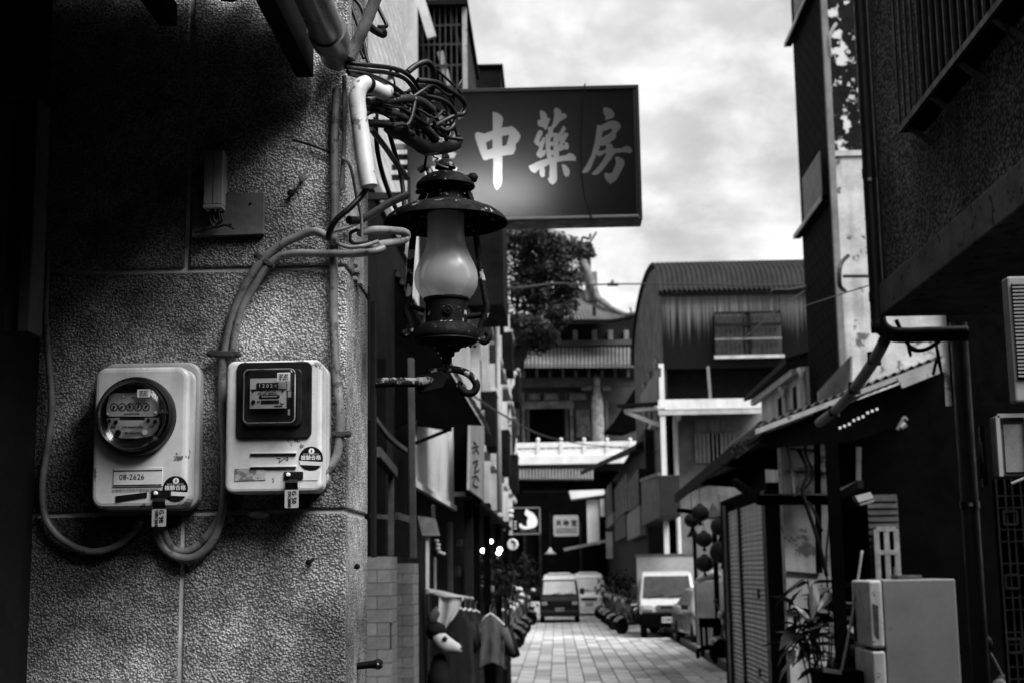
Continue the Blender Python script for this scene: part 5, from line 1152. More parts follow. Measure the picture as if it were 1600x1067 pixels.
# ------------------------------------------------------------------ dark tower beyond
XT = WX(1312, 500, 4.66).x; YT0 = WX(1312, 500, 4.66).y; YT1 = WX(1258, 500, 4.66).y
tw_ = thing("dark_tiled_tower", "tall dark tiled block with balconies rising at the right against the sky", "building", (XT, YT0, 0))
MB().box(XT + 0.02, XT + 6, YT0 + 0.02, YT1, 0, 13.0).build("core", M_dark2, tw_)
tmesh = MB().box(-0.012, 0.02, 0, 0.39, 0, 0.265).mesh("facade_tile"); tmesh.materials.append(M_dtile)
nty = int((YT1 - YT0) / 0.40); zt_ = 4.4
cnt = 0
for i in range(nty):
    for j in range(31):
        place("facade_tile", tmesh, tw_, loc=(XT, YT0 + 0.02 + i * 0.40, zt_ + j * 0.277)); cnt += 1
zmid = W(1330, 243, YT0).z
xpe = W(1482, 560, YT0).x
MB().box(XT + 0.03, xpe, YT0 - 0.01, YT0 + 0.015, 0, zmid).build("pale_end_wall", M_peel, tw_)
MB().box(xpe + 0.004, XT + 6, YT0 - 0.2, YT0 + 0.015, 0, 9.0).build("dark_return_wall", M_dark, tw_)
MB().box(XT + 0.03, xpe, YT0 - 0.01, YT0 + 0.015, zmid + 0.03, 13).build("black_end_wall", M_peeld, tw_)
MB().box(XT + 0.02, XT + 1.2, YT0 - 0.05, YT0 + 0.01, zmid - 0.02, zmid + 0.07).build("ledge", M_plaster, tw_)
MB().bar((XT - 0.0, YT0 - 0.04, 4.5), (XT - 0.0, YT0 - 0.04, 13), 0.10, 0.10).build("corner_pipe", M_plasterg, tw_)
for zb2, yy0, yy1, grille in ((W(1259, 375, YT1).z, YT0 + 0.3, YT1, True), (W(1246, 75, YT1).z, YT0 + 0.3, YT1, True)):
    MB().box(XT - 0.13, XT - 0.014, yy0, yy1, zb2 + 0.02, zb2 + 0.10).build("balcony_slab", M_dark2, tw_); MB().bar((XT - 0.14, yy0, zb2 + 0.05), (XT - 0.14, yy1, zb2 + 0.05), 0.02, 0.08).build("slab_edge", M_plaster, tw_)
    for k in range(14):
        z_ = zb2 + 0.14 + k * 0.055
        MB().bar((XT - 0.12, yy0, z_), (XT - 0.12, yy0 + (yy1 - yy0) * 0.62, z_), 0.012, 0.028).build("balcony_louvre", M_steelp, tw_)
fe = thing("lattice_fence_panel", "pale lattice screen leaning against the dark tower foot above the awning", "screen", WX(1305, 600, 4.3))
pa, pb, pc_, pd = W(1279, 612, 21), W(1330, 556, 20.4), W(1330, 600, 20.4), W(1279, 640, 21)
for k in range(12):
    t_ = k / 11; MB().bar(pa.lerp(pd, t_), pb.lerp(pc_, t_), 0.012, 0.022).build("lath", M_plasterg, fe)
MB().bar(pa, pd, 0.03, 0.03).build("side_rail", M_plasterg, fe); MB().bar(pb, pc_, 0.03, 0.03).build("side_rail", M_plasterg, fe)
bkt = thing("wall_lamp_bracket", "bent black bracket fixed on the edge of the dark tower", "bracket", W(1318, 440, 21))
MB().tube(spline([W(1325, 400, 21.5), W(1313, 415, 21.2), W(1312, 445, 21.2), W(1320, 455, 21.4)], 5), 0.035, 6).build("arm", M_steel, bkt); MB().tube([W(1318, 432, 21.2), W(1358, 432, 21.4)], 0.025, 6).build("cross_rod", M_rubber, bkt)
bk2 = thing("bent_rail_bracket", "pale bent rail bracket high on the dark tower edge", "bracket", W(1297, 70, 21))
MB().tube(spline([W(1306, 38, 21.5), W(1296, 58, 21.2), W(1297, 90, 21.2)], 5), 0.03, 6).build("arm", M_plasterg, bk2)
# ================================================================== temple closing the lane
M_rooftile = gm("temple_roof_tile", 0.21, 0.5, 0.3, 0.6, spec=0.4)
M_tcarve = gm("carved_stone", 0.24, 0.85, 0.5, 1.6, bump=0.7, bscale=7, bdist=0.05)
M_tdark = gm("temple_dark_wood", 0.022, 0.8, 0.5, 1.5)
M_tstone = gm("temple_stone", 0.12, 0.8, 0.3, 1.0, bump=0.3, bscale=5, bdist=0.03)
M_marble = gm("white_balustrade_stone", 0.62, 0.7, 0.12, 1.0, streak=0.3, streak_v=0.5, sscale=2)
YTm = 100.0
T = lambda px, py, dy=0.0: W(px, py, YTm + dy)
tem = thing("two_storey_temple", "ornate two-storey temple with swept tiled roofs closing the lane", "temple", T(880, 890))
def tbox(a, b, dy0, dy1, name, mat, par=None, bevel=0.0):
    p, q_ = T(a[0], a[1], dy0), T(b[0], b[1], dy0)
    return MB().box(min(p.x, q_.x), max(p.x, q_.x), YTm + dy0, YTm + dy1, min(p.z, q_.z), max(p.z, q_.z)).build(name, mat, par or tem, bevel=bevel)
tbox((740, 500), (1050, 900), 3.2, 12, "body", M_tdark)
MB().box(T(740, 800).x, T(1050, 800).x, YTm - 0.2, YTm + 3.1, T(880, 737).z, T(880, 723).z).build("upper_floor_slab", M_tdark, tem)
tbox((818, 766), (890, 800), 1.0, 1.3, "carved_panel", M_tstone); tbox((826, 800), (892, 806), 0.9, 1.2, "panel_sill", M_tcarve)
# lower tiled eave
def tiles(name, a, b, top_dy, bot_dy, ytop, ybot, pitch_px, rad, par=tem):
    n = int((b - a) / pitch_px)
    lo, hi = T(a, ybot, bot_dy), T(b, ybot, bot_dy)
    hi_l, hi_r = T(a, ytop, top_dy), T(b, ytop, top_dy)
    MB().poly([lo, hi, hi_r, hi_l]).build(name + "_bed", M_tdark, par)
    me = None
    for i in range(n + 1):
        t = i / n
        p0, p1 = lo.lerp(hi, t), hi_l.lerp(hi_r, t)
        MB().tube([p0 + V(0, -0.05, 0.02), p0.lerp(p1, 0.5) + V(0, 0, -0.03), p1], rad, 6).build("roof_tile_row", M_rooftile, par, smooth=True, auto=60)
tiles("lower_eave", 803, 925, -0.3, -2.4, 725, 749, 5.0, 0.085)
# upper storey: wall, door, pilasters
tbox((740, 600), (1050, 722), 3.0, 3.19, "upper_wall", M_tstone)
tbox((828, 638), (882, 722), 2.9, 2.99, "doorway", M_dark)
for a, b in ((815, 821), (822, 828), (883, 889), (890, 897)): tbox((a, 612), (b, 722), 2.6, 2.89, "pilaster", M_tcarve if a in (815, 890) else M_tstone)
tbox((815, 627), (897, 637), 2.5, 2.59, "door_lintel", M_tcarve)
for a in (800, 832, 860, 905): tbox((a - 10, 614), (a + 12, 624), 2.7, 2.95, "carved_frieze_block", M_tcarve)
tbox((790, 640), (812, 680), 2.8, 2.98, "relief_panel", M_tcarve); tbox((900, 640), (922, 682), 2.8, 2.98, "relief_panel", M_tcarve)
tbox((795, 590), (1000, 602), 1.2, 1.6, "architrave", M_tstone)
for k in range(30):
    tbox((796 + k * 6.8, 574 + (k % 2) * 4), (800 + k * 6.8, 588), 0.9, 1.7, "roof_bracket", M_tdark if k % 3 else M_tcarve)
for s_, e_ in ((909, 925), (942, 955)):
    tbox((s_, 603), (e_, 609), 1.25, 1.5, "carved_spandrel", M_tcarve)
cpt = T(936, 722, 0.9); rads = [(0.46, T(936, 722).z), (0.42, T(936, 690).z), (0.44, T(936, 660).z), (0.41, T(936, 640).z), (0.43, T(936, 628).z), (0.38, T(936, 622).z), (0.36, T(936, 616).z), (0.30, T(936, 610).z), (0.22, T(936, 598).z), (0.24, T(936, 580).z)]
MB().lathe(rads, (cpt.x, YTm + 1.2, 0), 16).build("dragon_column", gm("carved_pale_stone", 0.36, 0.85, 0.5, 2.5, bump=0.9, bscale=6, bdist=0.08), tem, smooth=True)
tbox((946, 625), (952, 722), 2.3, 2.6, "pilaster", M_tcarve)
# balustrade
bl = thing("white_balustrade", "white stone balustrade with knobbed posts along the temple's upper floor", "balustrade", T(880, 722, -1.0))
zt_, zb_ = T(880, 693, -1).z, T(880, 722, -1).z
def bbox_(px0, px1, y0, y1, d0, d1, nm): 
    p, q_ = T(px0, y0, -1), T(px1, y1, -1); MB().box(p.x, q_.x, YTm - 1 + d0, YTm - 1 + d1, q_.z, p.z).build(nm, M_marble, bl, bevel=0.03)
bbox_(800, 1000, 712, 723, -0.22, 0.35, "plinth"); bbox_(765, 1000, 692.5, 697, -0.06, 0.12, "top_rail"); bbox_(804, 1000, 702, 711.5, -0.02, 0.08, "panel")
bbox_(765, 803, 697.5, 700, -0.02, 0.05, "lower_rail")
zp0, zp1 = T(880, 711, -1).z, T(880, 683, -1).z
pm = MB().box(-0.13, 0.13, -0.13, 0.13, 0, (zp1 - zp0) * 0.72).lathe([(0.11, (zp1 - zp0) * 0.72), (0.10, (zp1 - zp0) * 0.78), (0.14, (zp1 - zp0) * 0.86), (0.12, (zp1 - zp0) * 0.95), (0.02, (zp1 - zp0))], (0, 0, 0), 10).mesh("post"); pm.materials.append(M_marble)
for k in range(6):
    place("post", pm, bl, loc=(T(805 + 36 * k, 700, -1).x, YTm - 1, T(805 + 36 * k, 711, -1).z))
    for f_ in (12, 24):
        p = T(805 + 36 * k + f_, 699, -1); MB().box(p.x - 0.06, p.x + 0.06, YTm - 1.01, YTm - 0.95, p.z - 0.14, p.z + 0.12).build("rail_spacer", M_marble, bl)
# middle roof
tiles("middle_roof", 796, 994, 3.0, -0.9, 538, 571, 6.0, 0.105)
for k in range(33):
    p = T(796 + 6 * k, 572, -0.95); MB().lathe([(0.12, 0), (0.12, 0.06)], p, 8, '-Y').build("tile_end", M_rooftile, tem)
tbox((790, 506), (1000, 538), 3.0, 3.18, "clerestory", M_tdark)
for a in (868, 895, 925, 950, 975): tbox((a, 516), (a + 8, 534), 2.4, 2.9, "carved_strut", M_tcarve)
tbox((790, 534), (1000, 538), 2.2, 2.8, "sill_beam", M_tstone)
# upper swept roof: concave rows of tiles fanning out to the corner
def roof_row(t):
    top = (870 + t * 65, 440 + 22 * t); bot = (858 + t * 134, 503 - 8 * max(0, t - 0.75) * 4)
    pts = []
    for k in range(6):
        s = k / 5; x = top[0] + (bot[0] - top[0]) * s ** 1.25; y = top[1] + (bot[1] - top[1]) * s ** 0.72
        pts.append(T(x, y, 4.0 - 4.6 * s))
    return pts
rows = [roof_row(k / 22) for k in range(23)]
bed = MB()
for i in range(22):
    for k in range(5): bed.poly([rows[i][k] + V(0, .16, -.10), rows[i + 1][k] + V(0, .16, -.10), rows[i + 1][k + 1] + V(0, .16, -.10), rows[i][k + 1] + V(0, .16, -.10)])
bed.build("upper_roof_bed", gm("roof_bed_tile", 0.03, 0.7, 0.3, 1), tem)
for r_ in rows: MB().tube(r_, 0.085, 6).build("roof_tile_row", M_rooftile, tem, smooth=True)
MB().tube([p + V(0, -0.1, 0.05) for p in [r_[-1] for r_ in rows]], 0.13, 6).build("eave_edge", M_tdark, tem)
MB().tube(spline([T(903, 395, 3), T(918, 425, 2.6), T(932, 462, 2.2), T(945, 474, 1.4), T(962, 486, 0.6), T(980, 492, -0.2), T(992, 490, -0.6)], 4), [0.30] * 8 + [0.24] * 6 + [0.16] * 11, 8).build("hip_ridge", M_tcarve, tem, smooth=True)
MB().tube(spline([T(984, 491, -.3), T(986, 486, -.3), T(984, 481, -.3)], 3), 0.06, 6).build("eave_hook", M_tdark, tem)
tbox((905, 400), (924, 440), 3.2, 3.8, "ridge_pier", M_tcarve); tbox((914, 425), (934, 470), 2.5, 3.1, "ridge_pier", M_tcarve); tbox((870, 425), (912, 433), 3.9, 4.2, "main_ridge", M_tcarve)
dg_ = thing("ridge_dragon_ornament", "curling dragon ornament on the temple ridge against the sky", "ornament", T(918, 398, 3))
def dtube(pts, r): MB().tube(spline([T(a, b, 3) for a, b in pts], 4), r, 7).build("scroll", M_tdark, dg_, smooth=True)
dtube([(912, 398), (917, 388), (921, 380)], 0.32); dtube([(909, 379), (910, 372), (915, 372), (919, 374), (922, 370), (922, 366)], 0.09)
dtube([(920, 382), (925, 374), (932, 363)], 0.07); dtube([(920, 384), (926, 390), (927, 402)], 0.14); dtube([(922, 396), (927, 402)], 0.16); dtube([(905, 388), (914, 384), (920, 386)], 0.25)

# ------------------------------------------------------------------ trees beyond
M_leaf = gm("tree_foliage", 0.028, 0.6, 0.5, 0.8, spec=0.25, rnd=0.0)
M_bark = gm("tree_bark", 0.04, 0.9, 0.4, 4, bump=0.5, bscale=12)
def leaf_cloud(clumps, per, size, seed, droop=0.0):
    r = random.Random(seed); mb = MB()
    for (c, rad) in clumps:
        for _ in range(int(per * rad * rad)):
            d = Vector((r.gauss(0, 1), r.gauss(0, 1), r.gauss(0, 1))).normalized() * rad * (r.random() ** 0.33)
            d.z *= 0.8; p = c + d
            n_ = (d.normalized() + Vector((r.gauss(0, .6), r.gauss(0, .6), r.gauss(0, .6) + 0.5))).normalized()
            u = n_.orthogonal().normalized(); u = Matrix.Rotation(r.random() * 6.28, 3, n_) @ u; w = n_.cross(u); s = size * (0.6 + 0.8 * r.random())
            mb.add([p - u * s, p + w * s * 0.45, p + u * s, p - w * s * 0.45], [(0, 1, 2, 3)])
    return mb
YTr = 84.0
rr_ = random.Random(3)
tree = thing("banyan_tree", "big dark leafy tree in front of the temple roof", "tree", W(835, 885, YTr))
cl = []
for (px, py, rad) in ((835, 372, 1.3), (815, 385, 1.2), (860, 385, 1.4), (885, 388, 1.1), (905, 392, 0.8), (812, 420, 1.4), (842, 418, 1.6), (872, 415, 1.5), (820, 460, 1.6), (850, 460, 1.7), (878, 450, 1.3), (812, 500, 1.4), (845, 500, 1.6), (872, 490, 1.1), (830, 530, 1.3), (808, 545, 1.0), (850, 528, 1.0), (893, 440, 0.7), (825, 358, 0.7), (800, 372, 0.9), (888, 470, 0.6), (915, 395, 0.5)):
    cl.append((W(px, py, YTr + rr_.uniform(-1.5, 1.5)), rad))
    for _ in range(3):
        cl.append((W(px + rr_.uniform(-14, 14), py + rr_.uniform(-14, 14), YTr + rr_.uniform(-2.2, 1.0)), rad * 0.45))
leaf_cloud(cl, 300, 0.15, 11).build("crown", M_leaf, tree)
MB().tube([W(792, 895, YTr), W(794, 700, YTr), W(812, 560, YTr), W(845, 480, YTr), W(850, 420, YTr)], [0.5, 0.42, 0.34, 0.22, 0.1], 10).build("trunk", M_bark, tree, smooth=True)
for a in (((812, 560), (808, 500), (808, 430)), ((844, 520), (872, 470), (885, 400)), ((845, 480), (826, 420), (830, 370))):
    MB().tube([W(x, y, YTr) for x, y in a], [0.25, 0.15, 0.05], 8).build("limb", M_bark, tree, smooth=True)

# ------------------------------------------------------------------ barrel-roofed house on the right
def stain_mat():
    m = gm("stained_corrugated_wall", 0.34, 0.6, 0.15, 0.8)
    n, l = m.node_tree.nodes, m.node_tree.links; b = n["Principled BSDF"]
    src = b.inputs["Base Color"].links[0].from_socket
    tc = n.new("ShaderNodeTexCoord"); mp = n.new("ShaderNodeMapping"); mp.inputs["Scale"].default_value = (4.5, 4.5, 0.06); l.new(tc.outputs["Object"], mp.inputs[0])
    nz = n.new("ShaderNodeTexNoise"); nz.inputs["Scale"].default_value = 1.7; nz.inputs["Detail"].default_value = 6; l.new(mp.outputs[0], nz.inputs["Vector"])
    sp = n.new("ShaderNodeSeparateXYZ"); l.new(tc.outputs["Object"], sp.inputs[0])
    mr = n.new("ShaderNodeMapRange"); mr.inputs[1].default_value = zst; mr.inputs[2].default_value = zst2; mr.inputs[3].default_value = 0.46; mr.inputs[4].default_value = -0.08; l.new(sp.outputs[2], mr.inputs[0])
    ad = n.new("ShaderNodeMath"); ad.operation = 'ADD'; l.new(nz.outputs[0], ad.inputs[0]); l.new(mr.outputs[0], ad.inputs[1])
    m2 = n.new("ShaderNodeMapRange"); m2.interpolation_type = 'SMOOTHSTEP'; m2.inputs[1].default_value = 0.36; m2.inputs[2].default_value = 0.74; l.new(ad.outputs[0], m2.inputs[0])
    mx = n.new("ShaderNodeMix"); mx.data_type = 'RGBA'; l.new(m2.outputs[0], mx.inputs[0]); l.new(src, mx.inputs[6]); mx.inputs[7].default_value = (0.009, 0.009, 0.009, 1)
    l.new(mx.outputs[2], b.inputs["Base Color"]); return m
YBf, XB = 46.4, 3.62
B_ = lambda px, py, dy=0.0: W(px, py, YBf + dy)
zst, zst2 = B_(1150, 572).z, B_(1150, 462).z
M_stain = stain_mat()
M_broof = gm("barrel_roof_sheet", 0.05, 0.75, 0.3, 0.8, spec=0.12)
bh_ = thing("barrel_roofed_house", "house with a dark barrel-vaulted corrugated roof and stained sheet wall", "building", (XB, YBf, 0))
zeb = B_(1150, 455).z; zrd = zeb + 1.95; XE = 10.5
def brf(u, v):
    a = R(90) * (1 - v) + R(-6) * 0; y = 54.7 - 8.6 * math.cos(R(90) * v) ; z = zeb + (zrd - zeb) * math.sin(R(90) * v) ** 0.9
    x = XB - 0.12 + u * (XE - XB)
    return (x, y, z + 0.05 * math.sin(u * 2 * math.pi * 42))
MB().sheet(brf, 42 * 6, 9, (0, 0, 0.04)).build("barrel_roof", M_broof, bh_, smooth=True, auto=60)
def brb(u, v):
    y = 54.7 + 8.6 * math.sin(R(90) * v); z = zeb + (zrd - zeb) * math.cos(R(90) * v) ** 0.9
    return (XB - 0.12 + u * (XE - XB), y, z)
MB().sheet(brb, 2, 8, (0, 0, 0.04)).build("rear_roof", M_broof, bh_, smooth=True, auto=60)
def bwf(u, v):
    return (XB + u * (XE - XB), YBf + 0.02 * math.sin(u * 2 * math.pi * 86), B_(1150, 574).z + v * (zeb - 0.02 - B_(1150, 574).z))
MB().sheet(bwf, 86 * 4, 1, (0, 0.06, 0)).build("sheet_wall", M_stain, bh_, smooth=True, auto=60)
MB().bar((XB - 0.1, YBf - 0.14, zeb - 0.06), (XE, YBf - 0.14, zeb - 0.06), 0.2, 0.14).build("eave_gutter", M_tdark, bh_)
gab = [(XB, 54.7 + 8.3 * math.sin(a), zeb - 0.1 + (zrd - zeb) * max(0, math.cos(a)) ** 0.9) for a in [R(-88 + 11 * k) for k in range(17)]]
MB().prism(gab + [(XB, 63, 4.6), (XB, YBf + 0.08, 4.6)], (0.1, 0, 0)).build("gable_wall", gm("gable_sheet", 0.07, 0.6, 0.25, 0.7, streak=0.5, streak_v=0.3, sscale=2), bh_)
for k in range(3):
    y_ = 49 + 3.2 * k
    w_ = MB().box(XB - 0.03, XB - 0.005, y_, y_ + 1.9, 7.0, 9.2).build("window", M_winglass, bh_)
    MB().box(XB - 0.07, XB - 0.031, y_ + 0.9, y_ + 1.0, 7.0, 9.2).build("window_frame", M_wframe, w_)
    MB().box(XB - 0.25, XB - 0.01, y_ - 0.1, y_ + 2.0, 6.88, 6.99).build("sill", M_plaster, w_)
# barred front window
p, q_ = B_(1115, 490, -0.1), B_(1222, 557, -0.1)
wn_ = MB().box(p.x, q_.x, YBf - 0.10, YBf - 0.03, q_.z, p.z).build("window", gm("window_curtain_grey", 0.13, 0.4, 0.4, 2, streak=0.5), bh_)
for k in range(16):
    x = p.x + (q_.x - p.x) * k / 15; MB().bar((x, YBf - 0.22, q_.z + .05), (x, YBf - 0.22, p.z), 0.03, 0.03).build("window_bar", M_steel if k not in (0, 8, 15) else M_tdark, wn_)
for f_, m_ in ((0.72, M_tdark), (0.40, M_plasterg), (0.99, M_tdark)): MB().bar((p.x, YBf - 0.24, q_.z + (p.z - q_.z) * f_), (q_.x, YBf - 0.24, q_.z + (p.z - q_.z) * f_), 0.05, 0.06 if f_ != 0.72 else 0.10).build("window_rail", m_, wn_)
MB().bar((p.x - .05, YBf - 0.26, q_.z), (q_.x + .05, YBf - 0.26, q_.z), 0.10, 0.10).build("window_sill", M_plaster, wn_)
MB().bar(((p.x + q_.x) / 2, YBf - 0.2, q_.z), ((p.x + q_.x) / 2, YBf - 0.2, p.z), 0.14, 0.06).build("window_post", M_tdark, wn_)
# recessed timber storey below with its shadow painted near-black, white lean-to roof, plastered ground floors
zq0, zq1 = B_(1150, 640).z, B_(1150, 573).z
MB().box(XB + 0.02, XE, YBf + 0.5, YBf + 0.7, 0, zq1 + 0.5).build("timber_storey", gm("recess_shadow_boarding", 0.007, 0.85, 0.5, 2, streak=0.6), bh_)
MB().bar(B_(1106, 572, -0.4), B_(1110, 624, -0.4), 0.09, 0.09).build("pale_pole", M_plasterg, bh_)
wl0, wl1 = B_(1028, 640, -1.6), B_(1200, 637, -1.6)
MB().prism([V(wl0.x, YBf - 1.7, wl0.z), V(wl0.x, YBf + 0.45, wl0.z + 0.42), V(wl0.x, YBf + 0.45, wl0.z + 0.36), V(wl0.x, YBf - 1.7, wl0.z - 0.05)], (wl1.x - wl0.x, 0, 0)).build("white_lean_to_roof", M_corr, bh_)
MB().box(wl0.x, wl1.x, YBf - 1.78, YBf - 1.71, wl0.z - 0.18, wl0.z + 0.0).build("roof_fascia", M_plaster, bh_)
MB().box(wl0.x, wl1.x, YBf - 1.81, YBf - 1.785, wl0.z + 0.02, wl0.z + 0.30).build("white_gutter_board", M_corr, bh_)
MB().box(XB + 0.25, XE, YBf - 0.05, YBf + 0.1, 0, wl0.z).build("plaster_wall", M_plasterg, bh_)
a_ = B_(1030, 568, -1.75); MB().box(a_.x - 0.02, a_.x + 0.14, YBf - 1.75, YBf - 1.6, 0, a_.z).build("white_corner_post", M_marble, bh_)
a_ = B_(1056, 648, -0.3); MB().tube(spline([B_(1062, 645, -0.6), B_(1060, 655, -0.4), B_(1055, 664, -0.3), V(B_(1055, 664, -0.3).x, YBf - 0.3, 0)], 3), 0.08, 8).build("drainpipe", M_marble, bh_)
p, q_ = B_(1086, 655, -0.15), B_(1150, 722, -0.15)
for k in range(3):
    xa = p.x + (q_.x - p.x) * k / 3; xb = p.x + (q_.x - p.x) * (k + 0.93) / 3
    w_ = MB().box(xa, xb, YBf - 0.12, YBf - 0.051, q_.z, p.z - 0.45).build("window", gm("pale_curtain", 0.30, 0.7, 0.3, 3, streak=0.4) if k != 1 else M_winglass, bh_)
    for f_ in (0, 0.33, 0.66, 1): MB().bar((xa + (xb - xa) * f_, YBf - 0.15, q_.z), (xa + (xb - xa) * f_, YBf - 0.15, p.z - 0.45), 0.04, 0.03).build("window_frame", M_wframe, w_)
    MB().box(xa, xb, YBf - 0.12, YBf - 0.051, p.z - 0.40, p.z).build("transom_panel", M_plasterg, bh_)
# side eave brackets and grey balcony box
MB().bar(B_(966, 634, -0.5), B_(1032, 630, -1.2), 0.3, 0.10).build("side_eave", M_tdark, bh_)
MB().bar(B_(978, 643, -0.6), B_(1030, 664, -1.3), 0.10, 0.12).build("eave_strut", M_plaster, bh_); MB().bar(B_(976, 641, -0.6), B_(1028, 638, -1.3), 0.08, 0.10).build("eave_strut", M_plaster, bh_)
x_b = WX(1005, 780, 3.05).x
MB().prism([WX(1002, 752, 3.0), WX(1030, 742, 3.0), WX(1031, 807, 3.0), WX(1003, 822, 3.0)], (0.6, 0, 0)).build("balcony_box", gm("grey_balcony_panel", 0.09, 0.6, 0.2, 1), bh_, bevel=0.02)
MB().bar(WX(1002, 750, 2.98), WX(1030, 740, 2.98), 0.1, 0.1).build("balcony_rail", M_plasterg, bh_)
MB().prism([WX(1000, 618, 3.3), WX(1028, 574, 3.3), WX(1028, 628, 3.3), WX(1000, 632, 3.3)], (0.1, 0, 0)).build("side_panel", M_plasterg, bh_)
# ------------------------------------------------------------------ wing house further along the right
wg = thing("dark_timber_wing", "old timber house with overhanging eaves beside the temple", "building", (3.3, 65, 0))
XW = 3.3
MB().box(XW, 8, 52, 96, 0, 7.0).build("body", M_tdark, wg)
f0, f1 = W(1003, 698, 53), W(917, 738, 80)
MB().prism([f0 + V(-0.2, 0, 0.0), f1 + V(-0.3, 0, 0), f1 + V(2.5, 0, 1.0), f0 + V(2.5, 0, 1.3)], (0, 0, 0.12)).build("eave_roof", M_tdark, wg)
MB().bar(f0 + V(-0.2, 0, -.02), f1 + V(-0.3, 0, -.02), 0.1, 0.14).build("eave_board", M_timberd, wg)
for a, b, c_, d, m_, nm in ((959, 752, 977, 806, M_timber, "slatted_shutter"), (960, 808, 977, 842, M_tstone, "balcony_panel"), (979, 796, 999, 840, M_plasterg, "balcony_panel"), (945, 760, 956, 806, M_timberd, "slatted_shutter"), (946, 800, 957, 822, M_plasterg, "balcony_panel"), (981, 742, 998, 794, M_timberd, "slatted_shutter")):
    pa_, pb_ = WX(a, b, XW - 0.25), WX(c_, d, XW - 0.25); z0_, z1_ = WX((a + c_) / 2, d, XW - .25).z, WX((a + c_) / 2, b, XW - .25).z
    ya_, yb_ = sorted((WX(a, b, XW - 0.25).y, WX(c_, b, XW - 0.25).y))
    bp2 = MB().box(XW - 0.25, XW - 0.02, ya_, yb_, z0_, z1_).build(nm, m_, wg)
    if "shutter" in nm:
        for k in range(5): MB().box(XW - 0.29, XW - 0.251, ya_ + (yb_ - ya_) * (k + 0.3) / 5, ya_ + (yb_ - ya_) * (k + 0.5) / 5, z0_, z1_).build("batten", M_dark if m_ is M_timber else M_timber, bp2)
br_ = thing("black_roof_corner", "black upturned roof corner jutting in front of the temple", "roof", W(970, 650, 66))
MB().prism([W(944, 674, 70), W(958, 660, 70), W(993, 604, 70), W(996, 668, 70), W(975, 676, 70)], (0, 1.5, 0)).build("roof_slab", M_dark, br_)
wc = thing("white_canopy_stall", "small white canopy with a white pillar at the end of the lane", "canopy", W(925, 775, 86))
MB().prism([W(889, 766, 86), W(944, 764, 86), W(945, 772, 86), W(893, 779, 86)], (0, 2, 0)).build("canopy_slab", M_marble, wc)
MB().box(W(917, 800, 86.5).x, W(936, 800, 86.5).x, 86.5, 87, W(920, 850, 86.5).z, W(920, 780, 86.5).z).build("pillar", M_marble, wc); MB().box(W(938, 800, 86.2).x, W(945, 800, 86.2).x, 86.2, 86.4, W(940, 806, 86).z, W(940, 778, 86).z).build("pillar", M_marble, wc)
MB().box(W(946, 800, 82).x, W(956, 800, 82).x, 82, 82.3, W(940, 872, 82).z, W(940, 830, 82).z).build("banner", M_plaster, wc)
MB().prism([W(880, 856, 80), W(948, 842, 80), W(948, 846, 80), W(882, 860, 80)], (0, 1, 0)).build("pale_awning_edge", M_plaster, wc)
cone = thing("cone_lamp_shade", "small pale cone lamp shade hanging in the dark lane end", "lamp", W(860, 860, 75))
MB().lathe([(0.35, 0), (0.16, 0.12), (0.04, 0.34)], W(860, 865, 75), 14).build("shade", M_plaster, cone, smooth=True); MB().tube([W(860, 854, 75), W(860, 800, 75)], 0.02, 5).build("cord", M_rubber, cone)
# black block painted in for the shade filling the lane end, with posts
gt = thing("lane_end_shade_block", "black block painted in for the shade under the temple at the lane end", "gateway", W(870, 870, 93))
MB().box(-9, 10, 93, 97, 0, W(870, 768, 93).z).build("black_shade_block", M_dark, gt)
for a in (800, 818, 842, 905): MB().box(W(a, 850, 92.9).x, W(a + 4, 850, 92.9).x, 92.7, 92.95, 0, W(a, 815, 92.9).z).build("gate_post", M_tdark, gt)
# ------------------------------------------------------------------ pale house between tower and barrel roof
XP = 4.60
ph = thing("pale_plaster_house", "bright plaster house side with dark upright gaps under a sloping eave", "building", (XP, 29, 0))
yP0, yP1 = 26.5, WX(1190, 640, XP).y
zP = WX(1190, 622, XP).z
MB().box(XP, XP + 4, yP0, yP1, 0, zP).build("wall", M_plaster, ph)
for a in (1222, 1246): MB().box(XP - 0.02, XP + 0.3, WX(a, 640, XP).y, WX(a - 5, 640, XP).y, 0, zP - 0.3).build("dark_gap", M_dark, ph)
MB().bar((XP - 0.1, yP0, zP - 0.10), (XP - 0.1, yP1 + 0.6, zP - 0.02), 0.10, 0.12).build("gutter", M_steelp, ph)
MB().prism([(XP - 0.25, yP0, zP + 0.06), (XP - 0.25, yP1 + 1.0, zP + 0.06), (XP + 3, yP1 + 1.0, zP + 1.0), (XP + 3, yP0, zP + 1.0)], (0, 0, 0.1)).build("roof", M_tdark, ph)
for a in (1225, 1254): MB().tube(spline([WX(a - 6, 606 - (a - 1225), XP - 0.12), WX(a, 618 - (a - 1225), XP - 0.1), WX(a + 3, 640 - (a - 1225), XP - 0.06), V(XP - 0.06, WX(a + 3, 640, XP - .06).y, 0.2)], 3), 0.045, 8).build("downpipe", M_plaster, ph)
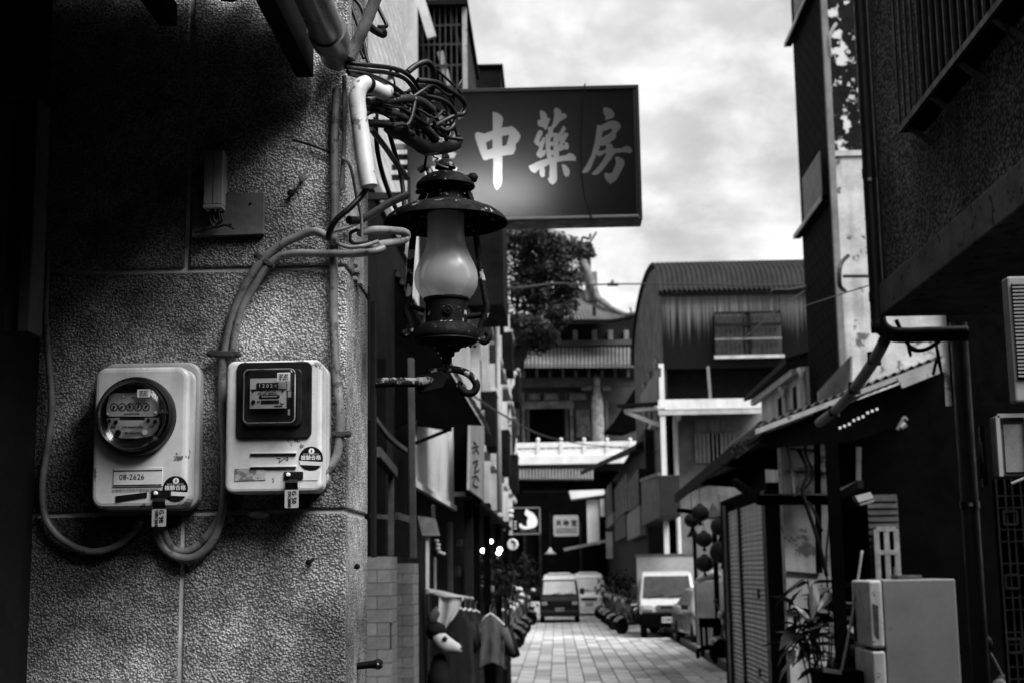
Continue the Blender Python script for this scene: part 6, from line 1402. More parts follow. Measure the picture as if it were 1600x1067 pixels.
# ------------------------------------------------------------------ wires over the lane
def wire(label, pts, r=0.012, mat=None, sub=5):
    P = spline([W(*p) for p in pts], sub); return tag(MB().tube(P, r, 5).build("overhead_wire", mat or M_rubber, None, smooth=True), label, "wire", "wires strung over the lane")
wire("long wire strung across the lane in front of the temple ridge", [(772, 452, 30), (820, 449, 31), (870, 443, 33), (920, 445, 35), (990, 444, 38), (1080, 444, 40), (1180, 446, 42), (1262, 444, 44)], 0.022)
ins = thing("wire_insulator", "small black insulator on the long wire against the sky", "insulator", W(957, 444, 36.5)); MB().tube([W(949, 445, 36.5), W(966, 445, 36.5)], 0.045, 8).build("body", M_rubber, ins); MB().lathe([(0.06, 0), (0.02, 0.11)], W(957, 444, 36.5), 8).build("pin", M_rubber, ins)
dwn = thing("hanging_wire_weight", "dark weight hanging on a short drop wire before the temple roof", "weight", W(927, 480, 35.2)); MB().tube([W(926, 447, 35.2), W(928, 480, 35.2)], 0.02, 5).build("drop_wire", M_rubber, dwn); MB().tube([W(928, 480, 35.2), W(929, 494, 35.2)], 0.05, 6).build("weight", M_rubber, dwn)
wire("sagging wire crossing below the temple door to the timber wing", [(730, 612, 20), (790, 650, 24), (850, 680, 30), (910, 693, 38), (960, 698, 46), (1020, 705, 50), (1090, 692, 52), (1130, 685, 54)], 0.016)
wire("wire dropping from the tower edge towards the barrel roof", [(1262, 452, 24), (1220, 480, 28), (1190, 505, 33), (1150, 540, 40)], 0.012)
wire("thin wire over the stained sheet wall with a drop", [(1262, 447, 25), (1235, 452, 28), (1205, 455, 31), (1210, 485, 31)], 0.014)
# ================================================================== ground, paving, kerb
M_ground = gm("street_asphalt", 0.07, 0.9, 0.3, 0.8, bump=0.3, bscale=20)
M_paver = gm("paving_stone", 0.46, 0.85, 0.45, 0.9, rnd=0.26, bump=0.2, bscale=30)
M_kerb = gm("kerb_stone", 0.30, 0.85, 0.25, 2)
gnd = MB().box(-400, 400, -60, 900, -0.5, -0.02).build("ground", M_ground); structure(gnd)
road = MB().box(-2.6, 3.25, 10, 92, -0.019, 0.0).build("road", M_grout); structure(road)
pmesh = MB().add([(0.004, 0.006, 0), (0.291, 0.006, 0), (0.291, 0.888, 0), (0.004, 0.888, 0), (0.008, 0.012, 0.012), (0.287, 0.012, 0.012), (0.287, 0.882, 0.012), (0.008, 0.882, 0.012)], [(4, 5, 6, 7), (0, 1, 5, 4), (1, 2, 6, 5), (2, 3, 7, 6), (3, 0, 4, 7)]).mesh("paver"); pmesh.materials.append(M_paver)
restp = MB(); cnt = 0
rp = random.Random(5)
for j in range(76):
    y = 23.0 + j * 0.9
    for i in range(19):
        x = -2.55 + i * 0.30
        off = 0.45 if i % 2 else 0.0
        if cnt < 300 and j >= 0 and x > -1.35:
            o = place("paver", pmesh, road, loc=(x, y + off, 0.001 + rp.random() * 0.006)); cnt += 1
        elif x > -2.6:
            restp.add([(a + x, b + y + off, c_ + 0.001 + 0.004 * ((i * 7 + j * 3) % 5) / 5) for a, b, c_ in [tuple(v.co) for v in pmesh.vertices]], [tuple(p.vertices) for p in pmesh.polygons])
rest = restp.build("distant_pavers", M_paver, road); rest["kind"] = "stuff"
pav = MB().box(3.42, 9, 12, 60, -0.01, 0.09).build("pavement", M_ground); structure(pav)
kerb = thing("kerb", "pale stone kerb along the right edge of the lane", "kerb", (3.3, 30, 0)); kerb["kind"] = "structure"
kmesh = MB().box(0, 0.155, 0.006, 0.994, -0.01, 0.12).mesh("kerb_stone"); kmesh.materials.append(M_kerb)
for j in range(36): place("kerb_stone", kmesh, kerb, loc=(3.26, 18 + j, 0.0))

# ================================================================== vehicles
M_paintw = gm("white_car_paint", 0.42, 0.3, 0.06, 2, spec=0.5, coat=0.5)
M_paintd = gm("dark_car_paint", 0.014, 0.4, 0.1, 2, spec=0.15, coat=0.05)
M_vanw = gm("white_van_paint_lifted", 0.8, 0.3, 0.06, 2, spec=0.5, coat=0.5)  # white paint lightened to make up for the shade on the vans
M_vglass = gm("van_windscreen_painted_sky", 0.62, 0.2, 0.15, 2, spec=0.25)  # pale base colour stands in for the sky reflected in the windscreen
M_tyre = gm("tyre_rubber", 0.012, 0.85, 0.2, 6)
M_rim = gm("wheel_rim", 0.25, 0.4, 0.2, 5, metal=0.6)
M_wscreen = gm("windscreen_painted_sky", 0.26, 0.2, 0.1, 2, spec=0.25)  # sky reflection painted into the glass as a grey base colour
M_lamp = gm("headlamp_lens", 0.45, 0.15, 0.2, 8, spec=0.8)
M_plateb = gm("number_plate_white", 0.45, 0.5, 0.1, 8)
def loft(prof, hw, lo_w, hi_w, z0, z1):
    """Side outline (y, z) swept across x, narrower towards the top."""
    f = lambda z: hw * (lo_w + (hi_w - lo_w) * min(1, max(0, (z - z0) / (z1 - z0))) ** 1.3)
    n = len(prof); vs = [(-f(z), y, z) for y, z in prof] + [(f(z), y, z) for y, z in prof]
    return MB().add(vs, [tuple(range(n)), tuple(range(2 * n - 1, n - 1, -1))] + [(i, i + n, (i + 1) % n + n, (i + 1) % n) for i in range(n)])
def wheels(t, xs, ys, r, w):
    for sx in (-1, 1):
        for y in ys:
            ty = MB().lathe([(r * 0.62, -w / 2), (r * 0.96, -w / 2), (r, -w / 4), (r, w / 4), (r * 0.96, w / 2), (r * 0.62, w / 2)], (sx * xs, y, r), 20, 'X').build("wheel", M_tyre, t, smooth=True, auto=40)
            MB().lathe([(r * 0.6, -w * 0.4), (r * 0.6, w * 0.4)], (sx * xs, y, r), 16, 'X').build("rim", M_rim, ty)
def front_bits(t, hw, y, zl, zp, plate, wlamp=0.26, hlamp=0.14):
    for sx in (-1, 1):
        MB().box(min(sx * hw * 0.92, sx * (hw * 0.92 - wlamp)), max(sx * hw * 0.92, sx * (hw * 0.92 - wlamp)), y - 0.03, y + 0.08, zl, zl + hlamp).build("headlight", M_lamp, t, bevel=0.03)
    pl_ = MB().box(-0.17, 0.17, y - 0.06, y - 0.04, zp, zp + 0.15).build("number_plate", M_plateb, t)
    text(plate, (0, y - 0.062, zp + 0.075), 0.11, M_ink, pl_, bold=0.002)
def mirrors(t, hw, y, z, s=0.12):
    for sx in (-1, 1):
        MB().box(min(sx * (hw + 0.03), sx * (hw + 0.2)), max(sx * (hw + 0.03), sx * (hw + 0.2)), y, y + 0.08, z - s, z + s).build("mirror", M_black, t, bevel=0.02)
def micro_van(label, body_m, roof_m, plate, H=1.86):
    t = thing("micro_van", label, "van", (0, 0, 0)); hw = 0.74; L = 3.3
    loft([(0.02, 0.28), (0.0, 0.5), (0.03, 0.82), (0.16, 0.98), (0.30, 1.03), (0.74, 1.58), (3.2, 1.60), (3.3, 1.0), (3.3, 0.28)], hw, 1.0, 0.86, 0.9, 1.7).build("body", body_m, t, bevel=0.04)
    loft([(0.70, 1.585), (0.86, 1.74), (1.05, 1.80), (3.1, 1.80), (3.25, 1.60)], hw, 0.87, 0.74, 1.58, 1.8).build("roof", roof_m, t, bevel=0.05)
    MB().box(-0.42, 0.42, 0.95, 2.9, 1.795, H).build("roof_pod", roof_m, t, bevel=0.03)
    MB().add([(-0.63, 0.285, 1.06), (0.63, 0.285, 1.06), (0.575, 0.665, 1.54), (-0.575, 0.665, 1.54)], [(0, 1, 2, 3)]).build("windscreen", M_vglass, t)
    for sx in (-1, 1):
        w_ = MB().add([(sx * 0.748, 0.55, 1.02), (sx * 0.748, 1.5, 1.02), (sx * 0.668, 1.5, 1.52), (sx * 0.668, 0.85, 1.52)], [(0, 1, 2, 3) if sx > 0 else (3, 2, 1, 0)]).build("side_window", M_wscreen, t)
        MB().add([(sx * 0.748, 1.6, 1.02), (sx * 0.748, 2.9, 1.02), (sx * 0.668, 2.9, 1.52), (sx * 0.668, 1.6, 1.52)], [(0, 1, 2, 3) if sx > 0 else (3, 2, 1, 0)]).build("side_window", M_wscreen, t)
    MB().box(-hw * 0.99, hw * 0.99, -0.06, 0.14, 0.24, 0.48).build("bumper", M_black if body_m is M_paintd else body_m, t, bevel=0.04)
    MB().box(-0.34, 0.34, -0.012, 0.05, 0.66, 0.76).build("grille", M_black, t)
    for a in (-0.3, 0.2): MB().bar((a, 0.26, 1.06), (a + 0.34, 0.31, 1.12), 0.02, 0.015).build("wiper", M_black, t)
    front_bits(t, hw, 0.0, 0.66, 0.42, plate, 0.22, 0.13); mirrors(t, hw, 0.42, 1.16); wheels(t, 0.66, (0.62, 2.65), 0.27, 0.16)
    return t
def ground_at(px, py):
    d = ray(px, py); return EYE + d * (-EYE.z / d.z)
v1 = micro_van("dark micro van with a white raised roof coming down the lane", M_paintd, M_vanw, "9U·2681")
p = ground_at(875, 973); v1.location = (p.x, p.y, 0)
v2 = micro_van("white micro van parked behind the dark van, partly hidden by shrubs", M_vanw, M_vanw, "")
p = ground_at(921, 962); v2.location = (p.x, p.y, 0)
# box truck
tr = thing("box_truck", "small white box truck parked facing the viewer on the right", "truck", (0, 0, 0)); hw = 0.75
loft([(0.02, 0.40), (0.0, 0.6), (0.02, 0.85), (0.14, 1.02), (0.22, 1.06), (0.60, 1.68), (0.72, 1.76), (1.50, 1.78), (1.56, 1.0), (1.56, 0.40)], hw, 1.0, 0.88, 1.0, 1.78).build("cab", M_paintw, tr, bevel=0.05)
MB().add([(-0.66, 0.195, 1.08), (0.66, 0.195, 1.08), (0.60, 0.535, 1.645), (-0.60, 0.535, 1.645)], [(0, 1, 2, 3)]).build("windscreen", gm("truck_windscreen", 0.07, 0.3, 0.2, 2, spec=0.12), tr)
for sx in (-1, 1): MB().add([(sx * 0.755, 0.5, 1.06), (sx * 0.755, 1.3, 1.06), (sx * 0.69, 1.3, 1.62), (sx * 0.69, 0.75, 1.62)], [(0, 1, 2, 3) if sx > 0 else (3, 2, 1, 0)]).build("side_window", M_wscreen, tr)
bxx = MB().box(-0.80, 0.80, 1.66, 4.1, 0.72, 2.22).build("cargo_box", M_paintw, tr, bevel=0.02)
MB().box(-0.82, 0.82, 1.64, 4.12, 2.19, 2.25).build("box_edge", M_rim, bxx)
MB().box(-0.78, 0.78, 1.6, 4.05, 0.5, 0.70).build("chassis", M_black, tr)
MB().box(-0.755, 0.755, -0.035, 0.3, 0.28, 0.655).build("bumper", M_dark, tr, bevel=0.03)
MB().box(-0.3, 0.3, -0.02, 0.05, 0.74, 0.88).build("grille", M_rim, tr); MB().box(-0.2, 0.2, -0.024, -0.021, 0.78, 0.85).build("grille_badge", M_black, tr)
MB().box(-0.7, 0.7, -0.03, 0.05, 0.66, 0.70).build("front_trim", M_black, tr)
for a in (-0.5, 0.05): MB().bar((a, 0.18, 1.08), (a + 0.42, 0.225, 1.15), 0.02, 0.015).build("wiper", M_black, tr)
front_bits(tr, hw, 0.0, 0.74, 0.42, "2I·8606", 0.30, 0.16); mirrors(tr, hw, 0.3, 1.28, 0.13); wheels(tr, 0.65, (0.55, 3.1), 0.28, 0.17)
p = ground_at(1045, 997); tr.location = (p.x, p.y, 0); tr.rotation_euler = (0, 0, R(-3)); tr.scale = (1.06, 1.06, 1.06)
# sedan behind the posts
cr_ = thing("parked_sedan", "rounded grey car nose half hidden behind the lantern post", "car", (0, 0, 0)); hw = 0.84
loft([(0.05, 0.25), (0.0, 0.5), (0.06, 0.72), (0.9, 0.92), (1.5, 1.38), (1.8, 1.46), (2.8, 1.44), (3.5, 1.05), (4.3, 0.98), (4.35, 0.3)], hw, 1.0, 0.74, 0.8, 1.46).build("body", gm("grey_car_paint", 0.25, 0.3, 0.1, 2, spec=0.5, coat=0.6), cr_, bevel=0.06)
MB().add([(-0.70, 0.93, 0.98), (0.70, 0.93, 0.98), (0.62, 1.38, 1.36), (-0.62, 1.38, 1.36)], [(0, 1, 2, 3)]).build("windscreen", M_wscreen, cr_)
for sx in (-1, 1): MB().add([(sx * 0.80, 1.2, 0.98), (sx * 0.80, 3.2, 0.98), (sx * 0.66, 2.8, 1.38), (sx * 0.66, 1.6, 1.38)], [(0, 1, 2, 3) if sx > 0 else (3, 2, 1, 0)]).build("side_window", M_wscreen, cr_)
front_bits(cr_, hw, 0.02, 0.55, 0.36, "", 0.3, 0.14); mirrors(cr_, hw, 1.1, 0.98, 0.07); wheels(cr_, 0.74, (0.8, 3.4), 0.30, 0.2)
cr_.location = (W(1141, 960, 36).x, 36, 0); cr_.rotation_euler = (0, 0, R(4))

# scooter
def make_scooter(label, body_m):
    body_m = gm("scooter_panel", 0.07, 0.3, 0.2, 3, spec=0.5, coat=0.5)
    t = thing("parked_scooter", label, "scooter", (0, 0, 0), "scooters parked along the lane")
    for y, nm in ((0.22, "front_wheel"), (1.48, "rear_wheel")):
        w_ = MB().lathe([(0.14, -0.04), (0.22, -0.05), (0.25, -0.02), (0.25, 0.02), (0.22, 0.05), (0.14, 0.04)], (0, y, 0.25), 20, 'X').build(nm, M_tyre, t, smooth=True, auto=40)
        MB().lathe([(0.135, -0.03), (0.135, 0.03)], (0, y, 0.25), 14, 'X').build("rim", M_rim, w_)
    MB().sheet(lambda u, v: (0.12 * (2 * v - 1) * (1 - 0.3 * abs(u - .5)), 0.22 + 0.30 * math.cos(R(150 - 120 * u)), 0.25 + 0.30 * math.sin(R(150 - 120 * u)) - 0.05 * (2 * v - 1) ** 2), 10, 4, (0, 0, 0.01)).build("front_fender", body_m, t, smooth=True)
    MB().sheet(lambda u, v: (0.20 * (2 * v - 1) * (1 - 0.35 * u ** 2), 0.42 + 0.10 * (1 - u) ** 2 - 0.10 * u + 0.12 * (2 * v - 1) ** 2, 0.30 + 0.66 * u), 8, 6, (0, 0.03, 0)).build("leg_shield", body_m, t, smooth=True)
    MB().box(-0.17, 0.17, 0.46, 0.86, 0.27, 0.33).build("footboard", M_black, t, bevel=0.01)
    loft([(0.82, 0.30), (0.84, 0.66), (1.0, 0.72), (1.72, 0.80), (1.86, 0.72), (1.70, 0.50), (1.3, 0.36)], 0.18, 1.0, 0.75, 0.3, 0.8).build("rear_body", body_m, t, bevel=0.04)
    loft([(0.84, 0.70), (0.92, 0.79), (1.25, 0.80), (1.4, 0.86), (1.70, 0.87), (1.76, 0.80)], 0.15, 1.0, 0.85, 0.7, 0.87).build("seat", M_black, t, bevel=0.03)
    MB().tube([(0, 0.24, 0.28), (0, 0.40, 0.95), (0, 0.42, 1.0)], 0.025, 8).build("steering_column", M_rim, t)
    hb = MB().tube(spline([(-0.34, 0.52, 1.02), (-0.2, 0.46, 1.04), (0, 0.42, 1.0), (0.2, 0.46, 1.04), (0.34, 0.52, 1.02)], 3), 0.016, 8).build("handlebar", M_black, t)
    MB().lathe([(0.0, -0.1), (0.09, -0.08), (0.13, 0.0), (0.10, 0.08), (0.0, 0.1)], (0, 0.40, 1.0), 14).build("handlebar_cowl", body_m, t, smooth=True)
    MB().lathe([(0.075, 0.0), (0.07, 0.03), (0.0, 0.045)], (0, 0.29, 0.99), 14, '-Y').build("headlight", M_lamp, t, smooth=True)
    for sx in (-1, 1):
        MB().tube([(sx * 0.2, 0.46, 1.04), (sx * 0.26, 0.44, 1.16), (sx * 0.30, 0.43, 1.22)], 0.008, 6).build("mirror_stalk", M_rim, t)
        m_ = MB().lathe([(0.06, 0.0), (0.055, 0.02), (0.0, 0.035)], (sx * 0.31, 0.43, 1.26), 12, '-Y'); m_.build("mirror", M_black, t, smooth=True)
        MB().lathe([(0.052, 0), (0.0, 0.001)], (sx * 0.31, 0.436, 1.26), 12, '-Y').build("mirror_glass", M_rim, t)
    return t
sc0 = make_scooter("black scooter nearest the white box truck in the right-hand row", M_paintd)
sc0.location = (W(950, 960, 47).x, 47, 0); sc0.rotation_euler = (0, 0, R(-62))
for lab, px, Y, rz in (("black scooter second from the truck in the right-hand row", 943, 51, -60), ("black scooter third from the truck, near the parked white van", 936, 55, -66), ("dark scooter touching the box truck's front corner", 962, 44.0, -55),
                       ("black scooter at the front of the left-hand row, beyond the clothes", 818, 37, 62), ("black scooter second along the left-hand row", 822, 41, 65), ("black scooter third along the left-hand row", 828, 45, 58), ("black scooter last of the left-hand row near the dark van", 838, 52, 64),
                       ("black scooter squeezed in behind the second of the left-hand row", 815, 43, 70), ("black scooter nearest the clothes rail in the left-hand row", 806, 34, 58), ("black scooter tucked behind the first of the left-hand row", 812, 39.2, 75), ("black scooter beside the third of the right-hand row", 938, 53.2, -70), ("black scooter furthest up the right-hand row beside the shrub", 930, 58, -64), ("black scooter parked by the shutter on the raised pavement", 1108, 30, -58)):
    q_ = W(px, 960, Y); copy_thing(sc0, (q_.x, Y, 0.0 if q_.x < 3.2 else 0.09), R(rz), lab)
sn = make_scooter("dark scooter by the refrigerator with one mirror catching the light", M_paintd)
q_ = W(1512, 1040, 9.4); sn.location = (q_.x - 0.05, 9.35, 0.16); sn.rotation_euler = (0, 0, R(-70))
# ================================================================== things standing along the lane
# post with round paper lanterns
M_lanternp = gm("dark_paper_lantern", 0.05, 0.7, 0.3, 5, bump=0.2, bscale=20)
lp = thing("lantern_post", "slim black post standing before the round lanterns on the right", "lamp post", W(1118, 1018, 33))
px_x = W(1119, 900, 32.5).x
MB().tube([(px_x, 32.5, 0.09), (px_x, 32.5, W(1115, 812, 32.5).z)], 0.06, 10).build("post", M_dark, lp); MB().lathe([(0.12, 0.09), (0.12, 0.8), (0.10, 0.85)], (px_x, 32.5, 0), 12).build("post_foot", M_dark, lp)
MB().lathe([(0.0, 0.35), (0.10, 0.18), (0.34, 0.0), (0.3, -0.03), (0.0, 0.0)], W(1115, 808, 32.5), 14).build("cap", M_steel, lp)
lp2 = thing("lantern_post", "farther slim black post with a pointed cap beside the box truck", "lamp post", W(1087, 960, 36))
p2x = W(1087, 900, 36).x
MB().tube([(p2x, 36, 0.0), (p2x, 36, W(1084, 838, 36).z)], 0.05, 10).build("post", M_dark, lp2); MB().lathe([(0.16, 0), (0.05, 0.18), (0.02, 0.42)], W(1083, 838, 36), 10).build("pointed_cap", M_dark, lp2)
lp["group"] = lp2["group"] = "posts by the round lanterns"
for k, (px, py, r_, Y, lab) in enumerate(((1094, 801, 14, 30, "topmost round lantern catching light on its crown"), (1081, 812, 12, 30.6, "round lantern half behind the topmost one"), (1100, 842, 13, 31.2, "patterned round lantern in the middle of the cluster"), (1128, 862, 19, 31.5, "largest round lantern beside the post, low down"), (1101, 880, 14, 31.8, "lowest round lantern hanging over the white bundle"), (1125, 822, 15, 32.0, "round lantern behind the post top"))):
    c = W(px, py, Y); r = r_ / FPX * Y
    t = thing("round_lantern", lab, "lantern", c, "round lanterns on the right")
    pr = [(max(0.001, r * math.sin(R(a))), -r * 0.92 * math.cos(R(a))) for a in range(0, 181, 12)]
    MB().lathe(pr, c, 20).build("paper_globe", M_lanternp, t, smooth=True)
    MB().lathe([(r * 0.3, r * 0.86), (r * 0.3, r * 1.02)], c, 12).build("top_ring", M_dark, t); MB().tube([c + V(0, 0, r), c + V(0, 0, r + 0.5)], 0.008, 5).build("cord", M_rubber, t)
    MB().tube([c + V(0, 0, -r * 0.9), c + V(0, 0, -r * 1.35)], [0.02, 0.05], 6).build("tassel", M_dark, t)
MB_ = thing("lantern_bracket", "black bracket reaching out to the topmost round lantern", "bracket", W(1070, 800, 30)); MB().tube([W(1058, 796, 30), W(1084, 799, 30)], 0.05, 6).build("arm", M_dark, MB_)
st_ = thing("sign_stand", "low black steel sign stand with curled feet on the kerb", "stand", W(1100, 1010, 30))
for a in (0, 8):
    MB().tube(spline([W(1091 + a, 1028 - a * .5, 28), W(1090 + a, 1018 - a * .5, 28), W(1094 + a, 1014 - a * .5, 28), W(1124, 1010, 28.6)], 3), 0.035, 6).build("foot_bar", M_dark, st_)
for a in (1097, 1105): MB().tube([W(a, 1012, 28.3), W(a - 2, 975, 28.3)], 0.03, 6).build("upright", M_dark, st_)
MB().box(W(1092, 970, 28.4).x, W(1122, 970, 28.4).x, 28.35, 28.45, W(1100, 980, 28.4).z, W(1100, 965, 28.4).z).build("panel", M_dark, st_)
bn = thing("white_bundle", "crumpled white bundle lying on a counter by the round lanterns", "bundle", W(1105, 905, 34))
bmb = MB().lathe([(0.001, -0.2), (0.2, -0.16), (0.3, 0.0), (0.22, 0.14), (0.001, 0.2)], (0, 0, 0), 14)
c = W(1106, 902, 34); bmb.v = [(c.x + x * 1.1 + 0.05 * math.sin(9 * z), c.y + y, c.z + z * 0.7 + 0.08 * math.sin(7 * x + 1)) for x, y, z in bmb.v]; bmb.build("cloth", M_paintw, bn, smooth=True)
ct = thing("grey_counter", "grey counter wall behind the lantern posts", "counter", W(1110, 930, 35)); MB().box(W(1088, 930, 35).x, W(1150, 930, 35).x, 35, 35.3, 0.09, W(1110, 908, 35).z).build("panel", M_plasterg, ct)
# plant by the arcade
M_leafl = gm("broad_leaf", 0.06, 0.4, 0.4, 6, spec=0.5, rnd=0.5)
pt = thing("broad_leaved_plant", "bushy long-leaved plant in front of the peeling white wall", "plant", (W(1275, 1060, 13.0).x, 13.0, 0))
lm_ = MB().add([(0, 0, 0), (0.035, 0.07, 0.012), (0.028, 0.16, 0.004), (0, 0.25, -0.03), (-0.028, 0.16, 0.004), (-0.035, 0.07, 0.012), (0, 0.07, 0), (0, 0.16, -0.008)], [(0, 1, 6), (1, 2, 7, 6), (2, 3, 7), (0, 6, 5), (6, 7, 4, 5), (7, 3, 4)]).mesh("leaf"); lm_.materials.append(M_leafl)
rl = random.Random(21); base = V(W(1290, 1060, 13.1).x, 13.1, 0)
for k, (px, py) in enumerate(((1262, 905), (1245, 950), (1275, 940), (1300, 960), (1255, 985), (1285, 990), (1270, 1010), (1240, 975), (1295, 920), (1262, 965), (1310, 1000))):
    tipp = W(px, py, 13.1 + rl.uniform(-0.3, 0.3)); mid = base.lerp(tipp, 0.6) + V(0, 0, 0.1)
    MB().tube(spline([base, mid, tipp], 4), [0.012] * 4 + [0.007] * 5, 5).build("stem", M_bark, pt)
    for j in range(9):
        a = R(40 * j + rl.uniform(-15, 15)); el = R(rl.uniform(-55, 25)); pos = base.lerp(tipp, 1.0) + V(rl.uniform(-.05, .05), rl.uniform(-.05, .05), rl.uniform(-.22, .03))
        o = place("leaf", lm_, pt, loc=pos, rot=(el, rl.uniform(-.5, .5), a)); s = rl.uniform(0.9, 1.6); o.scale = (s, s, s)
pot = thing("plant_crate", "dark crate with a pale lid under the broad-leaved plant", "crate", W(1310, 1052, 11.6))
MB().box(W(1284, 1052, 11.6).x, W(1350, 1052, 11.6).x, 11.6, 12.1, 0, W(1310, 1048, 11.6).z).build("crate", M_dark, pot, bevel=0.01); MB().bar(W(1286, 1046, 11.58), W(1314, 1050, 11.58), 0.05, 0.03).build("lid_edge", M_plasterg, pot)
# left side: clothes rack
M_cloth = [gm("black_cloth", 0.018, 0.9, 0.3, 10), gm("charcoal_cloth", 0.035, 0.9, 0.3, 10), gm("grey_cloth", 0.11, 0.9, 0.25, 10)]
YR = 16.2
rk = thing("clothes_rail", "clothes rail with a pale wooden rod on the left side of the lane", "clothes rail", W(720, 1060, YR))
ra_, rb_ = W(668, 924, 15.4), W(738, 935, 17.2)
MB().tube([ra_, rb_], 0.022, 8).build("rod", M_timber, rk)
for p_ in (ra_, rb_): MB().tube([p_ + V(0, 0.02, 0), V(p_.x, p_.y + 0.02, 0)], 0.018, 6).build("upright", M_steel, rk)
ib = thing("white_oval_board", "long white oval board lying over the clothes rail", "board", W(695, 928, 15.6))
bo = MB().lathe([(0.001, -0.03), (0.5, -0.03), (0.52, 0.0), (0.5, 0.02), (0.001, 0.03)], (0, 0, 0), 28); c = W(694, 927, 15.7)
bo.v = [(c.x + x * 0.42, c.y + y * 0.25, c.z + z - 0.10 * x) for x, y, z in bo.v]; bo.build("board", M_paintw, ib, smooth=True, auto=40)
wcth = thing("white_hanging_sheet", "white sheet hanging behind the first dark garments", "cloth", W(700, 960, 16.6))
MB().sheet(lambda u, v: W(686 + 36 * u - (6 + 14 * u) * v * v, 932 + (28 + 36 * (1 - abs(u - .35))) * v, 15.55) + V(0, 0.03 * math.sin(u * 9), 0), 8, 6, (0, 0.01, 0)).build("sheet", M_paintw, wcth, smooth=True)
def garment(label, px, py, Y, w, h, rot, mat, sleeve=True, collar=None):
    t = thing("hanging_garment", label, "garment", W(px, py, Y), "garments on the clothes rail")
    c = W(px, py, Y); ca, sa = math.cos(R(rot)), math.sin(R(rot)); r = random.Random(int(px * 7))
    ph = r.random() * 6
    def f(u, v):
        a = 2 * math.pi * u; ww = w * (0.30 + 0.70 * min(1, v * 5) ** 0.6) * (1 - 0.10 * v) + 0.04 * v
        d_ = 0.06 + 0.05 * v
        x = ww / 2 * math.cos(a) * (1 + 0.12 * math.sin(5 * a + ph) * v); y = d_ * math.sin(a) + 0.045 * math.sin(7 * a + 3 * v + ph) * min(1, v * 2)
        return c + V(x * ca - y * sa, x * sa + y * ca, -0.10 - 0.10 * abs(math.cos(a)) * min(1, v * 4) - h * v)
    MB().sheet(f, 26, 14).build("body", mat, t, smooth=True)
    if sleeve:
        for s in (-1, 1):
            p0_ = c + V(s * w * 0.42 * ca, s * w * 0.42 * sa, -0.24); p1_ = p0_ + V(s * 0.10 * ca, s * 0.10 * sa, -0.30)
            MB().tube([p0_, p0_.lerp(p1_, 0.5) + V(0, -0.02, 0), p1_], [0.06, 0.06, 0.05], 10).build("sleeve", mat, t, smooth=True)
    MB().tube(spline([c + V(-w * 0.33 * ca, -w * 0.33 * sa, -0.18), c + V(0, 0, -0.07), c + V(w * 0.33 * ca, w * 0.33 * sa, -0.18)], 3), 0.012, 6).build("hanger", M_plaster, t)
    MB().tube(spline([c + V(0, 0, -0.07), c + V(0, 0, 0), c + V(0.02, 0, 0.03)], 3), 0.006, 5).build("hanger_hook", M_rim, t)
garment("long black coat first on the clothes rail, behind the plush head", 711, 937, 15.9, 0.42, 1.0, 55, M_cloth[0], False)
garment("charcoal jacket second on the clothes rail", 719, 939, 16.1, 0.42, 0.95, 60, M_cloth[1])
garment("black dress third on the clothes rail", 727, 940, 16.3, 0.40, 1.2, 62, M_cloth[0])
garment("charcoal shirt fourth on the clothes rail, hanging edge-on", 735, 941, 16.5, 0.40, 0.9, 66, M_cloth[1])
garment("black shirt fifth on the clothes rail", 743, 943, 16.7, 0.44, 1.0, 50, M_cloth[0])
garment("grey shirt on a wooden hanger with tied sleeves at the rail end", 766, 948, 16.6, 0.34, 0.50, 8, M_cloth[2])
garment("long black dress hanging last under the grey shirt", 770, 952, 16.9, 0.40, 1.25, 4, M_cloth[0])
pd_ = thing("plush_dog_head", "white and black plush dog head among the clothes", "plush toy", W(690, 1010, 14.8))
hc = W(692, 1005, 14.8)
hd = MB().lathe([(0.001, -0.15), (0.07, -0.13), (0.11, -0.06), (0.11, 0.0), (0.085, 0.06), (0.062, 0.12), (0.05, 0.17), (0.03, 0.20), (0.001, 0.21)], (0, 0, 0), 18, 'X')
hd.v = [(hc.x + x * 0.86 + 0.02, hc.y + y, hc.z + z - 0.30 * x) for x, y, z in hd.v]; hd.build("head", gm("white_plush", 0.42, 0.95, 0.15, 20), pd_, smooth=True)
tp_ = MB().lathe([(0.001, -0.10), (0.08, -0.07), (0.11, 0.0), (0.09, 0.07), (0.001, 0.11)], (0, 0, 0), 16); tp_.v = [(hc.x - 0.07 + x, hc.y + 0.03 + y, hc.z + 0.12 + z) for x, y, z in tp_.v]; tp_.build("black_crown", M_cloth[0], pd_, smooth=True)
ea = MB().lathe([(0.001, -0.1), (0.05, -0.05), (0.06, 0.02), (0.001, 0.10)], (0, 0, 0), 12); ea.v = [(hc.x - 0.09 + x + 0.3 * z, hc.y - 0.02 + y * 0.5, hc.z + 0.28 + z) for x, y, z in ea.v]; ea.build("ear", M_cloth[2], pd_, smooth=True)
for dx, dz, r_, nm in ((0.185, -0.05, 0.024, "nose"), (0.03, 0.055, 0.032, "eye_patch")):
    MB().lathe([(0.001, -r_), (r_, 0), (0.001, r_)], (hc.x + dx, hc.y - (0.02 if nm == "nose" else 0.10), hc.z + dz), 10).build(nm, M_black, pd_, smooth=True)
bd_ = MB().lathe([(0.001, -0.5), (0.13, -0.45), (0.12, -0.2), (0.06, 0.0), (0.001, 0.03)], (hc.x - 0.04, hc.y + 0.06, hc.z - 0.12), 16); bd_.build("body", M_cloth[0], pd_, smooth=True)
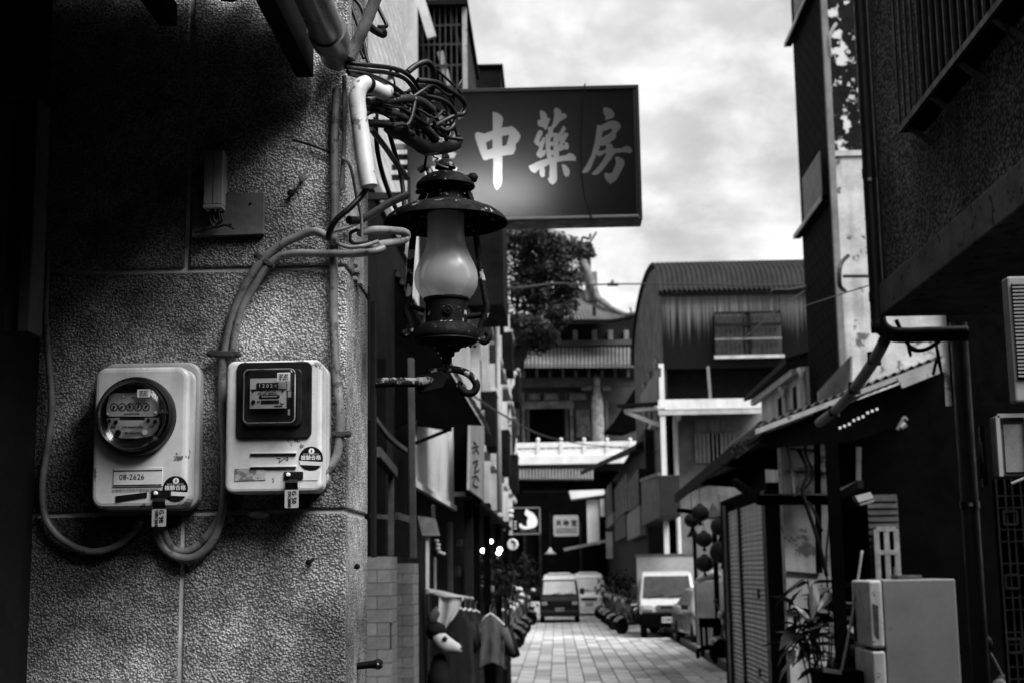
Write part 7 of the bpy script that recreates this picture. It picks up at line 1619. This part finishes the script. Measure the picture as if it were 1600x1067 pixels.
# shop clutter on the left
M_bulbon = emit_mat("lit_bulb", 6.0)
for k, (px, py, r_) in enumerate(((767, 845, 3.2), (754.5, 859.5, 3.6), (781, 858, 3.8), (779, 863, 3.6))):
    Y = 30 + k * 0.3; c = W(px, py, Y)
    t = thing("shop_bulb", ("single lit bulb hung highest in the dark shop", "lit bulb at the near end of the shop's lamp bar", "upper lit bulb of the pair at the lamp bar's far end", "lower lit bulb of the pair at the lamp bar's far end")[k], "lamp", c, "lit bulbs in the dark shop")
    r = r_ / FPX * Y; MB().lathe([(max(.001, r * math.sin(R(a))), -r * math.cos(R(a))) for a in range(0, 181, 20)], c, 12).build("bulb", M_bulbon, t, smooth=True); MB().tube([c + V(0, 0, r), c + V(0, 0, r + 0.25)], 0.012, 5).build("cord", M_rubber, t)
rs = thing("round_shop_sign", "round white sign with a dark curl in the dark shop front", "signboard", W(801, 850, 34)); c = W(801, 850, 34)
MB().lathe([(0.135, 0), (0.135, 0.04), (0.12, 0.06)], c, 28, '-Y').build("disc", gm("white_sign_face", 0.72, 0.5, 0.05, 3), rs, smooth=True, auto=40)
MB().tube(spline([W(799, 843, 33.92), W(804, 846, 33.92), W(805, 851, 33.92), W(803, 853, 33.92)], 4), 0.016, 6).build("curl_mark", M_ink, rs)
YC = 40.0
cs_ = thing("cat_shop_sign", "dark framed shop sign with a white sitting cat silhouette", "signboard", W(826, 835, YC))
x0, x1, z0, z1 = px_rect((808, 793), (844, 833), YC); x0 = W(793, 800, YC).x
MB().box(x0, x1, YC, YC + 0.15, z0, z1).build("panel", M_dark2, cs_)
for a, b in (((x0, z0), (x1, z0)), ((x0, z1), (x1, z1)), ((x1, z0), (x1, z1)), ((x0, z0), (x0, z1))): MB().bar((a[0], YC - 0.02, a[1]), (b[0], YC - 0.02, b[1]), 0.04, 0.04).build("frame", M_plasterg, cs_)
C3 = lambda p: [W(785 + a / 22.23, 790 + b / 22.23, YC - 0.05) for a, b in p]
MB().prism(C3([(825, 95), (880, 130), (970, 190), (1060, 240), (1130, 310), (1190, 410), (1220, 510), (1215, 600), (1180, 680), (1120, 740), (1020, 770), (900, 795), (780, 805), (690, 790), (610, 735), (580, 680), (590, 620), (630, 595), (670, 620), (710, 675), (780, 695), (870, 690), (845, 600), (860, 500), (885, 430), (870, 370), (830, 330), (785, 310), (770, 260), (795, 180)]), (0, 0.05, 0)).build("cat_silhouette", gm("white_sign_paint", 0.72, 0.5, 0.05, 3), cs_)
text("Apple's Story", W(825, 828, YC - 0.03), 0.085, M_plasterg, cs_)
nv = thing("narrow_box_sign", "narrow pale lightbox with stacked round ornaments beside the cat sign", "signboard", W(796, 833, YC - 0.4))
x0, x1, z0, z1 = px_rect((787, 811), (801, 835), YC - 0.4); MB().box(x0, x1, YC - 0.4, YC - 0.3, z0, z1).build("box", M_plaster, nv); MB().box(x0 + 0.04, x1 - 0.09, YC - 0.42, YC - 0.401, z0 + 0.04, z1 - 0.04).build("dark_face", M_dark2, nv)
for (px, py, r_) in ((797, 806, 5.5), (798, 798, 5.0), (805, 815, 2.2), (805, 820, 2.2), (805, 825, 2.2)):
    c = W(px, py, YC - 0.4); r = r_ / FPX * YC; MB().lathe([(max(.001, r * math.sin(R(a))), -r * .8 * math.cos(R(a))) for a in range(0, 181, 20)], c, 12).build("ornament", M_plaster, nv, smooth=True)
ws = thing("white_notice_sign", "white rounded notice sign with faint dark characters over the lane end", "signboard", W(884, 836, 62))
x0, x1, z0, z1 = px_rect((864.5, 804.5), (904.5, 836.5), 62); slab(rrect(x0, x1, z0, z1, 0.08), 62, 62.25, "panel", gm("white_notice_face", 0.62, 0.5, 0.06, 3), ws)
for s_, px, sz in (("天", 873, 8), ("帝", 884.5, 8), ("宮", 897, 8)): text(s_, W(px, 817, 61.98), sz / FPX * 62 * 1.2, M_dark2, ws, bold=0.006)
for yy in (825.5, 830): MB().bar(W(868, yy, 61.98), W(901, yy, 61.98), 0.01, 0.05).build("small_print", gm("pale_grey_print", 0.40, 0.6), ws)
# dark shrubs and goods outside the shops
M_leafd = gm("dark_shrub_leaf", 0.022, 0.5, 0.4, 3)
def shrub(label, spots, Y, per, size, seed):
    r = random.Random(seed); t = thing("potted_shrub", label, "shrub", W(spots[0][0], 960, Y), "potted shrubs outside the shops")
    leaf_cloud([(W(a, b, Y + r.uniform(-.3, .3)), rad) for a, b, rad in spots], per, size, seed).build("foliage", M_leafd, t)
    MB().tube([V(W(spots[0][0], 950, Y).x, Y, 0), W(spots[0][0], spots[0][1], Y)], 0.04, 6).build("stem", M_bark, t)
    MB().lathe([(0.16, 0), (0.22, 0.32), (0.24, 0.34), (0.20, 0.34)], (W(spots[0][0], 950, Y).x, Y, 0.0), 14).build("pot", M_tdark, t, smooth=True, auto=40)
shrub("dark shrub in the shop doorway under the lit bulbs", [(762, 885, 0.45), (745, 900, 0.4), (775, 905, 0.4), (758, 915, 0.45)], 29, 420, 0.07, 1)
shrub("dark shrub between the white van and the box truck", [(962, 905, 0.7), (950, 915, 0.6), (975, 912, 0.6), (962, 925, 0.6)], 58, 260, 0.10, 2)
shrub("dark shrub beside the round shop sign", [(790, 900, 0.4), (780, 920, 0.4)], 33, 420, 0.07, 4)
shrub("dark shrub hanging by the post past the cat sign", [(828, 905, 0.7), (838, 930, 0.6), (820, 880, 0.6)], 66, 220, 0.12, 6)
flw = thing("flower_bunch", "pale flower heads scattered in front of the shop shrubs", "flowers", W(765, 890, 28.4)); rf = random.Random(9)
for k in range(16):
    c = W(rf.uniform(742, 782), rf.uniform(868, 925), 28.4 + rf.uniform(-.3, .2)); r = rf.uniform(0.015, 0.035)
    MB().lathe([(0.001, -r), (r, 0), (0.001, r * .7)], c, 7).build("flower", M_plasterg if k % 3 else M_plaster, flw, smooth=True)
M_goods = [gm("dim_goods_%d" % k, v, 0.7, 0.3, 6) for k, v in enumerate((0.02, 0.06, 0.28, 0.5))]
for k, (a, b, c_, d, Y, m_, lab, nm) in enumerate((
    (669, 835, 672, 925, 17.5, 2, "pale upright post beside the tilted grey board", "shop_post"), (677, 870, 681, 925, 17.8, 2, "shorter pale post left of the stacked goods", "shop_post"),
    (698, 815, 707, 925, 18.2, 1, "wide grey post in front of the dark shop", "shop_post"), (712, 842, 722, 852, 24, 2, "pale carton on the upper shop shelf", "carton"),
    (709, 884, 719, 900, 24, 1, "grey carton on the middle shop shelf", "carton"), (757, 915, 772, 924, 27, 2, "pale folded cloths on the shop table", "cloth_pile"),
    (663, 788, 671, 808, 17.2, 3, "white hanging strip nearest the tilted board", "hanging_strip"), (674, 788, 679, 808, 17.2, 3, "second white hanging strip near the tilted board", "hanging_strip"))):
    p, q_ = W(a, b, Y), W(c_, d, Y); t = thing(nm, lab, nm.replace("_", " "), (p.x, Y, q_.z))
    MB().box(min(p.x, q_.x), max(p.x, q_.x), Y, Y + 0.12, min(p.z, q_.z), max(p.z, q_.z)).build("panel", M_goods[m_], t, bevel=0.01)
bk_ = thing("hanging_bowls", "string of small pale bowls hanging beside the grey post", "bowls", W(684, 850, 17.4))
for k, (px, py) in enumerate(((682, 845), (684, 851), (684, 857), (687, 863), (692, 865))):
    c = W(px, py, 17.4); MB().lathe([(0.02, -0.02), (0.035, 0.0), (0.03, 0.02), (0.001, 0.025)], c, 10).build("bowl", M_goods[3], bk_, smooth=True)
cn = MB().tube([W(684, 815, 17.4), W(684, 862, 17.4)], 0.004, 4).build("string", M_rubber, bk_)
# pale helmet shapes put in for the glints among the left scooters
for k, (px, py, r_, lab) in enumerate(((804, 919, 5, "pale helmet shape put in as the nearest glint on the left-hand scooters"), (812, 921, 5, "pale helmet shape put in as the second glint on the left-hand scooters"), (815, 930, 5, "pale helmet shape put in as the lowest glint on the left-hand scooters"), (833, 922, 4, "pale helmet shape put in as a glint next to the dark van"))):
    c = W(px, py, 40 + k); r = r_ / FPX * 40
    t = thing("helmet_glint", lab, "helmet", c, "helmet-shaped glints on the scooters"); MB().lathe([(r * 0.9, -r * 0.5), (r, 0), (r * 0.85, r * 0.5), (r * 0.45, r * 0.85), (0.001, r)], c, 14).build("shell", M_goods[3], t, smooth=True); MB().box(c.x - r * 0.7, c.x + r * 0.7, c.y - r * 1.02, c.y - r * 0.8, c.z - r * 0.35, c.z + r * 0.1).build("visor", M_black, t)

# ================================================================== unseen rows behind the viewer, added to cut the sky light on the pillar
rb1 = thing("unseen_shop_row", "low dark shop row unseen behind the viewer on the right, added to dim the sky light", "building", (4, -3, 0))
MB().box(2.7, 7, -12, 2.2, 0, 4.8).build("wall", M_dark2, rb1); MB().box(2.5, 7.2, -12.2, 2.3, 4.8, 5.0).build("roof", M_tdark, rb1)
rb2 = thing("unseen_lane_end_house", "unseen house closing the lane behind the viewer, added to dim the sky light", "building", (0, -14, 0))
MB().box(-5, 2.65, -18, -12.4, 0, 9.0).build("wall", M_dark2, rb2); MB().box(-5.2, 2.68, -18.2, -12.2, 9.0, 9.3).build("roof", M_tdark, rb2)
rb3 = thing("unseen_arcade_row", "unseen left-hand arcade row behind the viewer, added to dim the sky light", "building", (-3, -6, 0))
MB().box(-6, -1.0, -12.2, -4.1, 0, 6.5).build("wall", M_dark2, rb3)
